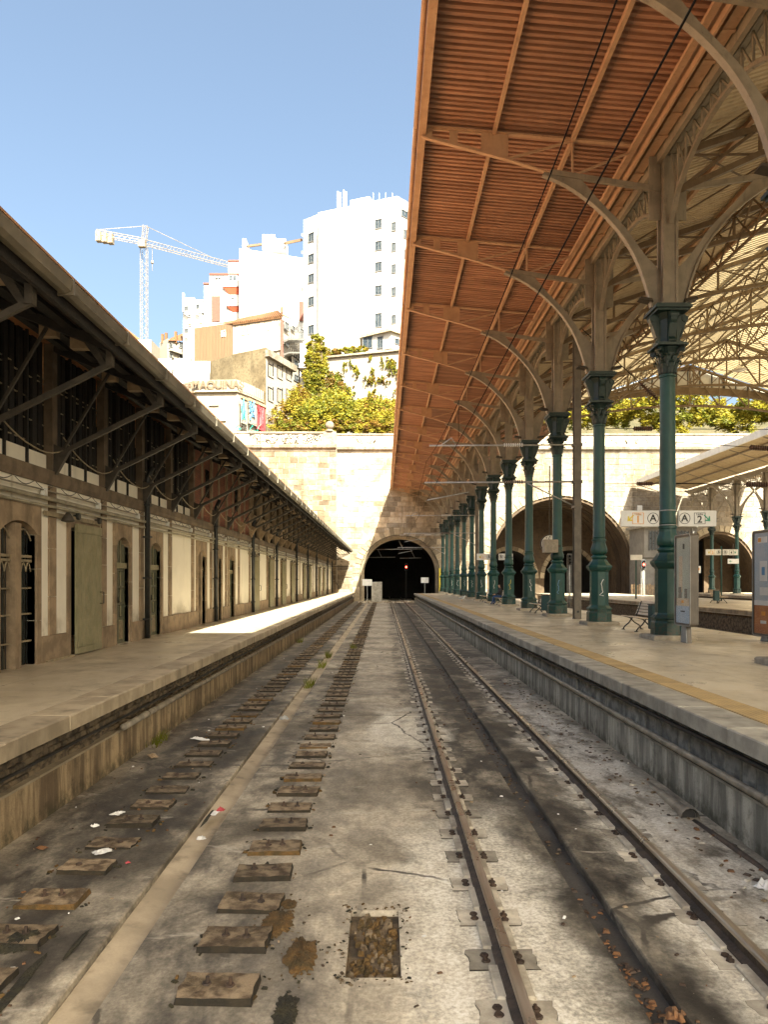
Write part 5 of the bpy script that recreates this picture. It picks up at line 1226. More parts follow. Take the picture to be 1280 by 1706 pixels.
# white middle block
mb_ = thing('apartment_block', 'wide blank white party wall block left of the tower', 'building', (-22, 160, 30))
E0, E1 = plan(399, 160), plan(507, 165)
part('wall', prism([E0, E1, (E1[0]+2, E1[1]+14), (E0[0], E0[1]+14)], 30, zat(414, 160)), M['white'], mb_, world=True)
for (x0, x1, y0) in ((437, 458, 391), (458, 476, 398), (404, 410, 398)):
    a, b = plan(x0, 164), plan(x1, 164); part('roof_cabin', prism([a, b, (b[0], b[1]+4), (a[0], a[1]+4)], zat(416, 164), zat(y0, 164)), M['white'], mb_, world=True)
part('roof_edge', MB().bar(pt(412, 411, 160.5), pt(437, 407.5, 162), .5, .4), M['ochrewall'], mb_, world=True); part('roof_edge', MB().bar(pt(474, 406, 163), pt(503, 400, 166), .5, .5), M['ochrewall'], mb_, world=True)
m = MB(); fac_box(m, E0, E1, (498, 503), (507, 535), .0, .3); part('red_shaft', m, M['trimred'], mb_, world=True); window(mb_, E0, E1, 502.5, 510, 6, 14)
for (x, y) in ((504, 420), (504, 450), (504, 481), (504, 391)): window(mb_, E0, E1, x, y+1, 2.2, 3, bars=False)
# stepped block with orange balconies
sb_ = thing('stepped_apartment_block', 'stepped white flats with orange balcony undersides left of the party wall', 'building', (-36, 165, 28))
for (x0, x1, y0, Y) in ((305, 324, 496, 171), (318, 344, 500, 170), (340, 352, 474, 167), (349, 400, 458, 166), (380, 400, 436, 171)):
    a, b = plan(x0, Y), plan(x1, Y); part('wall', prism([a, b, (b[0], b[1]+10), (a[0], a[1]+10)], 28, zat(y0, Y)), M['white'], sb_, world=True)
part('chimney_pipe', MB().tube([pt(306, 520, 170), pt(305.5, 489, 170)], .3, 8), M['white'], sb_, world=True)
F0, F1 = plan(349, 166), plan(400, 166)
for (p0, p1) in (((372, 480), (400, 491)), ((378, 512), (400, 520))):
    # orange loggia soffit splaying down from the balcony slab
    a = onfac(F0, F1, p0[0], p0[1]); b = onfac(F0, F1, p1[0], p0[1]); c = onfac(F0, F1, p0[0]+10, p1[1]); d = onfac(F0, F1, p1[0], p1[1])
    part('balcony', MB().add([(c[0], c[1]-.1, c[2]), (d[0], d[1]-.1, d[2]), (b[0], b[1]-.7, b[2]), (a[0], a[1]-.7, a[2]), c, d, b, a], [(0,1,2,3), (4,7,6,5), (0,4,5,1), (3,2,6,7), (0,3,7,4), (1,5,6,2)]), M['orange'], sb_, world=True)
    part('balcony_front', MB().add([(a[0], a[1]-.8, a[2]), (b[0], b[1]-.8, b[2]), (b[0], b[1]-.8, b[2]+1.3), (a[0], a[1]-.8, a[2]+1.3), a, b, (b[0], b[1], b[2]+1.3), (a[0], a[1], a[2]+1.3)], [(0,1,2,3), (4,7,6,5), (3,2,6,7), (0,3,7,4), (1,5,6,2), (0,4,5,1)]), M['white'], sb_, world=True)
m = MB(); fac_box(m, F0, F1, (353, 494), (367, 536), .02, .2); part('recessed_wall', m, M['trimred'], sb_, world=True); window(sb_, F0, F1, 358.5, 523, 9, 16, 'signw')
window(sb_, F0, F1, 388, 465, 12, 11, 'signw')
for (x, y) in ((361, 464), (366, 464), (316, 526), (322, 526), (333, 523), (338, 523), (317, 541), (335, 539)):
    Fa, Fb = (F0, F1) if x > 345 else (plan(305, 171), plan(344, 169.9)); p_ = part('vent', fac_box(MB(), Fa, Fb, (x-2, y-1), (x+2, y+1), .0, .25), M['orange'] if y > 535 else M['sgrey'], sb_, world=True)
for (x, y) in ((311, 515), (311, 552), (330, 552), (345, 500), (345, 520), (388, 500), (330, 512)): window(sb_, *((F0, F1) if x > 347 else (plan(305, 169.8), plan(352, 166.9))), x, y, 4, 6, 'frame_c')
for (x0, x1, y, Y) in ((349, 400, 457, 166), (380, 400, 435, 171), (339, 350, 473, 167)): part('roof_trim', MB().bar(pt(x0, y, Y-.1), pt(x1, y, Y-.1), .3, .35), M['trimred'], sb_, world=True)
# ochre house with corrugated cladding and a tiled roof
oh = thing('corrugated_house', 'ochre and rusty white corrugated house with clay tiled roof', 'building', (-28, 134, 30))
def cladding(A, B, px0, px1, pt0, pt1, pyb, mat, n, name):
    a = onfac(A, B, px0, pt0); b = onfac(A, B, px1, pt1); zb = onfac(A, B, px0, pyb)[2]
    nrm = Vector((B[1]-A[1], -(B[0]-A[0]), 0)).normalized(); nrm = -nrm if nrm.y > 0 else nrm; m = MB(); v0 = 0
    for k in range(2*n+1):
        f = k/(2*n); d = .12*(k % 2); x = a[0]+(b[0]-a[0])*f+nrm.x*d; y = a[1]+(b[1]-a[1])*f+nrm.y*d; m.v += [(x, y, zb), (x, y, a[2]+(b[2]-a[2])*f)]
    for k in range(2*n): m.f.append((2*k, 2*k+2, 2*k+3, 2*k+1)); m.m.append(0)
    return part(name, m, M[mat], oh, world=True)
G0, G1, G2 = plan(324, 139), plan(388, 133), plan(470, 127); G3 = plan(506, 137)
zt = zat(533, 127)
part('wall', prism([(G0[0]+.3, G0[1]+.3), (G1[0]+.3, G1[1]+.3), (G2[0]-.2, G2[1]+.3), G3, (G3[0]-3, G3[1]+8), (G0[0], G0[1]+10)], 28, zat(549, 133)), M['white2'], oh, world=True)
cladding(G0, G1, 324, 389, 547, 538, 612, 'ochrewall', 26, 'ochre_cladding'); cladding(G1, G2, 388, 470, 540, 527, 600, 'whitecorr', 34, 'white_cladding')
part('upper_wall', prism([G1, G2, (G2[0], G2[1]+7), (G1[0], G1[1]+7)], zat(560, 130), zat(529, 127)-.4), M['white2'], oh, world=True)
r0, r1, r2, r3 = pt(350, 541, 137), pt(388, 539, 132.6), pt(471, 527, 126.6), pt(500, 539, 137); rd = pt(462, 518, 131); rl = pt(398, 532, 137.5)
roof = part('roof', MB().add([r0, r1, r2, r3, rd, rl, (r1[0], r1[1], r1[2]-.3), (r2[0], r2[1], r2[2]-.3)], [(0,1,5), (1,2,4,5), (2,3,4), (1,6,7,2)]), M['rooftile_c'], oh, world=True)
m = MB()
for k in range(26):                                            # ribs of clay tile
    f = k/25; a = [r1[i]+(r2[i]-r1[i])*f for i in range(3)]; b = [rl[i]+(rd[i]-rl[i])*f for i in range(3)]; m.tube([(a[0], a[1]-.1, a[2]+.05), (b[0], b[1], b[2]+.05)], .12, 5)
tag(part('tile_ribs', m, M['rooftile_c'], roof, world=True), kind='stuff'); part('chimney', MB().tube([pt(470, 522, 131), pt(470, 512, 131)], .25, 8), M['ochrewall'], oh, world=True)
for (x, y, w, h) in ((373, 557, 5, 8), ): window(oh, G0, G1, x, y, w, h, 'signw')
for (x, y, w, h) in ((417, 552, 3, 7), (447, 547, 3, 7), (406, 555, 3, 6)): window(oh, G1, G2, x, y, w, h, 'signw', bars=False)
part('corner_trim', MB().bar((G2[0], G2[1]-.15, 30), (G2[0], G2[1]-.15, zt), .4), M['trimred'], oh, world=True)
for (x, y, w, h) in ((477, 541, 5, 11), (488, 545, 4, 6), (478, 571, 5, 6), (502, 556, 5, 20)): window(oh, G2, G3, x, y, w, h)
for (y0, y1) in ((556, 568), (584, 590)):                      # balconies on the side street
    a = onfac(G2, G3, 471, y1); b = onfac(G2, G3, 500, y1); part('balcony', MB().add([a, b, (b[0]+1.2, b[1]-1.2, b[2]), (a[0]+1.2, a[1]-1.2, a[2]), (a[0], a[1], a[2]-.4), (b[0], b[1], b[2]-.4), (b[0]+1.2, b[1]-1.2, b[2]-.25), (a[0]+1.2, a[1]-1.2, a[2]-.25)], [(0,1,2,3), (7,6,5,4), (3,2,6,7), (0,3,7,4), (1,5,6,2)]), M['greyrender'], oh, world=True)
    m = MB()
    for k in range(9): f = k/8; x = a[0]+(b[0]-a[0])*f+1.2; y = a[1]+(b[1]-a[1])*f-1.2; m.bar((x, y, a[2]), (x, y, a[2]+1.1), .05)
    m.bar((a[0]+1.2, a[1]-1.2, a[2]+1.1), (b[0]+1.2, b[1]-1.2, b[2]+1.1), .07); part('railing', m, M['steel_d'], oh, world=True)
# rubble party wall house with white street front
rh = thing('rubble_wall_house', 'old house with bare rubble side wall and white sash-windowed front', 'building', (-20, 122, 26))
H0, H1, H2, H3 = plan(350, 126), plan(389, 122), plan(443, 118.5), plan(487, 127)
part('wall', prism([H0, H1, H2, H3, (H3[0]-2, H3[1]+6), (H0[0], H0[1]+6)], 22, zat(581, 119)), M['rubble'], rh, world=True)
m = MB(); fac_box(m, H2, H3, (443.5, 592), (487, 690), .0, .08); part('front', m, M['white2'], rh, world=True)
m = MB(); fac_box(m, H2, H3, (442, 583), (489, 594), .0, .7); part('cornice', m, M['parapet'], rh, world=True)
for x in (450, 465.5, 480.5):
    window(rh, H2, H3, x, 616+(x-450)*.17, 7, 20, 'darkwood', 'pane'); window(rh, H2, H3, x, 656+(x-450)*.1, 7, 22, 'darkwood', 'darkwood')
for (x0, x1, y0, y1) in ((318, 352, 602, 640), ): a, b = plan(x0, 128), plan(x1, 128); part('side_wall', prism([a, b, (b[0], b[1]+3), (a[0], a[1]+3)], 22, zat(y0, 128)), M['white'], rh, world=True)
# narrow houses right of it
nh = thing('narrow_street_house', 'narrow white house between the old front and the ivy', 'building', (-15, 131, 24))
a, b = plan(486, 130), plan(500, 133); part('wall', prism([a, b, (b[0], b[1]+6), (a[0], a[1]+6)], 22, zat(596, 131)), M['white2'], nh, world=True)
for y in (604, 628, 652): window(nh, a, b, 493, y, 6, 9)
a, b = plan(500, 131), plan(516, 131); part('porch_wall', prism([a, b, (b[0], b[1]+6), (a[0], a[1]+6)], 22, zat(572, 131)), M['white'], nh, world=True)
c, d = plan(498, 126), plan(516, 126); part('canopy_slab', prism([c, d, (d[0], d[1]+5), (c[0], c[1]+5)], zat(613, 126), zat(605, 126)), M['white2'], nh, world=True)
# curved corner building with painted lettering
cb = thing('corner_shop_building', 'low white corner building with faded painted lettering and graffiti shutters', 'building', (-24, 114, 22))
ZB1 = zat(633, 112); ZB0 = zat(651, 112)
J = [plan(284, 117), plan(300, 114.5), plan(329, 112.3), plan(395.5, 112), plan(418, 115), plan(440, 119), plan(453.5, 122.5)]
part('wall', prism(J+[(J[-1][0]-3, J[-1][1]+6), (J[0][0], J[0][1]+10)], 19, ZB0), M['white2'], cb, world=True)
JO = [(x, y-.25) for (x, y) in J]
part('sign_band', prism(JO+[(J[-1][0]-3, J[-1][1]+5), (J[0][0], J[0][1]+9)], ZB0, ZB1), M['parapet'], cb, world=True)
part('band_edge', prism([(x, y-.3) for (x, y) in JO]+[(J[-1][0]-3, J[-1][1]+5), (J[0][0], J[0][1]+9)], ZB0-.25, ZB0-.02), M['coping_l'], cb, world=True)
cx0 = (360-640)*112/FPX; t1 = text_mesh('MAQUINAS', 1.52, M['gr_brown'], .05, .01); part('lettering', t1, None, cb, loc=((364-640)*112/FPX, 111.66, (ZB0+ZB1)/2-.05), world=True)
t1 = text_mesh('PERES', 1.25, M['gr_brown'], .02, .01); o = part('lettering', t1, None, cb, loc=((317-640)*113.3/FPX, 112.9, (ZB0+ZB1)/2), world=True); o.rotation_euler = (0, 0, R(-14)); o.scale = (.85, 1, 1)
m = MB()
for i in range(3, 6):
    a, b = JO[i], JO[i+1]
    for k in range(7): f = (k+.5)/7; m.bar((a[0]+(b[0]-a[0])*f+.03, a[1]+(b[1]-a[1])*f-.05, ZB0+.1), (a[0]+(b[0]-a[0])*f+.03, a[1]+(b[1]-a[1])*f-.05, ZB1-.1), .14, .14)
tag(part('band_ribs', m, M['coping_l'], cb, world=True), kind='stuff')
cols = ['gr_teal', 'gr_blue', 'gr_red', 'gr_dark']
for i, (x0, x1, y0, y1) in enumerate(((394, 404, 664, 705), (407, 420, 668, 706), (421, 434, 674, 715), (436, 450, 681, 716))):
    Aq, Bq = J[3], J[6]; d = part('shutter', fac_box(MB(), Aq, Bq, (x0, y0), (x1, y1), .7, .85), M['white2'] if i != 2 else M['gr_red'], cb, world=True)
    rq = random.Random(i); m = MB()
    for k in range(7):
        pts_ = []
        for j in range(5):
            p = onfac(Aq, Bq, rq.uniform(x0+1, x1-1), rq.uniform(y0+2, y1-2)); pts_.append((p[0]+.75, p[1]-.85, p[2]))
        m.tube(pts_, .07, 4)
    part('graffiti', m, M[cols[i]], d, world=True); part('lintel', fac_box(MB(), Aq, Bq, (x0-1, y0-4), (x1+1, y0), .7, 1.0), M['wood_pale'], d, world=True)
rq = random.Random(8); m = MB(); m2 = MB()
for k in range(26):
    p = onfac(J[3], J[6], rq.uniform(388, 452), rq.uniform(700, 728)); q = [p]
    for j in range(5): q.append((q[-1][0]+rq.uniform(-.4,.4), q[-1][1], q[-1][2]+rq.uniform(-.4,.4)))
    (m if k % 2 else m2).tube([(a+.5, b-1.0, c) for (a, b, c) in q], .05, 4)
part('graffiti', m, M['gr_dark'], cb, world=True); part('graffiti', m2, M['gr_teal'], cb, world=True)
for (x, y, w, h) in ((357, 675, 16, 3), (372, 700, 10, 4)): part('ledge', fac_box(MB(), J[2], J[3], (x-w/2, y-h/2), (x+w/2, y+h/2), .0, .3), M['coping_l'], cb, world=True)
# houses at the far left
lh = thing('chimney_house', 'small white house with chimneys and clay roof at the left skyline', 'building', (-52, 175, 35))
a, b, c, d = plan(266, 175), plan(279, 172), plan(305, 176), plan(285, 172)
part('wall', prism([a, b, c, (c[0], c[1]+8), (a[0], a[1]+8)], 30, zat(569, 174)), M['white2'], lh, world=True)
part('roof', MB().add([pt(280, 567, 171.5), pt(306, 567, 175.5), pt(306, 555, 181), pt(285, 563, 179)], [(0,1,2,3)]).add([pt(280, 568, 171.5), pt(306, 568, 175.5), pt(306, 567, 175.5), pt(280, 567, 171.5)], [(0,1,2,3)]), M['rooftile_c'], lh, world=True)
for (x, y0) in ((271, 557), (277, 555), (293, 553)): part('chimney', MB().bar(pt(x, 572, 174), pt(x, y0, 174), .55), M['rooftile_c'], lh, world=True)
for (x, y) in ((284, 575), (301, 574), (284, 592), (301, 592)): window(lh, b, c, x, y, 5, 8, 'alu', 'pane')
for (x, y) in ((292, 583), ): part('balcony', fac_box(MB(), b, c, (281, y-1), (303, y+2), 0, .8), M['white2'], lh, world=True)
lh2 = thing('tiled_house', 'house with clay roof peeping over the left canopy gutter', 'building', (-62, 168, 33))
a, b = plan(196, 168), plan(252, 168); part('wall', prism([a, b, (b[0], b[1]+8), (a[0], a[1]+8)], 28, zat(566, 168)), M['white2'], lh2, world=True)
part('roof', MB().add([pt(190, 568, 166), pt(250, 600, 166), pt(250, 578, 172), pt(196, 536, 172), pt(190, 572, 166), pt(250, 604, 166)], [(0,1,2,3), (4,5,1,0)]), M['rooftile_c'], lh2, world=True)
lh3 = thing('garden_wall', 'white garden wall stepping down behind the left canopy', 'wall', (-44, 150, 28))
for (x0, x1, y0) in ((240, 266, 606), (264, 320, 598), (318, 336, 590)): a, b = plan(x0, 150), plan(x1, 150); part('wall_length', prism([a, b, (b[0], b[1]+.5), (a[0], a[1]+.5)], 26, zat(y0, 150)), M['white'], lh3, world=True)
sl_ = thing('street_lamp', 'dark street lamp standing in front of the white garden wall', 'street lamp', pt(288, 640, 148)); 
part('pole', MB().tube([pt(288, 645, 148), pt(288, 600, 148)], .1, 6), M['steel_d'], sl_, world=True); part('lantern', MB().lathe([(.1, 0), (.28, .5), (.3, .55), (.05, .85)], 8, pt(288, 602, 148)), M['steel_d'], sl_, world=True)
# tower crane
cr = thing('tower_crane', 'white lattice tower crane on the left skyline', 'crane', (-70.8, 220, 30))
def lattice(m, a, b, w, n, tri=False):
    a, b = Vector(a), Vector(b); d = (b-a).normalized(); u = Vector((0,0,1)) if abs(d.z) < .5 else Vector((1,0,0)); s = d.cross(u).normalized(); u = s.cross(d)
    cs = [(-1,-1), (1,-1), (1,1), (-1,1)] if not tri else [(-1,-1), (1,-1), (0,1)]
    C = [s*(i*w/2)+u*(j*w/2) for (i, j) in cs]
    for c in C: m.bar(a+c, b+c, .11)
    for k in range(n):
        p, q = a+(b-a)*(k/n), a+(b-a)*((k+1)/n)
        for i in range(len(C)): m.bar(p+C[i], q+C[(i+1) % len(C)], .055)
tp = Vector(pt(240, 403, 220)); m = MB(); lattice(m, (tp.x, tp.y, 30), (tp.x, tp.y, tp.z-1), 1.7, 34); part('mast', m, M['craney'], cr, world=True)
jl = Vector((pt(160, 388, 214.3))); jr = Vector(pt(384, 440, 236)); jl.z = jr.z = tp.z
m = MB(); lattice(m, tp, jr, 1.5, 26, True); part('jib', m, M['craney'], cr, world=True); m = MB(); lattice(m, tp, jl, 1.4, 9); part('counter_jib', m, M['craney'], cr, world=True)
ap = tp+Vector((.5, 0, 4.6)); m = MB(); lattice(m, tp, ap, 1.2, 4); part('apex', m, M['craney'], cr, world=True); part('cab', MB().box(tp.x-1, tp.x+1, tp.y-2.4, tp.y-1, tp.z-2.4, tp.z-.4), M['craney'], cr, world=True)
cdir = (jl-tp).normalized()
for k in range(3): p = jl-cdir*(.8+k*1.6); part('counterweight', MB().box(p.x-.7, p.x+.7, p.y-.9, p.y+.9, p.z-2.4, p.z+.3), M['craney'], cr, world=True)
for q_ in (jl, tp+(jr-tp)*.75): part('tie', MB().bar(ap, q_+Vector((0,0,.8)), .1), M['craney'], cr, world=True)
hk = tp+(jr-tp)*.09; part('hook_cable', MB().bar(hk, hk-Vector((0,0,8)), .08), M['craney'], cr, world=True); part('hook', MB().lathe([(.1, 0), (.4, .3), (.4, .9), (.1, 1.2)], 8, hk-Vector((0,0,6))), M['craney'], cr, world=True)

# ------------------------------------------------------------------ planting
def leaves(blobs, n, size, seed, mats, flat=0.0):
    q = random.Random(seed); m = MB(); tot = sum(b[3]*b[4]*b[5] for b in blobs)
    for (cx, cy, cz, rx, ry, rz) in blobs:
        k = int(n*rx*ry*rz/tot); nl = max(5, k//70)
        cl = []                                                    # sub-clumps give light and dark masses
        for _ in range(nl):
            while True:
                p = (q.uniform(-1,1), q.uniform(-1,1), q.uniform(-1,1)); r2 = p[0]**2+p[1]**2+p[2]**2
                if .12 < r2 < 1: break
            cl.append((p, q.uniform(.16, .34), q.randrange(100)))
        for _ in range(k):
            c, rad, sd = q.choice(cl); a, b2, c2 = (q.gauss(0, .55)*rad for _ in range(3))
            x, y, z = cx+(c[0]+a)*rx, cy+(c[1]+b2)*ry, cz+(c[2]+c2)*rz; s = size*q.choice((.55, .8, 1.0, 1.3, 1.6))
            th = q.uniform(0, 6.283); ph = q.uniform(-.9, .9); u = Vector((math.cos(th), math.sin(th), q.uniform(-.4,.4)))*s; v = Vector((-math.sin(th)*math.sin(ph), math.cos(th)*math.sin(ph), math.cos(ph)))*s*.8
            o = Vector((x, y, z)); mi = (sd+q.randrange(30))//44 % len(mats)
            m.add([o-u, o-v*.6, o+u, o+v*.6], [(0,1,2,3)], mi)
    return m
def shrub(name, label, blobs, n, size, seed, mats, cat='shrub', group=None):
    bx_ = min(b[2]-b[5] for b in blobs); cx = sum(b[0] for b in blobs)/len(blobs); cy = sum(b[1] for b in blobs)/len(blobs)
    t = thing(name, label, cat, (cx, cy, bx_), 0, group)
    part('crown', leaves(blobs, n, size, seed, mats), [M[x] for x in mats], t, world=True)
    m = MB(); q = random.Random(seed)
    for b in blobs:
        m.tube([(cx+q.uniform(-.5,.5), cy, bx_-.5), ((cx+b[0])/2+q.uniform(-.3,.3), (cy+b[1])/2, (bx_+b[2])/2), (b[0], b[1], b[2]+.3*b[5])], [.22, .14, .05], 6)
    part('trunk', m, M['bark'], t, True, world=True)
    return t
def bl(px, py, Y, rx, ry, rz): p = pt(px, py, Y); return (p[0], p[1], p[2], rx, ry, rz)
YG = ['leaf_y', 'leaf_g', 'leaf_y', 'leaf_o', 'leaf_d']
shrub('broad_shrub', 'large yellow-green shrub behind the ball finial', [bl(560, 690, 106, 3.2, 2.4, 2.8), bl(545, 676, 107, 2.6, 2.2, 1.9), bl(580, 700, 105, 2.4, 2, 2), bl(520, 697, 105, 2.6, 2, 2.2)], 22000, .17, 1, YG)
shrub('loose_shrub', 'loose pale shrub at the left end of the parapet planting', [bl(488, 690, 107, 2.3, 2, 3.0), bl(475, 712, 106, 2.2, 1.6, 1.4), bl(500, 665, 108, 1.6, 1.4, 2.0), bl(464, 700, 108, 1.3, 1.2, 1.8)], 9000, .15, 2, ['leaf_y', 'leaf_o', 'leaf_y', 'leaf_g'])
shrub('round_shrub', 'rounded olive shrub near the canopy edge above the parapet', [bl(613, 688, 108, 2.6, 2, 2.0), bl(622, 677, 109, 2.0, 1.8, 1.5), bl(600, 703, 106, 2.2, 1.6, 1.4)], 14000, .16, 3, ['leaf_g', 'leaf_y', 'leaf_o', 'leaf_d'])
shrub('low_shrub', 'low bright shrub beside the canopy fascia above the parapet', [bl(645, 700, 106, 2.2, 1.6, 1.6), bl(650, 682, 110, 1.6, 1.5, 1.6), bl(630, 712, 104.5, 2.6, 1.2, .9)], 9000, .15, 4, ['leaf_y', 'leaf_y', 'leaf_o', 'leaf_g'])
shrub('rusty_bush', 'rust-tinted dark bush to the right of the ivy pillar', [bl(557, 642, 113, 1.2, 1.2, 1.9), bl(570, 655, 112, 1.3, 1.2, 1.3)], 10000, .16, 5, ['leaf_g', 'leaf_o', 'leaf_d', 'leaf_g'])
iv = thing('ivy_pillar', 'tall chimney-like pillar wholly covered in ivy', 'plant', pt(527, 660, 116))
a = pt(527, 665, 116); b = pt(527, 572, 116); part('pillar_core', MB().box(a[0]-1.0, a[0]+1.0, 115.4, 117, a[2]-3, b[2]), M['rubble'], iv, world=True)
blb = [bl(527+random.Random(k).uniform(-2, 2), 569+k*8, 116, (1.15, 1.35, 1.5)[min(k, 2)]+.035*k, 1.2, .9) for k in range(13)]
part('ivy_leaves', leaves(blb, 34000, .15, 6, ['leaf_y', 'leaf_g', 'leaf_y', 'leaf_d']), [M[x] for x in ('leaf_y', 'leaf_g', 'leaf_y', 'leaf_d')], iv, world=True)
# terrace wall with hanging tufts
tw2 = thing('terrace_wall', 'sunlit white terrace wall with tufts of growth below the tower', 'wall', (-4, 124, 24))
T0, T1 = plan(536, 126), plan(690, 121); part('wall_core', prism([T0, T1, (T1[0], T1[1]+3), (T0[0], T0[1]+3)], 22, zat(588, 123)), M['white2'], tw2, world=True)
part('wall_coping', MB().bar((T0[0], T0[1]-.1, zat(588, 123)), (T1[0], T1[1]-.1, zat(588, 123)), .8, .3), M['parapet'], tw2, world=True)
q = random.Random(31); tuft = []
for k in range(46):
    x = q.uniform(575, 668); p = onfac(T0, T1, x, q.choice((q.uniform(596, 690), q.uniform(600, 640)))); tuft.append((p[0], p[1]-.25, p[2], q.uniform(.25, .7), .3, q.uniform(.3, 1.1)))
tag(part('wall_tufts', leaves(tuft, 7000, .13, 32, ['leaf_y', 'leaf_g', 'leaf_o']), [M[x] for x in ('leaf_y', 'leaf_g', 'leaf_o')], tw2, world=True), kind='stuff')
hb = [bl(540+k*9, 588-k*.6, 127, 1.0, .8, .7) for k in range(8)]
shrub('clipped_hedge', 'ragged ochre hedge along the top of the terrace wall', hb, 7000, .14, 33, ['leaf_o', 'leaf_y', 'leaf_g'], 'hedge')
ug = [bl(470+k*11+q.uniform(-4,4), 712+q.uniform(-6, 8), 103.5, 1.5, 1.0, .9) for k in range(18)]
tag(part('undergrowth', leaves(ug, 12000, .13, 34, ['leaf_y', 'leaf_o', 'leaf_g']), [M[x] for x in ('leaf_y', 'leaf_o', 'leaf_g')]), 'low undergrowth along the back of the parapet', 'undergrowth', kind='stuff')
rb = [bl(960+k*13+q.uniform(-5,5), 676+q.uniform(-20, 28), 105+q.uniform(0, 4), 2.1, 1.6, 1.6) for k in range(30)]
tag(part('bank_foliage', leaves(rb, 56000, .17, 35, ['leaf_y', 'leaf_y', 'leaf_g', 'leaf_o']), [M[x] for x in ('leaf_y', 'leaf_y', 'leaf_g', 'leaf_o')]), 'sunlit green bank seen under the shed gable above the wall', 'foliage', kind='stuff')
rb = [bl(665+k*15, 700+q.uniform(-14, 14), 106+q.uniform(0, 4), 2.0, 1.6, 1.5) for k in range(20)]
tag(part('bank_foliage', leaves(rb, 6000, .18, 36, ['leaf_y', 'leaf_g', 'leaf_o']), [M[x] for x in ('leaf_y', 'leaf_g', 'leaf_o')]), 'green bank above the wall hidden behind the canopy', 'foliage', kind='stuff')
# added roof, unseen above and behind the camera, sized to shade the near platform
hd = thing('shade_roof', 'added unseen roof above the camera that shades the near platform', 'roof', (-1, -3, 14.7))
part('roof_deck', MB().box(-3.4, .84, -14, 7.4, 14.6, 14.75), M['roof_c'], hd, world=True)
for y in (7.3, 0.5, -6.5, -13.5): part('cross_beam', MB().box(-3.4, .84, y-.12, y+.08, 14.25, 14.6), M['iron'], hd, world=True)
part('edge_beam', MB().box(-3.5, -3.38, -14, 7.4, 14.3, 14.8), M['iron'], hd, world=True)
# ------------------------------------------------------------------ overhead line
def wire(name, label, pts, r, cat='wire'): return tag(part(name, MB().tube(pts, r, 5), M['wire']), label, cat)
XT = 1.72; ZCW = EYE+3.2; ZMW = EYE+4.28
PO = [(-2.5, 'a'), (30.5, 'b'), (63.4, 'c'), (92, 'd')]
wire('contact_wire', 'lower contact wire over the right-hand track', [(XT, y, ZCW) for y in (0.5, 30.5, 63.4, 92, 117)], .008)
pts = []
for i in range(3):
    y0, y1 = (-2.5, 30.5, 63.4, 92)[i:i+2]
    for k in range(10): f = k/10; pts.append((XT, y0+(y1-y0)*f, ZMW+.55-.75*4*f*(1-f)))
pts.append((XT, 92, ZMW+.3)); wire('messenger_wire', 'upper sagging messenger wire over the right-hand track', [p for p in pts if p[1] > .5], .008)
for p in pts[::3]:
    if 8 < p[1] < 60: wire('dropper', 'short vertical dropper between the overhead wires, ' + ('nearest the camera' if p[1] < 12 else 'well before the mast' if p[1] < 20 else 'close before the mast' if p[1] < 29 else 'at the near mast' if p[1] < 34 else 'just beyond the mast' if p[1] < 45 else 'midway between masts' if p[1] < 52 else 'farthest in view'), [(XT, p[1], ZCW), (XT, p[1], p[2])], .006)['group'] = 'droppers of the overhead line'
def ribs(m, a, b, r, n, mi): 
    a, b = Vector(a), Vector(b)
    for k in range(n):
        p = a+(b-a)*((k+.2)/n); q_ = a+(b-a)*((k+.6)/n); m.tube([p, q_], r, 10, mi)
LP = ['tall galvanised mast standing between the second and third columns', 'distant galvanised mast among the far columns', 'farthest galvanised mast by the tunnel']
for i, y in enumerate((30.5, 63.4, 90.5)):
    t = thing('catenary_mast', LP[i], 'mast', (7.85, y, PZ), 0, 'masts of the overhead line')
    m = MB(); H = 11.4; m.box(-.14, .14, -.15, -.125, 0, H); m.box(-.14, .14, .125, .15, 0, H); m.box(-.012, .012, -.125, .125, 0, H); m.box(-.15, .15, -.155, .155, 0, .02); part('post', m, M['galv'], t)
    part('base_bolt', MB().tube([(0, -.17, .3), (0, -.15, .3)], .05, 8), M['castiron'], t)
    for (z, x1, nm) in ((7.05, -6.0, 'upper_arm'), (5.55, -6.2, 'lower_arm')):
        m = MB(); m.tube([(-.15, 0, z+.02), (x1, 0, z-.02)], .035, 8); a = part(nm, m, M['alu'], t, True)
        m = MB(); ribs(m, (-2.2, 0, z+.012), (-3.0, 0, z+.008), .075, 9, 0); part('insulator', m, M['insul'] if nm == 'lower_arm' else M['signw'], a, True)
    part('registration_arm', MB().tube([(-4.4, 0, 5.15), (-6.1, 0, 4.82), (-6.13, 0, ZCW-PZ)], .025, 6), M['alu'], t, True)
    part('stay', MB().tube([(-.15, 0, 4.6), (-2.0, 0, 5.5)], .03, 6), M['alu'], t, True); part('hanger', MB().tube([(-5.6, 0, 7.0), (-5.1, .0, 7.35), (-4.9, 0, 7.0)], .03, 6), M['alu'], t, True)
    part('clamp', MB().box(-.18, .18, -.18, .18, 7.0, 7.12).box(-.18, .18, -.18, .18, 5.5, 5.62).box(-.18, .18, -.18, .18, 4.5, 4.6), M['galv'], t)
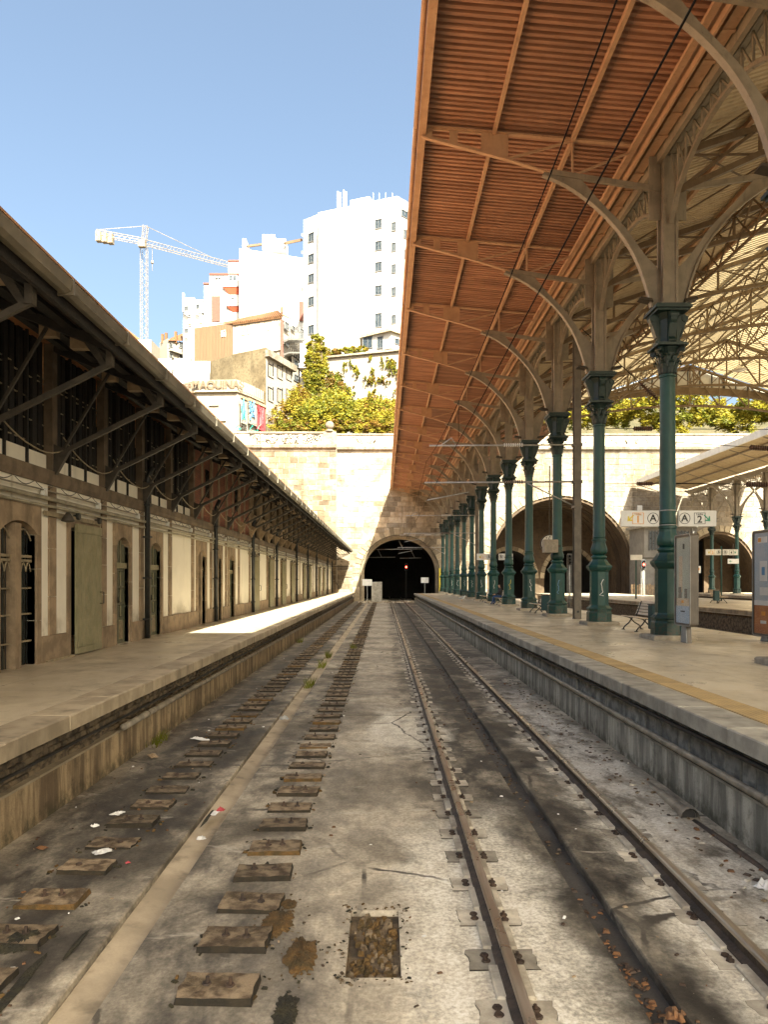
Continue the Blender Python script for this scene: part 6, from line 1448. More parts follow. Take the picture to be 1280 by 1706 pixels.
# insulated cross-span wires over the inner tracks
IW = [((1010, 714, 34), (1340, 716, 34), 'upper cross-span wire with ribbed insulator behind the second column', 1072), ((1000, 806, 40), (1180, 806, 40), 'cross-span wire with ribbed insulator below the far fascia', 1075),
      ((1100, 735, 30), (1320, 750, 30), 'cross-span wire with insulator in front of the far fascia', 1268), ((1120, 805, 30), (1320, 808, 30), 'cross-span wire with insulator at the right picture edge', 1262), ((970, 548, 28), (1090, 660, 28), 'oblique stay wire with insulator left of the nearest capital', 1082)]
for (a, b, lb, ix) in IW:
    A, B = Vector(pt(*a)), Vector(pt(*b)); t = thing('cross_span_wire', lb, 'wire', tuple(A)); part('wire', MB().tube([A, B], .016, 5), M['wire'], t, world=True)
    f = (ix-a[0])/(b[0]-a[0]); d = (B-A).normalized(); p = A+(B-A)*f; m = MB(); ribs(m, p-d*.42, p+d*.42, .11, 9, 0); m.tube([p-d*.45, p+d*.45], .05, 8, 0); part('insulator', m, M['insul'], t, True, world=True)
# ------------------------------------------------------------------ direction signs
def arrow_mesh(sz, ang, mat):
    m = MB(); m.ext([(-.06, -.5), (.06, -.5), (.06, .1), (.26, -.06), (.34, .04), (0, .42), (-.34, .04), (-.26, -.06), (-.06, .1)], 'y', -.004, .004)
    me = m.mesh('arrow', mat); me.transform(Matrix.Rotation(ang, 4, 'Y')); me.transform(Matrix.Scale(sz, 4)); return me
def ring_mesh(r, w, mat):
    m = MB(); a = [(r*math.cos(t), r*math.sin(t)) for t in [2*math.pi*k/28 for k in range(29)]]; b = [((r-w)*math.cos(t), (r-w)*math.sin(t)) for t in [2*math.pi*k/28 for k in range(29)]]; m.strip(a, b, 'y', -.004, .004); return m.mesh('ring', mat)
def frame_mesh(w, t, mat):
    m = MB()
    for (x0, x1, z0, z1) in ((-w, w, w-t, w), (-w, w, -w, -w+t), (-w, -w+t, -w, w), (w-t, w, -w, w)): m.box(x0, x1, -.004, .004, z0, z1)
    return m.mesh('frame', mat)
def dir_sign(name, label, loc, hw, h, nums, letter, gap, smalltext=True):
    t = thing(name, label, 'sign', loc, 0)
    for s in (-1, 1):
        x0, x1 = sorted((s*gap, s*hw)); p = part('panel', MB().bbox(x0, x1, -.04, .04, -h/2, h/2, .008), M['signw'], t)
        yf = -.044; u = h*.36
        o = part('arrow', arrow_mesh(h*.62, R(-135) if s < 0 else R(135), M['signg'] if s > 0 else M['gr_yel']), None, p, loc=(s*(hw-.24*h/.42), yf, 0))
        cx = s*(gap+(hw-gap)*.56); mt = M['signo'] if s < 0 else M['black']
        part('frame', frame_mesh(u, .012, mt), None, p, loc=(cx, yf, 0)); part('numeral', text_mesh(nums[0 if s < 0 else 1], h*.62, mt, .006), None, p, loc=(cx, yf, -h*.08))
        if smalltext: part('lettering', text_mesh('Linha', h*.2, mt), None, p, loc=(cx, yf, h*.26))
        cx = s*(gap+(hw-gap)*.16); part('ring', ring_mesh(u, .014, M['black']), None, p, loc=(cx, yf, 0)); part('letter', text_mesh(letter, h*.62, M['black'], .006), None, p, loc=(cx, yf, -h*.0))
    return t
t = dir_sign('direction_sign', 'white direction sign for platform A with arrows to lines 1 and 2', (XC+.02, 20.1, PZ+3.22), 1.27, .42, '12', 'A', .26)
for z in (-.2, .19): part('fixing_band', MB().lathe([(.215, 0), (.22, 0), (.22, .03), (.215, .03)], 20, (-.02, 0, z)), M['alu'], t, True)
dir_sign('direction_sign', 'smaller white direction sign on the sixth column, lines 1 and 2', (XC+.1, 52.1, PZ+3.2), 1.25, .44, '12', 'B', .26, False)
Y2 = 57.0; x2 = (1203-640)*Y2/FPX
t = dir_sign('direction_sign', 'white direction sign on a green post on the middle platform', (x2, Y2, EYE+(967-920)*Y2/FPX), 1.22, .44, '34', 'B', .06, False)
part('post', MB().tube([(0, .08, PZ-t.location.z), (0, .08, .45)], .06, 8), M['green'], t, True)
t = thing('small_sign', 'small pale blue sign hanging beyond the green post', 'sign', pt(1222, 935, 68)); part('panel', MB().bbox(-.5, .5, -.03, .03, -.22, .22, .01), M['signw'], t); part('arrow', arrow_mesh(.3, R(-90), M['signg']), None, t, loc=(-.25, -.035, 0)); part('hanger', MB().bar((0, 0, .2), (0, 0, 1.6), .04), M['steel_d'], t)
t = thing('small_sign', 'small orange and white notice on a thin post beside the signal cabin', 'sign', pt(1163, 985, 70)); part('post', MB().bar((0, 0, 0), (0, 0, 2.0), .12), M['gr_teal'], t); part('panel', MB().box(-.22, .22, -.14, -.08, 1.7, 2.35), M['signw'], t); part('emblem', MB().box(-.1, .1, -.15, -.141, 1.95, 2.2), M['signo'], t)
t = thing('small_sign', 'white notice on a green post left of the signal cabin', 'sign', (pt(1060, 990, 64)[0], 64, PZ)); part('post', MB().bar((0, 0, 0), (0, 0, 3.6), .12), M['green'], t); part('panel', MB().box(-.5, .5, -.12, -.06, 3.3, 3.75), M['signw'], t)
# ------------------------------------------------------------------ poster cases
def poster_case(label, x, y0, y1, z0, z1, art):
    t = thing('poster_case', label, 'poster case', (x+.1, (y0+y1)/2, PZ)); d = .2
    def rr_(y0, y1, z0, z1, r, n=5):
        p = []
        for (cy, cz, a0) in ((y1-r, z1-r, 0), (y0+r, z1-r, 90), (y0+r, z0+r, 180), (y1-r, z0+r, 270)):
            for k in range(n+1): a = R(a0+90*k/n); p.append((cy+r*math.cos(a), cz+r*math.sin(a)))
        return p
    o = rr_(y0, y1, PZ+z0, PZ+z1, .09); i = rr_(y0+.07, y1-.07, PZ+z0+.07, PZ+z1-.07, .04)
    m = MB(); m.strip(o+[o[0]], i+[i[0]], 'x', x, x+d); part('frame', m, M['mupi'], t, world=True)
    m = MB(); o2 = rr_(y0+.0, y1-.0, PZ+z0, PZ+z1, .09); m.strip(o+[o[0]], rr_(y0+.025, y1-.025, PZ+z0+.025, PZ+z1-.025, .07)+[rr_(y0+.025, y1-.025, PZ+z0+.025, PZ+z1-.025, .07)[0]], 'x', x-.012, x-.001); part('trim', m, M['alu'], t, world=True)
    part('back_panel', MB().box(x+.03, x+d-.03, y0+.06, y1-.06, PZ+z0+.06, PZ+z1-.06), M['mupi'], t, world=True)
    for a in art: part(*a[:1], MB().box(x+.018+a[5], x+.024+a[5], y0+.07+(y1-y0-.14)*a[1], y0+.07+(y1-y0-.14)*a[2], PZ+z0+.07+(z1-z0-.14)*a[3], PZ+z0+.07+(z1-z0-.14)*a[4]), M[a[6]], t, world=True)
    part('leg', MB().ext([((y0+y1)/2-.22, PZ), ((y0+y1)/2+.22, PZ), ((y0+y1)/2+.16, PZ+z0+.02), ((y0+y1)/2-.16, PZ+z0+.02)], 'x', x+.05, x+d-.05), M['mupi'], t, world=True)
    part('leg_plate', MB().ext([((y0+y1)/2-.2, PZ+.01), ((y0+y1)/2+.2, PZ+.01), ((y0+y1)/2+.14, PZ+z0-.01), ((y0+y1)/2-.14, PZ+z0-.01)], 'x', x+.03, x+.045), M['alu'], t, world=True)
    return t
M['art_pale'] = simple('poster_pale', (0.46, 0.48, 0.40), (0.38, 0.41, 0.35), 1.2, 0.25, 0, 0); M['art_sand'] = simple('poster_sand', (0.55, 0.46, 0.34), (0.5, 0.4, 0.3), 3, 0.25, 0, 0); M['art_blue'] = simple('poster_blue', (0.33, 0.42, 0.52), (0.4, 0.46, 0.52), 2, 0.25, 0, 0); M['art_orange'] = simple('poster_orange', (0.42, 0.16, 0.06), (0.34, 0.12, 0.05), 3, 0.25, 0, 0); M['art_grey'] = simple('poster_grey', (0.2, 0.19, 0.17), (0.15, 0.14, 0.13), 3, 0.25, 0, 0)
poster_case('bronze poster case with a pale poster in front of the nearest column', 7.50, 18.35, 19.35, .42, 2.72,
   [('poster', 0, 1, 0, 1, 0, 'art_pale'), ('poster_figure', .55, .8, .36, .78, -.006, 'art_sand'), ('poster_figure', .6, .82, .29, .42, -.01, 'art_grey'), ('poster_figure', .2, .38, .29, .40, -.01, 'art_grey'), ('poster_band', 0.05, .95, .2, .29, -.012, 'art_sand'), ('poster_foot', 0, 1, 0, .2, -.008, 'art_blue'), ('poster_print', .35, .65, .13, .145, -.012, 'black'), ('poster_print', .40, .5, .86, .92, -.012, 'black'), ('poster_mark', .42, .58, .235, .265, -.016, 'signo')])
poster_case('poster case with a blue and orange advertisement cut by the right picture edge', 9.75, 18.75, 19.85, .12, 2.86,
   [('poster', 0, 1, .3, 1, 0, 'art_blue'), ('poster_foot', 0, 1, 0, .28, -.004, 'art_orange'), ('poster_band', 0, 1, .28, .33, -.006, 'signw'), ('poster_print', .3, .8, .9, .96, -.008, 'signw'), ('poster_mark', .62, .78, .91, .95, -.012, 'signo'), ('poster_figure', .3, .7, .52, .72, -.008, 'signw'), ('poster_print', .42, .58, .58, .66, -.012, 'gr_blue'), ('poster_print', .2, .7, .38, .46, -.008, 'signw'), ('poster_print', .4, .6, .18, .22, -.01, 'signo'), ('poster_print', .35, .65, .10, .13, -.01, 'signw')])
# ------------------------------------------------------------------ benches, bins
def bench_parts(t):
    # faces -X, length along Y
    for s in (-.62, .0, .62) if False else (-.62, .62):
        m = MB(); m.tube([(-.30, s, 0), (-.24, s, .10), (-.10, s, .22), (.02, s, .40), (.12, s, .42)], .022, 6); m.tube([(.30, s, 0), (.22, s, .14), (.08, s, .22), (-.08, s, .38), (-.26, s, .43)], .022, 6)
        m.tube([(.12, s, .42), (.2, s, .6), (.30, s, .90)], .02, 6); m.tube([(-.28, s, .43), (.0, s, .40), (.14, s, .43)], .02, 6); m.box(-.34, -.24, s-.04, s+.04, 0, .02); m.box(.25, .35, s-.04, s+.04, 0, .02)
        part('leg_frame', m, M['castiron'], t, True)
    for k in range(5): x = -.27+k*.088; part('slat', MB().bbox(x-.036, x+.036, -.8, .8, .425-.012*k*(1 if k < 3 else .6), .45-.012*k*(1 if k < 3 else .6), .006), M['slat'], t)
    for k in range(5): z = .52+k*.09; x = .185+k*.032; part('slat', MB().add([(x-.02, -.8, z-.036), (x-.02, .8, z-.036), (x+.012, .8, z-.04), (x+.012, -.8, z-.04), (x+.004, -.8, z+.036), (x+.004, .8, z+.036), (x+.036, .8, z+.032), (x+.036, -.8, z+.032)], [(0,3,2,1), (4,5,6,7), (0,1,5,4), (1,2,6,5), (2,3,7,6), (3,0,4,7)]), M['slat'], t)
def bench(label, x, y, rz=0):
    t = thing('platform_bench', label, 'bench', (x, y, PZ), rz, 'benches on the platforms'); bench_parts(t); return t
b0 = bench('pale slatted bench with iron legs between the first two columns', 7.95, 23.4)
for (x, y, lb, rz) in ((7.5, 36.4, 'bench behind the green bin near the third column', 0), (7.55, 48.9, 'bench with the seated person behind the fifth column', 0), (7.45, 55.2, 'empty bench beyond the sixth column', 0), (23.2, 52, 'dark bench on the middle platform by the litter bin', math.pi)):
    c = copy_tree(b0, None, (x, y, PZ)); c['label'] = lb; c.rotation_euler = (0, 0, rz)
def bin_(label, x, y):
    t = thing('litter_bin', label, 'bin', (x, y, PZ), 0, 'litter bins on the platforms'); m = MB(); m.box(-.16, .16, -.14, .14, .18, .86); part('bin_body', m, M['binblue'], t)
    for k in range(7): x_ = -.15+k*.05; part('rib', MB().box(x_-.012, x_+.012, -.152, -.14, .2, .84), M['binblue'], t)
    for k in range(6): y_ = -.125+k*.05; part('rib', MB().box(-.172, -.16, y_-.012, y_+.012, .2, .84), M['binblue'], t)
    part('post', MB().bar((.1, .1, 0), (.1, .1, .2), .06), M['castiron'], t); part('rim', MB().box(-.18, .18, -.16, .16, .86, .9), M['castiron'], t); return t
bn = bin_('dark blue-green litter bin beside the nearest column', 7.72, 21.3)
for (x, y, lb) in ((7.45, 34.6, 'green litter bin between the third column and the bench'), (22.6, 51, 'dark litter bin on the middle platform')): c = copy_tree(bn, None, (x, y, PZ)); c['label'] = lb
# ------------------------------------------------------------------ clock, speaker boxes, signals
t = thing('station_clock', 'round white station clock in front of the wide vault', 'clock', pt(916, 906, 60)); rc = .75
m = MB(); m.tube([(0, -.12, 0), (0, .12, 0)], rc, 28); part('case', m, M['steel_d'], t, True); part('dial', MB().tube([(0, -.135, 0), (0, -.121, 0)], rc*.9, 28), M['signw'], t)
for k in range(12): a = R(30*k); part('hour_mark', MB().bar((math.sin(a)*rc*.66, -.14, math.cos(a)*rc*.66), (math.sin(a)*rc*.82, -.14, math.cos(a)*rc*.82), .05, .06), M['black'], t)
part('hand', MB().bar((0, -.145, 0), (.28, -.145, .18), .05), M['black'], t); part('hand', MB().bar((0, -.15, 0), (-.1, -.15, .5), .04), M['black'], t); part('hanger', MB().bar((0, 0, rc), (0, 0, rc+5.5), .07), M['steel_d'], t)
t = thing('notice_box', 'pale box fixed to the third column', 'box', (XC-.38, 32.9-.3, PZ+3.05)); part('case', MB().bbox(-.3, .3, -.25, .2, -.28, .28, .03), M['granite'], t); part('bracket', MB().box(.3, .42, -.05, .05, -.05, .05), M['castiron'], t)
def signal(label, x, y, z0, h, lit):
    t = thing('railway_signal', label, 'signal', (x, y, z0)); part('post', MB().tube([(0, 0, 0), (0, 0, h)], .07, 8), M['alu'], t, True); part('head', MB().ext([(-.22, h), (.22, h), (.22, h+.95), (.14, h+1.1), (-.14, h+1.1), (-.22, h+.95)], 'y', -.12, .1), M['sgrey'], t)
    for k in range(3):
        z = h+.22+k*.3; l = part('lens', MB().tube([(0, -.15, z), (0, -.125, z)], .10, 12), M['redl'] if k == lit else M['soot'], t); part('hood', MB().tube([(0, -.32, z), (0, -.122, z)], .125, 12, caps=False), M['sgrey'], l)
    part('ladder', MB().bar((.18, .05, 0), (.18, .05, h), .04).bar((-.18, .05, 0), (-.18, .05, h), .04), M['alu'], t); return t
signal('small signal with red light in front of the grey cabin', pt(1072, 980, 78)[0], 78, PZ-.3, 3.0, 1)
signal('grey signal mast behind the third column', pt(949, 970, 70)[0], 70, -.05, 4.2, 9)
s1 = signal('signal glowing red inside the dark tunnel', pt(677, 944, 106)[0], 106, 0, 4.1, 1)
for ch in s1.children:
    if ch.name.startswith(('post', 'ladder')): ch.data.materials[0] = M['soot']
# boards and cabinet by the tunnel
for (px, Y, lb, w_, h_) in ((612, 84, 'white square board on a thin post in front of the tunnel', .55, .36), (708, 100, 'small grey board on a post at the end of the right platform', .5, .36)):
    t = thing('track_board', lb, 'sign', (pt(px, 0, Y)[0], Y, 0 if px < 650 else PZ-.2)); hh = 2.5 if px < 650 else 1.8; part('post', MB().bar((0, 0, 0), (0, 0, hh), .07), M['alu'], t); part('panel', MB().bbox(-w_, w_, -.06, -.02, hh-h_, hh+h_, .02), M['signw'], t)
t = thing('trackside_cabinet', 'tall pale equipment cabinet at the left of the tunnel mouth', 'cabinet', (pt(628, 0, 92)[0], 92, 0)); part('body', MB().bbox(-.65, .65, -.4, .4, .1, 2.55, .05), M['coping_r'], t); part('plinth', MB().box(-.7, .7, -.45, .45, -.1, .1), M['granite'], t)
for x in (-.32, .32): part('door', MB().bbox(x-.29, x+.29, -.43, -.402, .2, 2.45, .01), M['coping_r'], t)
t = thing('yellow_marker', 'yellow painted board on the right jamb of the first tunnel', 'sign', (7.35, WALLY-.3, PZ)); part('board', MB().box(-.1, .1, -.05, .05, 0, 3.2), M['gr_yel'], t); part('foot', MB().box(-.14, .14, -.08, .08, -.1, .0), M['granite'], t)
t = thing('stacked_timber', 'low stack of yellowish timber against the end wall of the left platform', 'timber', pt(573, 985, 96))
t.location.z = PZ
for k in range(4): part('plank', MB().bbox(-1.0+.05*k, 1.0-.1*k, -.25, .25, .11*k, .11*k+.1, .01), M['wood_pale'], t)
t = thing('handrail', 'thin handrail on the end wall of the left platform', 'railing', (-6, WALLY-1.6, PZ)); part('rail', MB().tube([(-2.2, 0, 3.4), (2.2, 0, 3.4)], .05, 6), M['steel_d'], t); part('bracket', MB().bar((-1.2, 0, 3.4), (0, -.6, .9), .06).bar((-1.2, 0, .0), (-1.2, 0, 3.4), .05), M['steel_d'], t)
# tunnel catenary
for (Y, za, xa, xb) in ((101, 6.9, -1.2, 5.2), (104, 5.9, -3.4, 1.6), (104, 5.8, 2.2, 5.2)):
    t = thing('tunnel_bracket', {6.9: 'highest overhead line bracket at the tunnel mouth', 5.9: 'left overhead line bracket inside the tunnel', 5.8: 'right overhead line bracket inside the tunnel'}[za], 'bracket', ((xa+xb)/2, Y, za)); part('arm', MB().tube([(xa, Y, za), (xb, Y, za+.05)], .06, 6), M['alu'], t, True, world=True); part('hanger', MB().tube([((xa+xb)/2+.6, Y, za), ((xa+xb)/2, Y, za+1.2)], .05, 6), M['alu'], t, world=True); m = MB(); ribs(m, (xa+.6, Y, za), (xa+1.3, Y, za), .11, 6, 0); part('insulator', m, M['insul'], t, world=True)
# ------------------------------------------------------------------ grey signal cabin
sc = thing('signal_cabin', 'grey two-storey signal cabin in front of the wall behind the nearest column', 'building', (34.5, 93, PZ))
zb = PZ-.4; xa, xb, ya, yb = 31.6, 38.0, 91.0, 96.5
part('wall', MB().box(xa, xb, ya, yb, zb, zb+8.4), M['greyrender'], sc, world=True); part('string_course', MB().box(xa-.06, xb+.06, ya-.06, yb, zb+4.6, zb+4.75), M['steel_d'], sc, world=True); part('roof_slab', MB().box(xa-.4, xb+.4, ya-.5, yb+.2, zb+8.4, zb+8.7), M['coping_r'], sc, world=True)
for (x, w_) in ((32.7, .55), (34.4, .65), (36.3, .65)):
    p = part('window', MB().box(x-w_, x+w_, ya-.02, ya-.005, zb+5.7, zb+7.9), M['pane_blue'], sc, world=True); m = MB()
    for q_ in (-w_, -w_/3, w_/3, w_): m.box(x+q_-.06, x+q_+.06, ya-.08, ya-.022, zb+5.6, zb+8.0)
    part('frame', m, M['sgrey'], p, world=True)
for x in (33.6, 35.2): part('window', MB().box(x-.25, x+.25, ya-.03, ya-.004, zb+1.8, zb+3.6), M['pane_blue'], sc, world=True)
part('pipe', MB().tube([(xb-.6, ya-.1, zb), (xb-.6, ya-.1, zb+8.3)], .06, 6), M['alu'], sc, world=True)
t = thing('wall_box', 'white electrical box high on the wall above the cabin', 'box', (pt(1066, 846, 98.6)[0], 98.6, zat(846, 98.6))); part('case', MB().bbox(-.3, .3, -.2, .1, -.35, .3, .03), M['signw'], t); part('conduit', MB().bar((0, 0, -3), (0, 0, -.35), .06), M['alu'], t)
t = thing('timber_fence', 'low rusty fence in front of the grey cabin', 'fence', (33, 88, PZ-.2))
for k in range(26): part('picket', MB().box(-4+k*.3, -3.78+k*.3, -.03, .03, 0, 1.3+.1*math.sin(k*2.1)), M['wood_pale'], t)
part('rail', MB().box(-4, 3.8, .03, .08, .8, .9), M['wood_pale'], t)
for (px, Y, lb) in ((1122, 60, 'pendant lamp hanging under the shed trusses'), ):
    t = thing('pendant_lamp', lb, 'lamp', pt(1232, 617, 45)); part('shade', MB().lathe([(.05, .3), (.12, .2), (.42, .02), (.40, -.02)], 16), M['signw'], t, True); part('cord', MB().bar((0, 0, .3), (0, 0, 3.0), .03), M['wire'], t)
# ------------------------------------------------------------------ litter and loose stuff
q = random.Random(77)
def crumple(name, label, px, py, w_, d_, mat, seed, cat='litter', h=.03):
    Y = EYE*FPX/(py-967); x = (px-640)*Y/FPX; r = random.Random(seed); m = MB(); n = 6
    for j in range(n+1):
        for i in range(n+1):
            a, b = i/n-.5, j/n-.5; e = max(0, 1-1.7*max(abs(a), abs(b))**2*2); m.v.append((a*w_*r.uniform(.75, 1.1), b*d_*r.uniform(.75, 1.1), .012+h*r.uniform(.1, 1)*e))
    for j in range(n):
        for i in range(n): m.f.append((j*(n+1)+i, j*(n+1)+i+1, (j+1)*(n+1)+i+1, (j+1)*(n+1)+i)); m.m.append(0)
    o = part(name, m, M[mat], loc=(x, Y, .004)); o.rotation_euler = (0, 0, r.uniform(0, 3)); return tag(o, label, cat)
crumple('paper_scrap', 'flat white paper beside a pad of the left row, nearest the camera', 171, 1421, .2, .13, 'paper', 1)
crumple('paper_scrap', 'crumpled white paper left of the pads beneath the platform wall', 196, 1357, .16, .12, 'paper', 2)
crumple('paper_scrap', 'small white scrap just below the crumpled paper', 158, 1378, .09, .09, 'paper', 3)
crumple('paper_scrap', 'long white paper strip lying across the left pads', 334, 1233, .42, .12, 'paper', 4, h=.05)
crumple('paper_scrap', 'beige torn paper at the foot of the left platform wall', 255, 1261, .3, .13, 'wood_pale', 5, h=.05)
crumple('drink_carton', 'crushed grey drink carton in the left drain', 473, 1199, .18, .2, 'alu', 6, h=.09)
crumple('paper_scrap', 'white scrap in the near part of the left drain', 335, 1399, .1, .1, 'paper', 7)
crumple('plastic_scrap', 'red scrap with white paper in the left drain', 368, 1352, .1, .1, 'gr_red', 8, h=.05)
crumple('paper_scrap', 'white paper beside the red scrap in the left drain', 358, 1357, .16, .08, 'paper', 9)
crumple('plastic_scrap', 'small red scrap on the concrete left of the drain', 213, 1440, .05, .05, 'gr_red', 10)
crumple('dead_leaf', 'ochre dead leaf beside the left pads near the wall', 70, 1415, .13, .08, 'litter_b', 11)
crumple('plastic_bottle', 'crumpled pale bottle by the right picture edge', 1276, 1480, .14, .2, 'paper', 12, h=.1)
crumple('paper_scrap', 'white scrap right of the far rail on the sand', 1018, 1232, .12, .1, 'paper', 13)
crumple('paper_scrap', 'teal scrap between the far end of the rails', 745, 1009, .6, .5, 'gr_teal', 14, h=.1)
crumple('moss_clump', 'brown clump of dead moss at the bottom edge by the dark drain', 1125, 1697, .14, .12, 'litter_b', 15, h=.07)
def bits(name, label, n, area, smin, smax, mats, seed, z=.004):
    r = random.Random(seed); m = MB()
    for _ in range(n):
        a = area(r); s = r.uniform(smin, smax); th = r.uniform(0, 3.14); u = Vector((math.cos(th), math.sin(th), 0))*s; v = Vector((-math.sin(th), math.cos(th), 0))*s*r.uniform(.25, .8); o = Vector((a[0], a[1], z+s*.15)); h = Vector((0, 0, s*r.uniform(.2, .5)))
        m.add([o-u-v-h*.5, o+u-v-h*.5, o+u+v-h*.5, o-u+v-h*.5, o-u*.7-v*.7+h, o+u*.7-v*.7+h, o+u*.7+v*.7+h, o-u*.7+v*.7+h], [(4,5,6,7), (0,1,5,4), (1,2,6,5), (2,3,7,6), (3,0,4,7)], r.randrange(len(mats)))
    return tag(part(name, m, [M[x] for x in mats]), label, 'debris', kind='stuff')
bits('dead_leaves', 'scattered dead leaves and bark chips in the dark drain', 70, lambda r: (min(1.86, max(1.67, r.gauss(1.73, .05))), r.gauss(5.3, .45)), .012, .03, ['litter_b', 'rust', 'litter_b'], 5, -.07)
bits('dead_leaves', 'scattered butts, leaves and paper specks over the track bed', 420, lambda r: (r.choice((r.uniform(-3.8, -2.2), r.uniform(-3.8, -2.3), r.uniform(1.9, 3.6), r.uniform(-1.8, 1.5))), 4.2+25*r.random()**2), .008, .022, ['litter_b', 'rust', 'paper', 'wood_pale', 'litter_b'], 6)
bits('grit', 'stones and crumbled concrete along the right platform wall', 260, lambda r: (r.gauss(3.35, .16), 5+16*r.random()), .012, .035, ['pad_sandy', 'pad', 'rail_side', 'litter_b'], 7)
bits('grit', 'rust flakes and grit in the dark drain', 200, lambda r: (r.uniform(1.67, 1.86), 4.5+20*r.random()), .01, .03, ['rust', 'pad', 'rail_side'], 8, -.07)
bits('moss_crumbs', 'moss crumbs round the pads of the left rows', 900, lambda r: (r.choice((-1.11, -2.8))+r.choice((-1, 1))*r.uniform(.22, .32), 4.3+.67*r.randrange(60)+r.uniform(-.19, .19)), .01, .03, ['moss', 'moss_d', 'moss_d'], 9)
bits('moss_crumbs', 'brown moss crumbs round the broken pit and moss patches', 240, lambda r: r.choice(((r.uniform(-.36, .2), r.choice((r.gauss(6.22, .05), r.gauss(5.12, .05)))), (r.choice((r.gauss(-.30, .035), r.gauss(.15, .03))), r.uniform(5.05, 6.3)), (r.gauss(-.6, .1), r.gauss(5.4, .22)), (r.gauss(-.85, .12), r.gauss(5.9, .2)))), .005, .016, ['moss', 'moss_d', 'pad'], 19)
bits('ballast', 'pale ballast at the tunnel mouth', 700, lambda r: (r.uniform(-3.2, 5.5), r.uniform(90, 99)), .05, .14, ['pad_sandy', 'coping_l', 'pad'], 10)
wd = MB(); r = random.Random(4)
for (cx, cy) in ((-2.0, 24.0), (-2.02, 27), (-3.7, 33), (-1.95, 19.6), (-3.8, 12.6), (-1.2, 30)):
    for _ in range(60): a = r.uniform(0, 6.28); L = r.uniform(.1, .3); b = (cx+r.uniform(-.1,.1), cy+r.uniform(-.4,.4), -.05); wd.add([(b[0]-.01, b[1], b[2]), (b[0]+.01, b[1], b[2]), (b[0]+math.cos(a)*L*.5, b[1]+math.sin(a)*L*.5, b[2]+L)], [(0,1,2)])
tag(part('weeds', wd, M['leaf_g']), 'small weeds sprouting from the drains', 'weeds', kind='stuff')
# ------------------------------------------------------------------ gull
t = thing('gull', 'white and grey gull walking on the right platform', 'bird', (pt(770, 0, 57)[0], 57, PZ))
sk = [(-.24, 0, .19), (-.12, 0, .21), (.0, 0, .22), (.12, 0, .25), (.19, 0, .32), (.23, 0, .38), (.29, 0, .385)]; rd_ = [.02, .07, .095, .085, .05, .052, .018]
m = MB(); m.tube(sk, rd_, 12); part('body', m, M['signw'], t, True)
for s in (-1, 1): part('wing', MB().add([(.1, s*.085, .28), (-.08, s*.1, .27), (-.34, s*.03, .20), (-.1, s*.1, .19), (.08, s*.09, .21)], [(0,1,2,3,4) if s > 0 else (4,3,2,1,0)]), M['alu'], t); part('leg', MB().tube([(0, s*.04, .0), (0, s*.04, .15)], .008, 5).box(-.01, .06, s*.04-.02, s*.04+.02, 0, .008), M['signo'], t)
part('beak', MB().tube([(.27, 0, .385), (.34, 0, .375)], [.014, .004], 6), M['signo'], t)
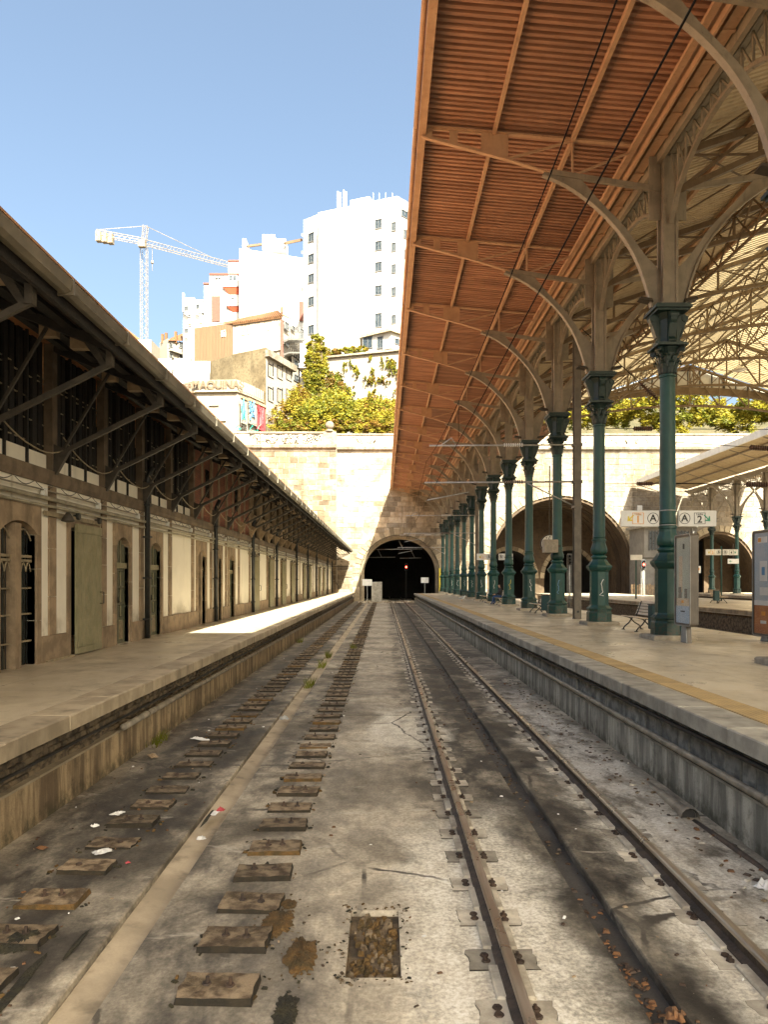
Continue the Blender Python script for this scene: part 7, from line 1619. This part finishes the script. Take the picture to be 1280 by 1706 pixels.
# ------------------------------------------------------------------ person on the bench behind the fifth column
pe = thing('person', 'seated person in blue jeans on the bench behind the fifth column', 'person', (7.55, 48.55, PZ))
M['jeans'] = simple('blue_denim', (0.03, 0.07, 0.19), (0.02, 0.05, 0.14), 8, 0.85, 0.2, 0); M['coat'] = simple('dark_coat', (0.03, 0.03, 0.035), (0.02,)*3, 8, 0.85, 0.2, 0); M['skin'] = simple('skin', (0.42, 0.25, 0.17), (0.38, 0.22, 0.15), 8, 0.6, 0, 0); M['hair'] = simple('dark_hair', (0.03, 0.02, 0.015), (0.02, 0.015, 0.01), 20, 0.6, 0.3, 0)
def body_mesh():
    V = [(0, 0, .53), (-.02, 0, .72), (-.05, 0, .92), (-.05, 0, 1.04), (-.07, 0, 1.12), (-.09, 0, 1.22), (-.10, 0, 1.30),
         (-.03, .1, .53), (-.42, .13, .55), (-.38, .13, .10), (-.50, .14, .04), (-.03, -.1, .53), (-.46, -.11, .54), (-.56, -.12, .12), (-.68, -.12, .04),
         (-.05, .19, 1.0), (-.12, .25, .76), (-.33, .12, .66), (-.40, .08, .66), (-.05, -.19, 1.0), (-.12, -.25, .76), (-.33, -.1, .66), (-.40, -.05, .66)]
    E = [(0,1), (1,2), (2,3), (3,4), (4,5), (5,6), (0,7), (7,8), (8,9), (9,10), (0,11), (11,12), (12,13), (13,14), (2,15), (15,16), (16,17), (17,18), (2,19), (19,20), (20,21), (21,22)]
    rad = [.15, .14, .15, .08, .055, .085, .075, .10, .075, .05, .04, .10, .075, .05, .04, .07, .05, .04, .03, .07, .05, .04, .03]
    me = bpy.data.meshes.new('body_skeleton'); me.from_pydata(V, E, []); o = bpy.data.objects.new('tmp_body', me); COL.objects.link(o)
    md = o.modifiers.new('skin', 'SKIN'); 
    if not me.skin_vertices: 
        bpy.context.view_layer.objects.active = o
        with bpy.context.temp_override(object=o, active_object=o): bpy.ops.mesh.customdata_skin_add()
    for i, v in enumerate(me.skin_vertices[0].data): v.radius = (rad[i], rad[i]*(1.0 if i not in (1, 2) else 1.15)); v.use_root = (i == 0)
    sd = o.modifiers.new('sub', 'SUBSURF'); sd.levels = 2; sd.render_levels = 2
    dg = bpy.context.evaluated_depsgraph_get(); r_ = bpy.data.meshes.new_from_object(o.evaluated_get(dg)); bpy.data.objects.remove(o); return r_
bm_ = body_mesh(); bm_.materials.clear()
for x in ('jeans', 'coat', 'skin', 'hair'): bm_.materials.append(M[x])
for p in bm_.polygons:
    c = p.center; p.use_smooth = True
    p.material_index = 3 if (c.z > 1.27 or (c.z > 1.14 and c.x > -.06)) else 2 if c.z > 1.10 or (c.x < -.35 and .6 < c.z < .72) else 1 if (c.z > .60 and c.x > -.34) else 3 if c.z < .08 else 0
part('body', bm_, None, pe)
for s in (-1, 1):                                               # hands with five fingers on the knee
    h = MB(); wx, wy, wz = -.40, (.08 if s > 0 else -.05), .655
    for j in range(4): y = wy+(-.03+.02*j); L = (.06, .075, .07, .055)[j]; h.tube([(wx-.05, y, wz), (wx-.05-L*.6, y, wz-.005), (wx-.05-L, y, wz-.03)], [.009, .008, .006], 6)
    h.tube([(wx-.02, wy-s*.03, wz), (wx-.06, wy-s*.055, wz-.01)], [.01, .007], 6); h.tube([(wx+.02, wy, wz), (wx-.06, wy, wz)], [.03, .035], 8); part('hand', h, M['skin'], pe, True)
m = MB(); m.tube([(-.17, 0, 1.215), (-.195, 0, 1.195)], [.014, .01], 6); part('nose', m, M['skin'], pe, True)
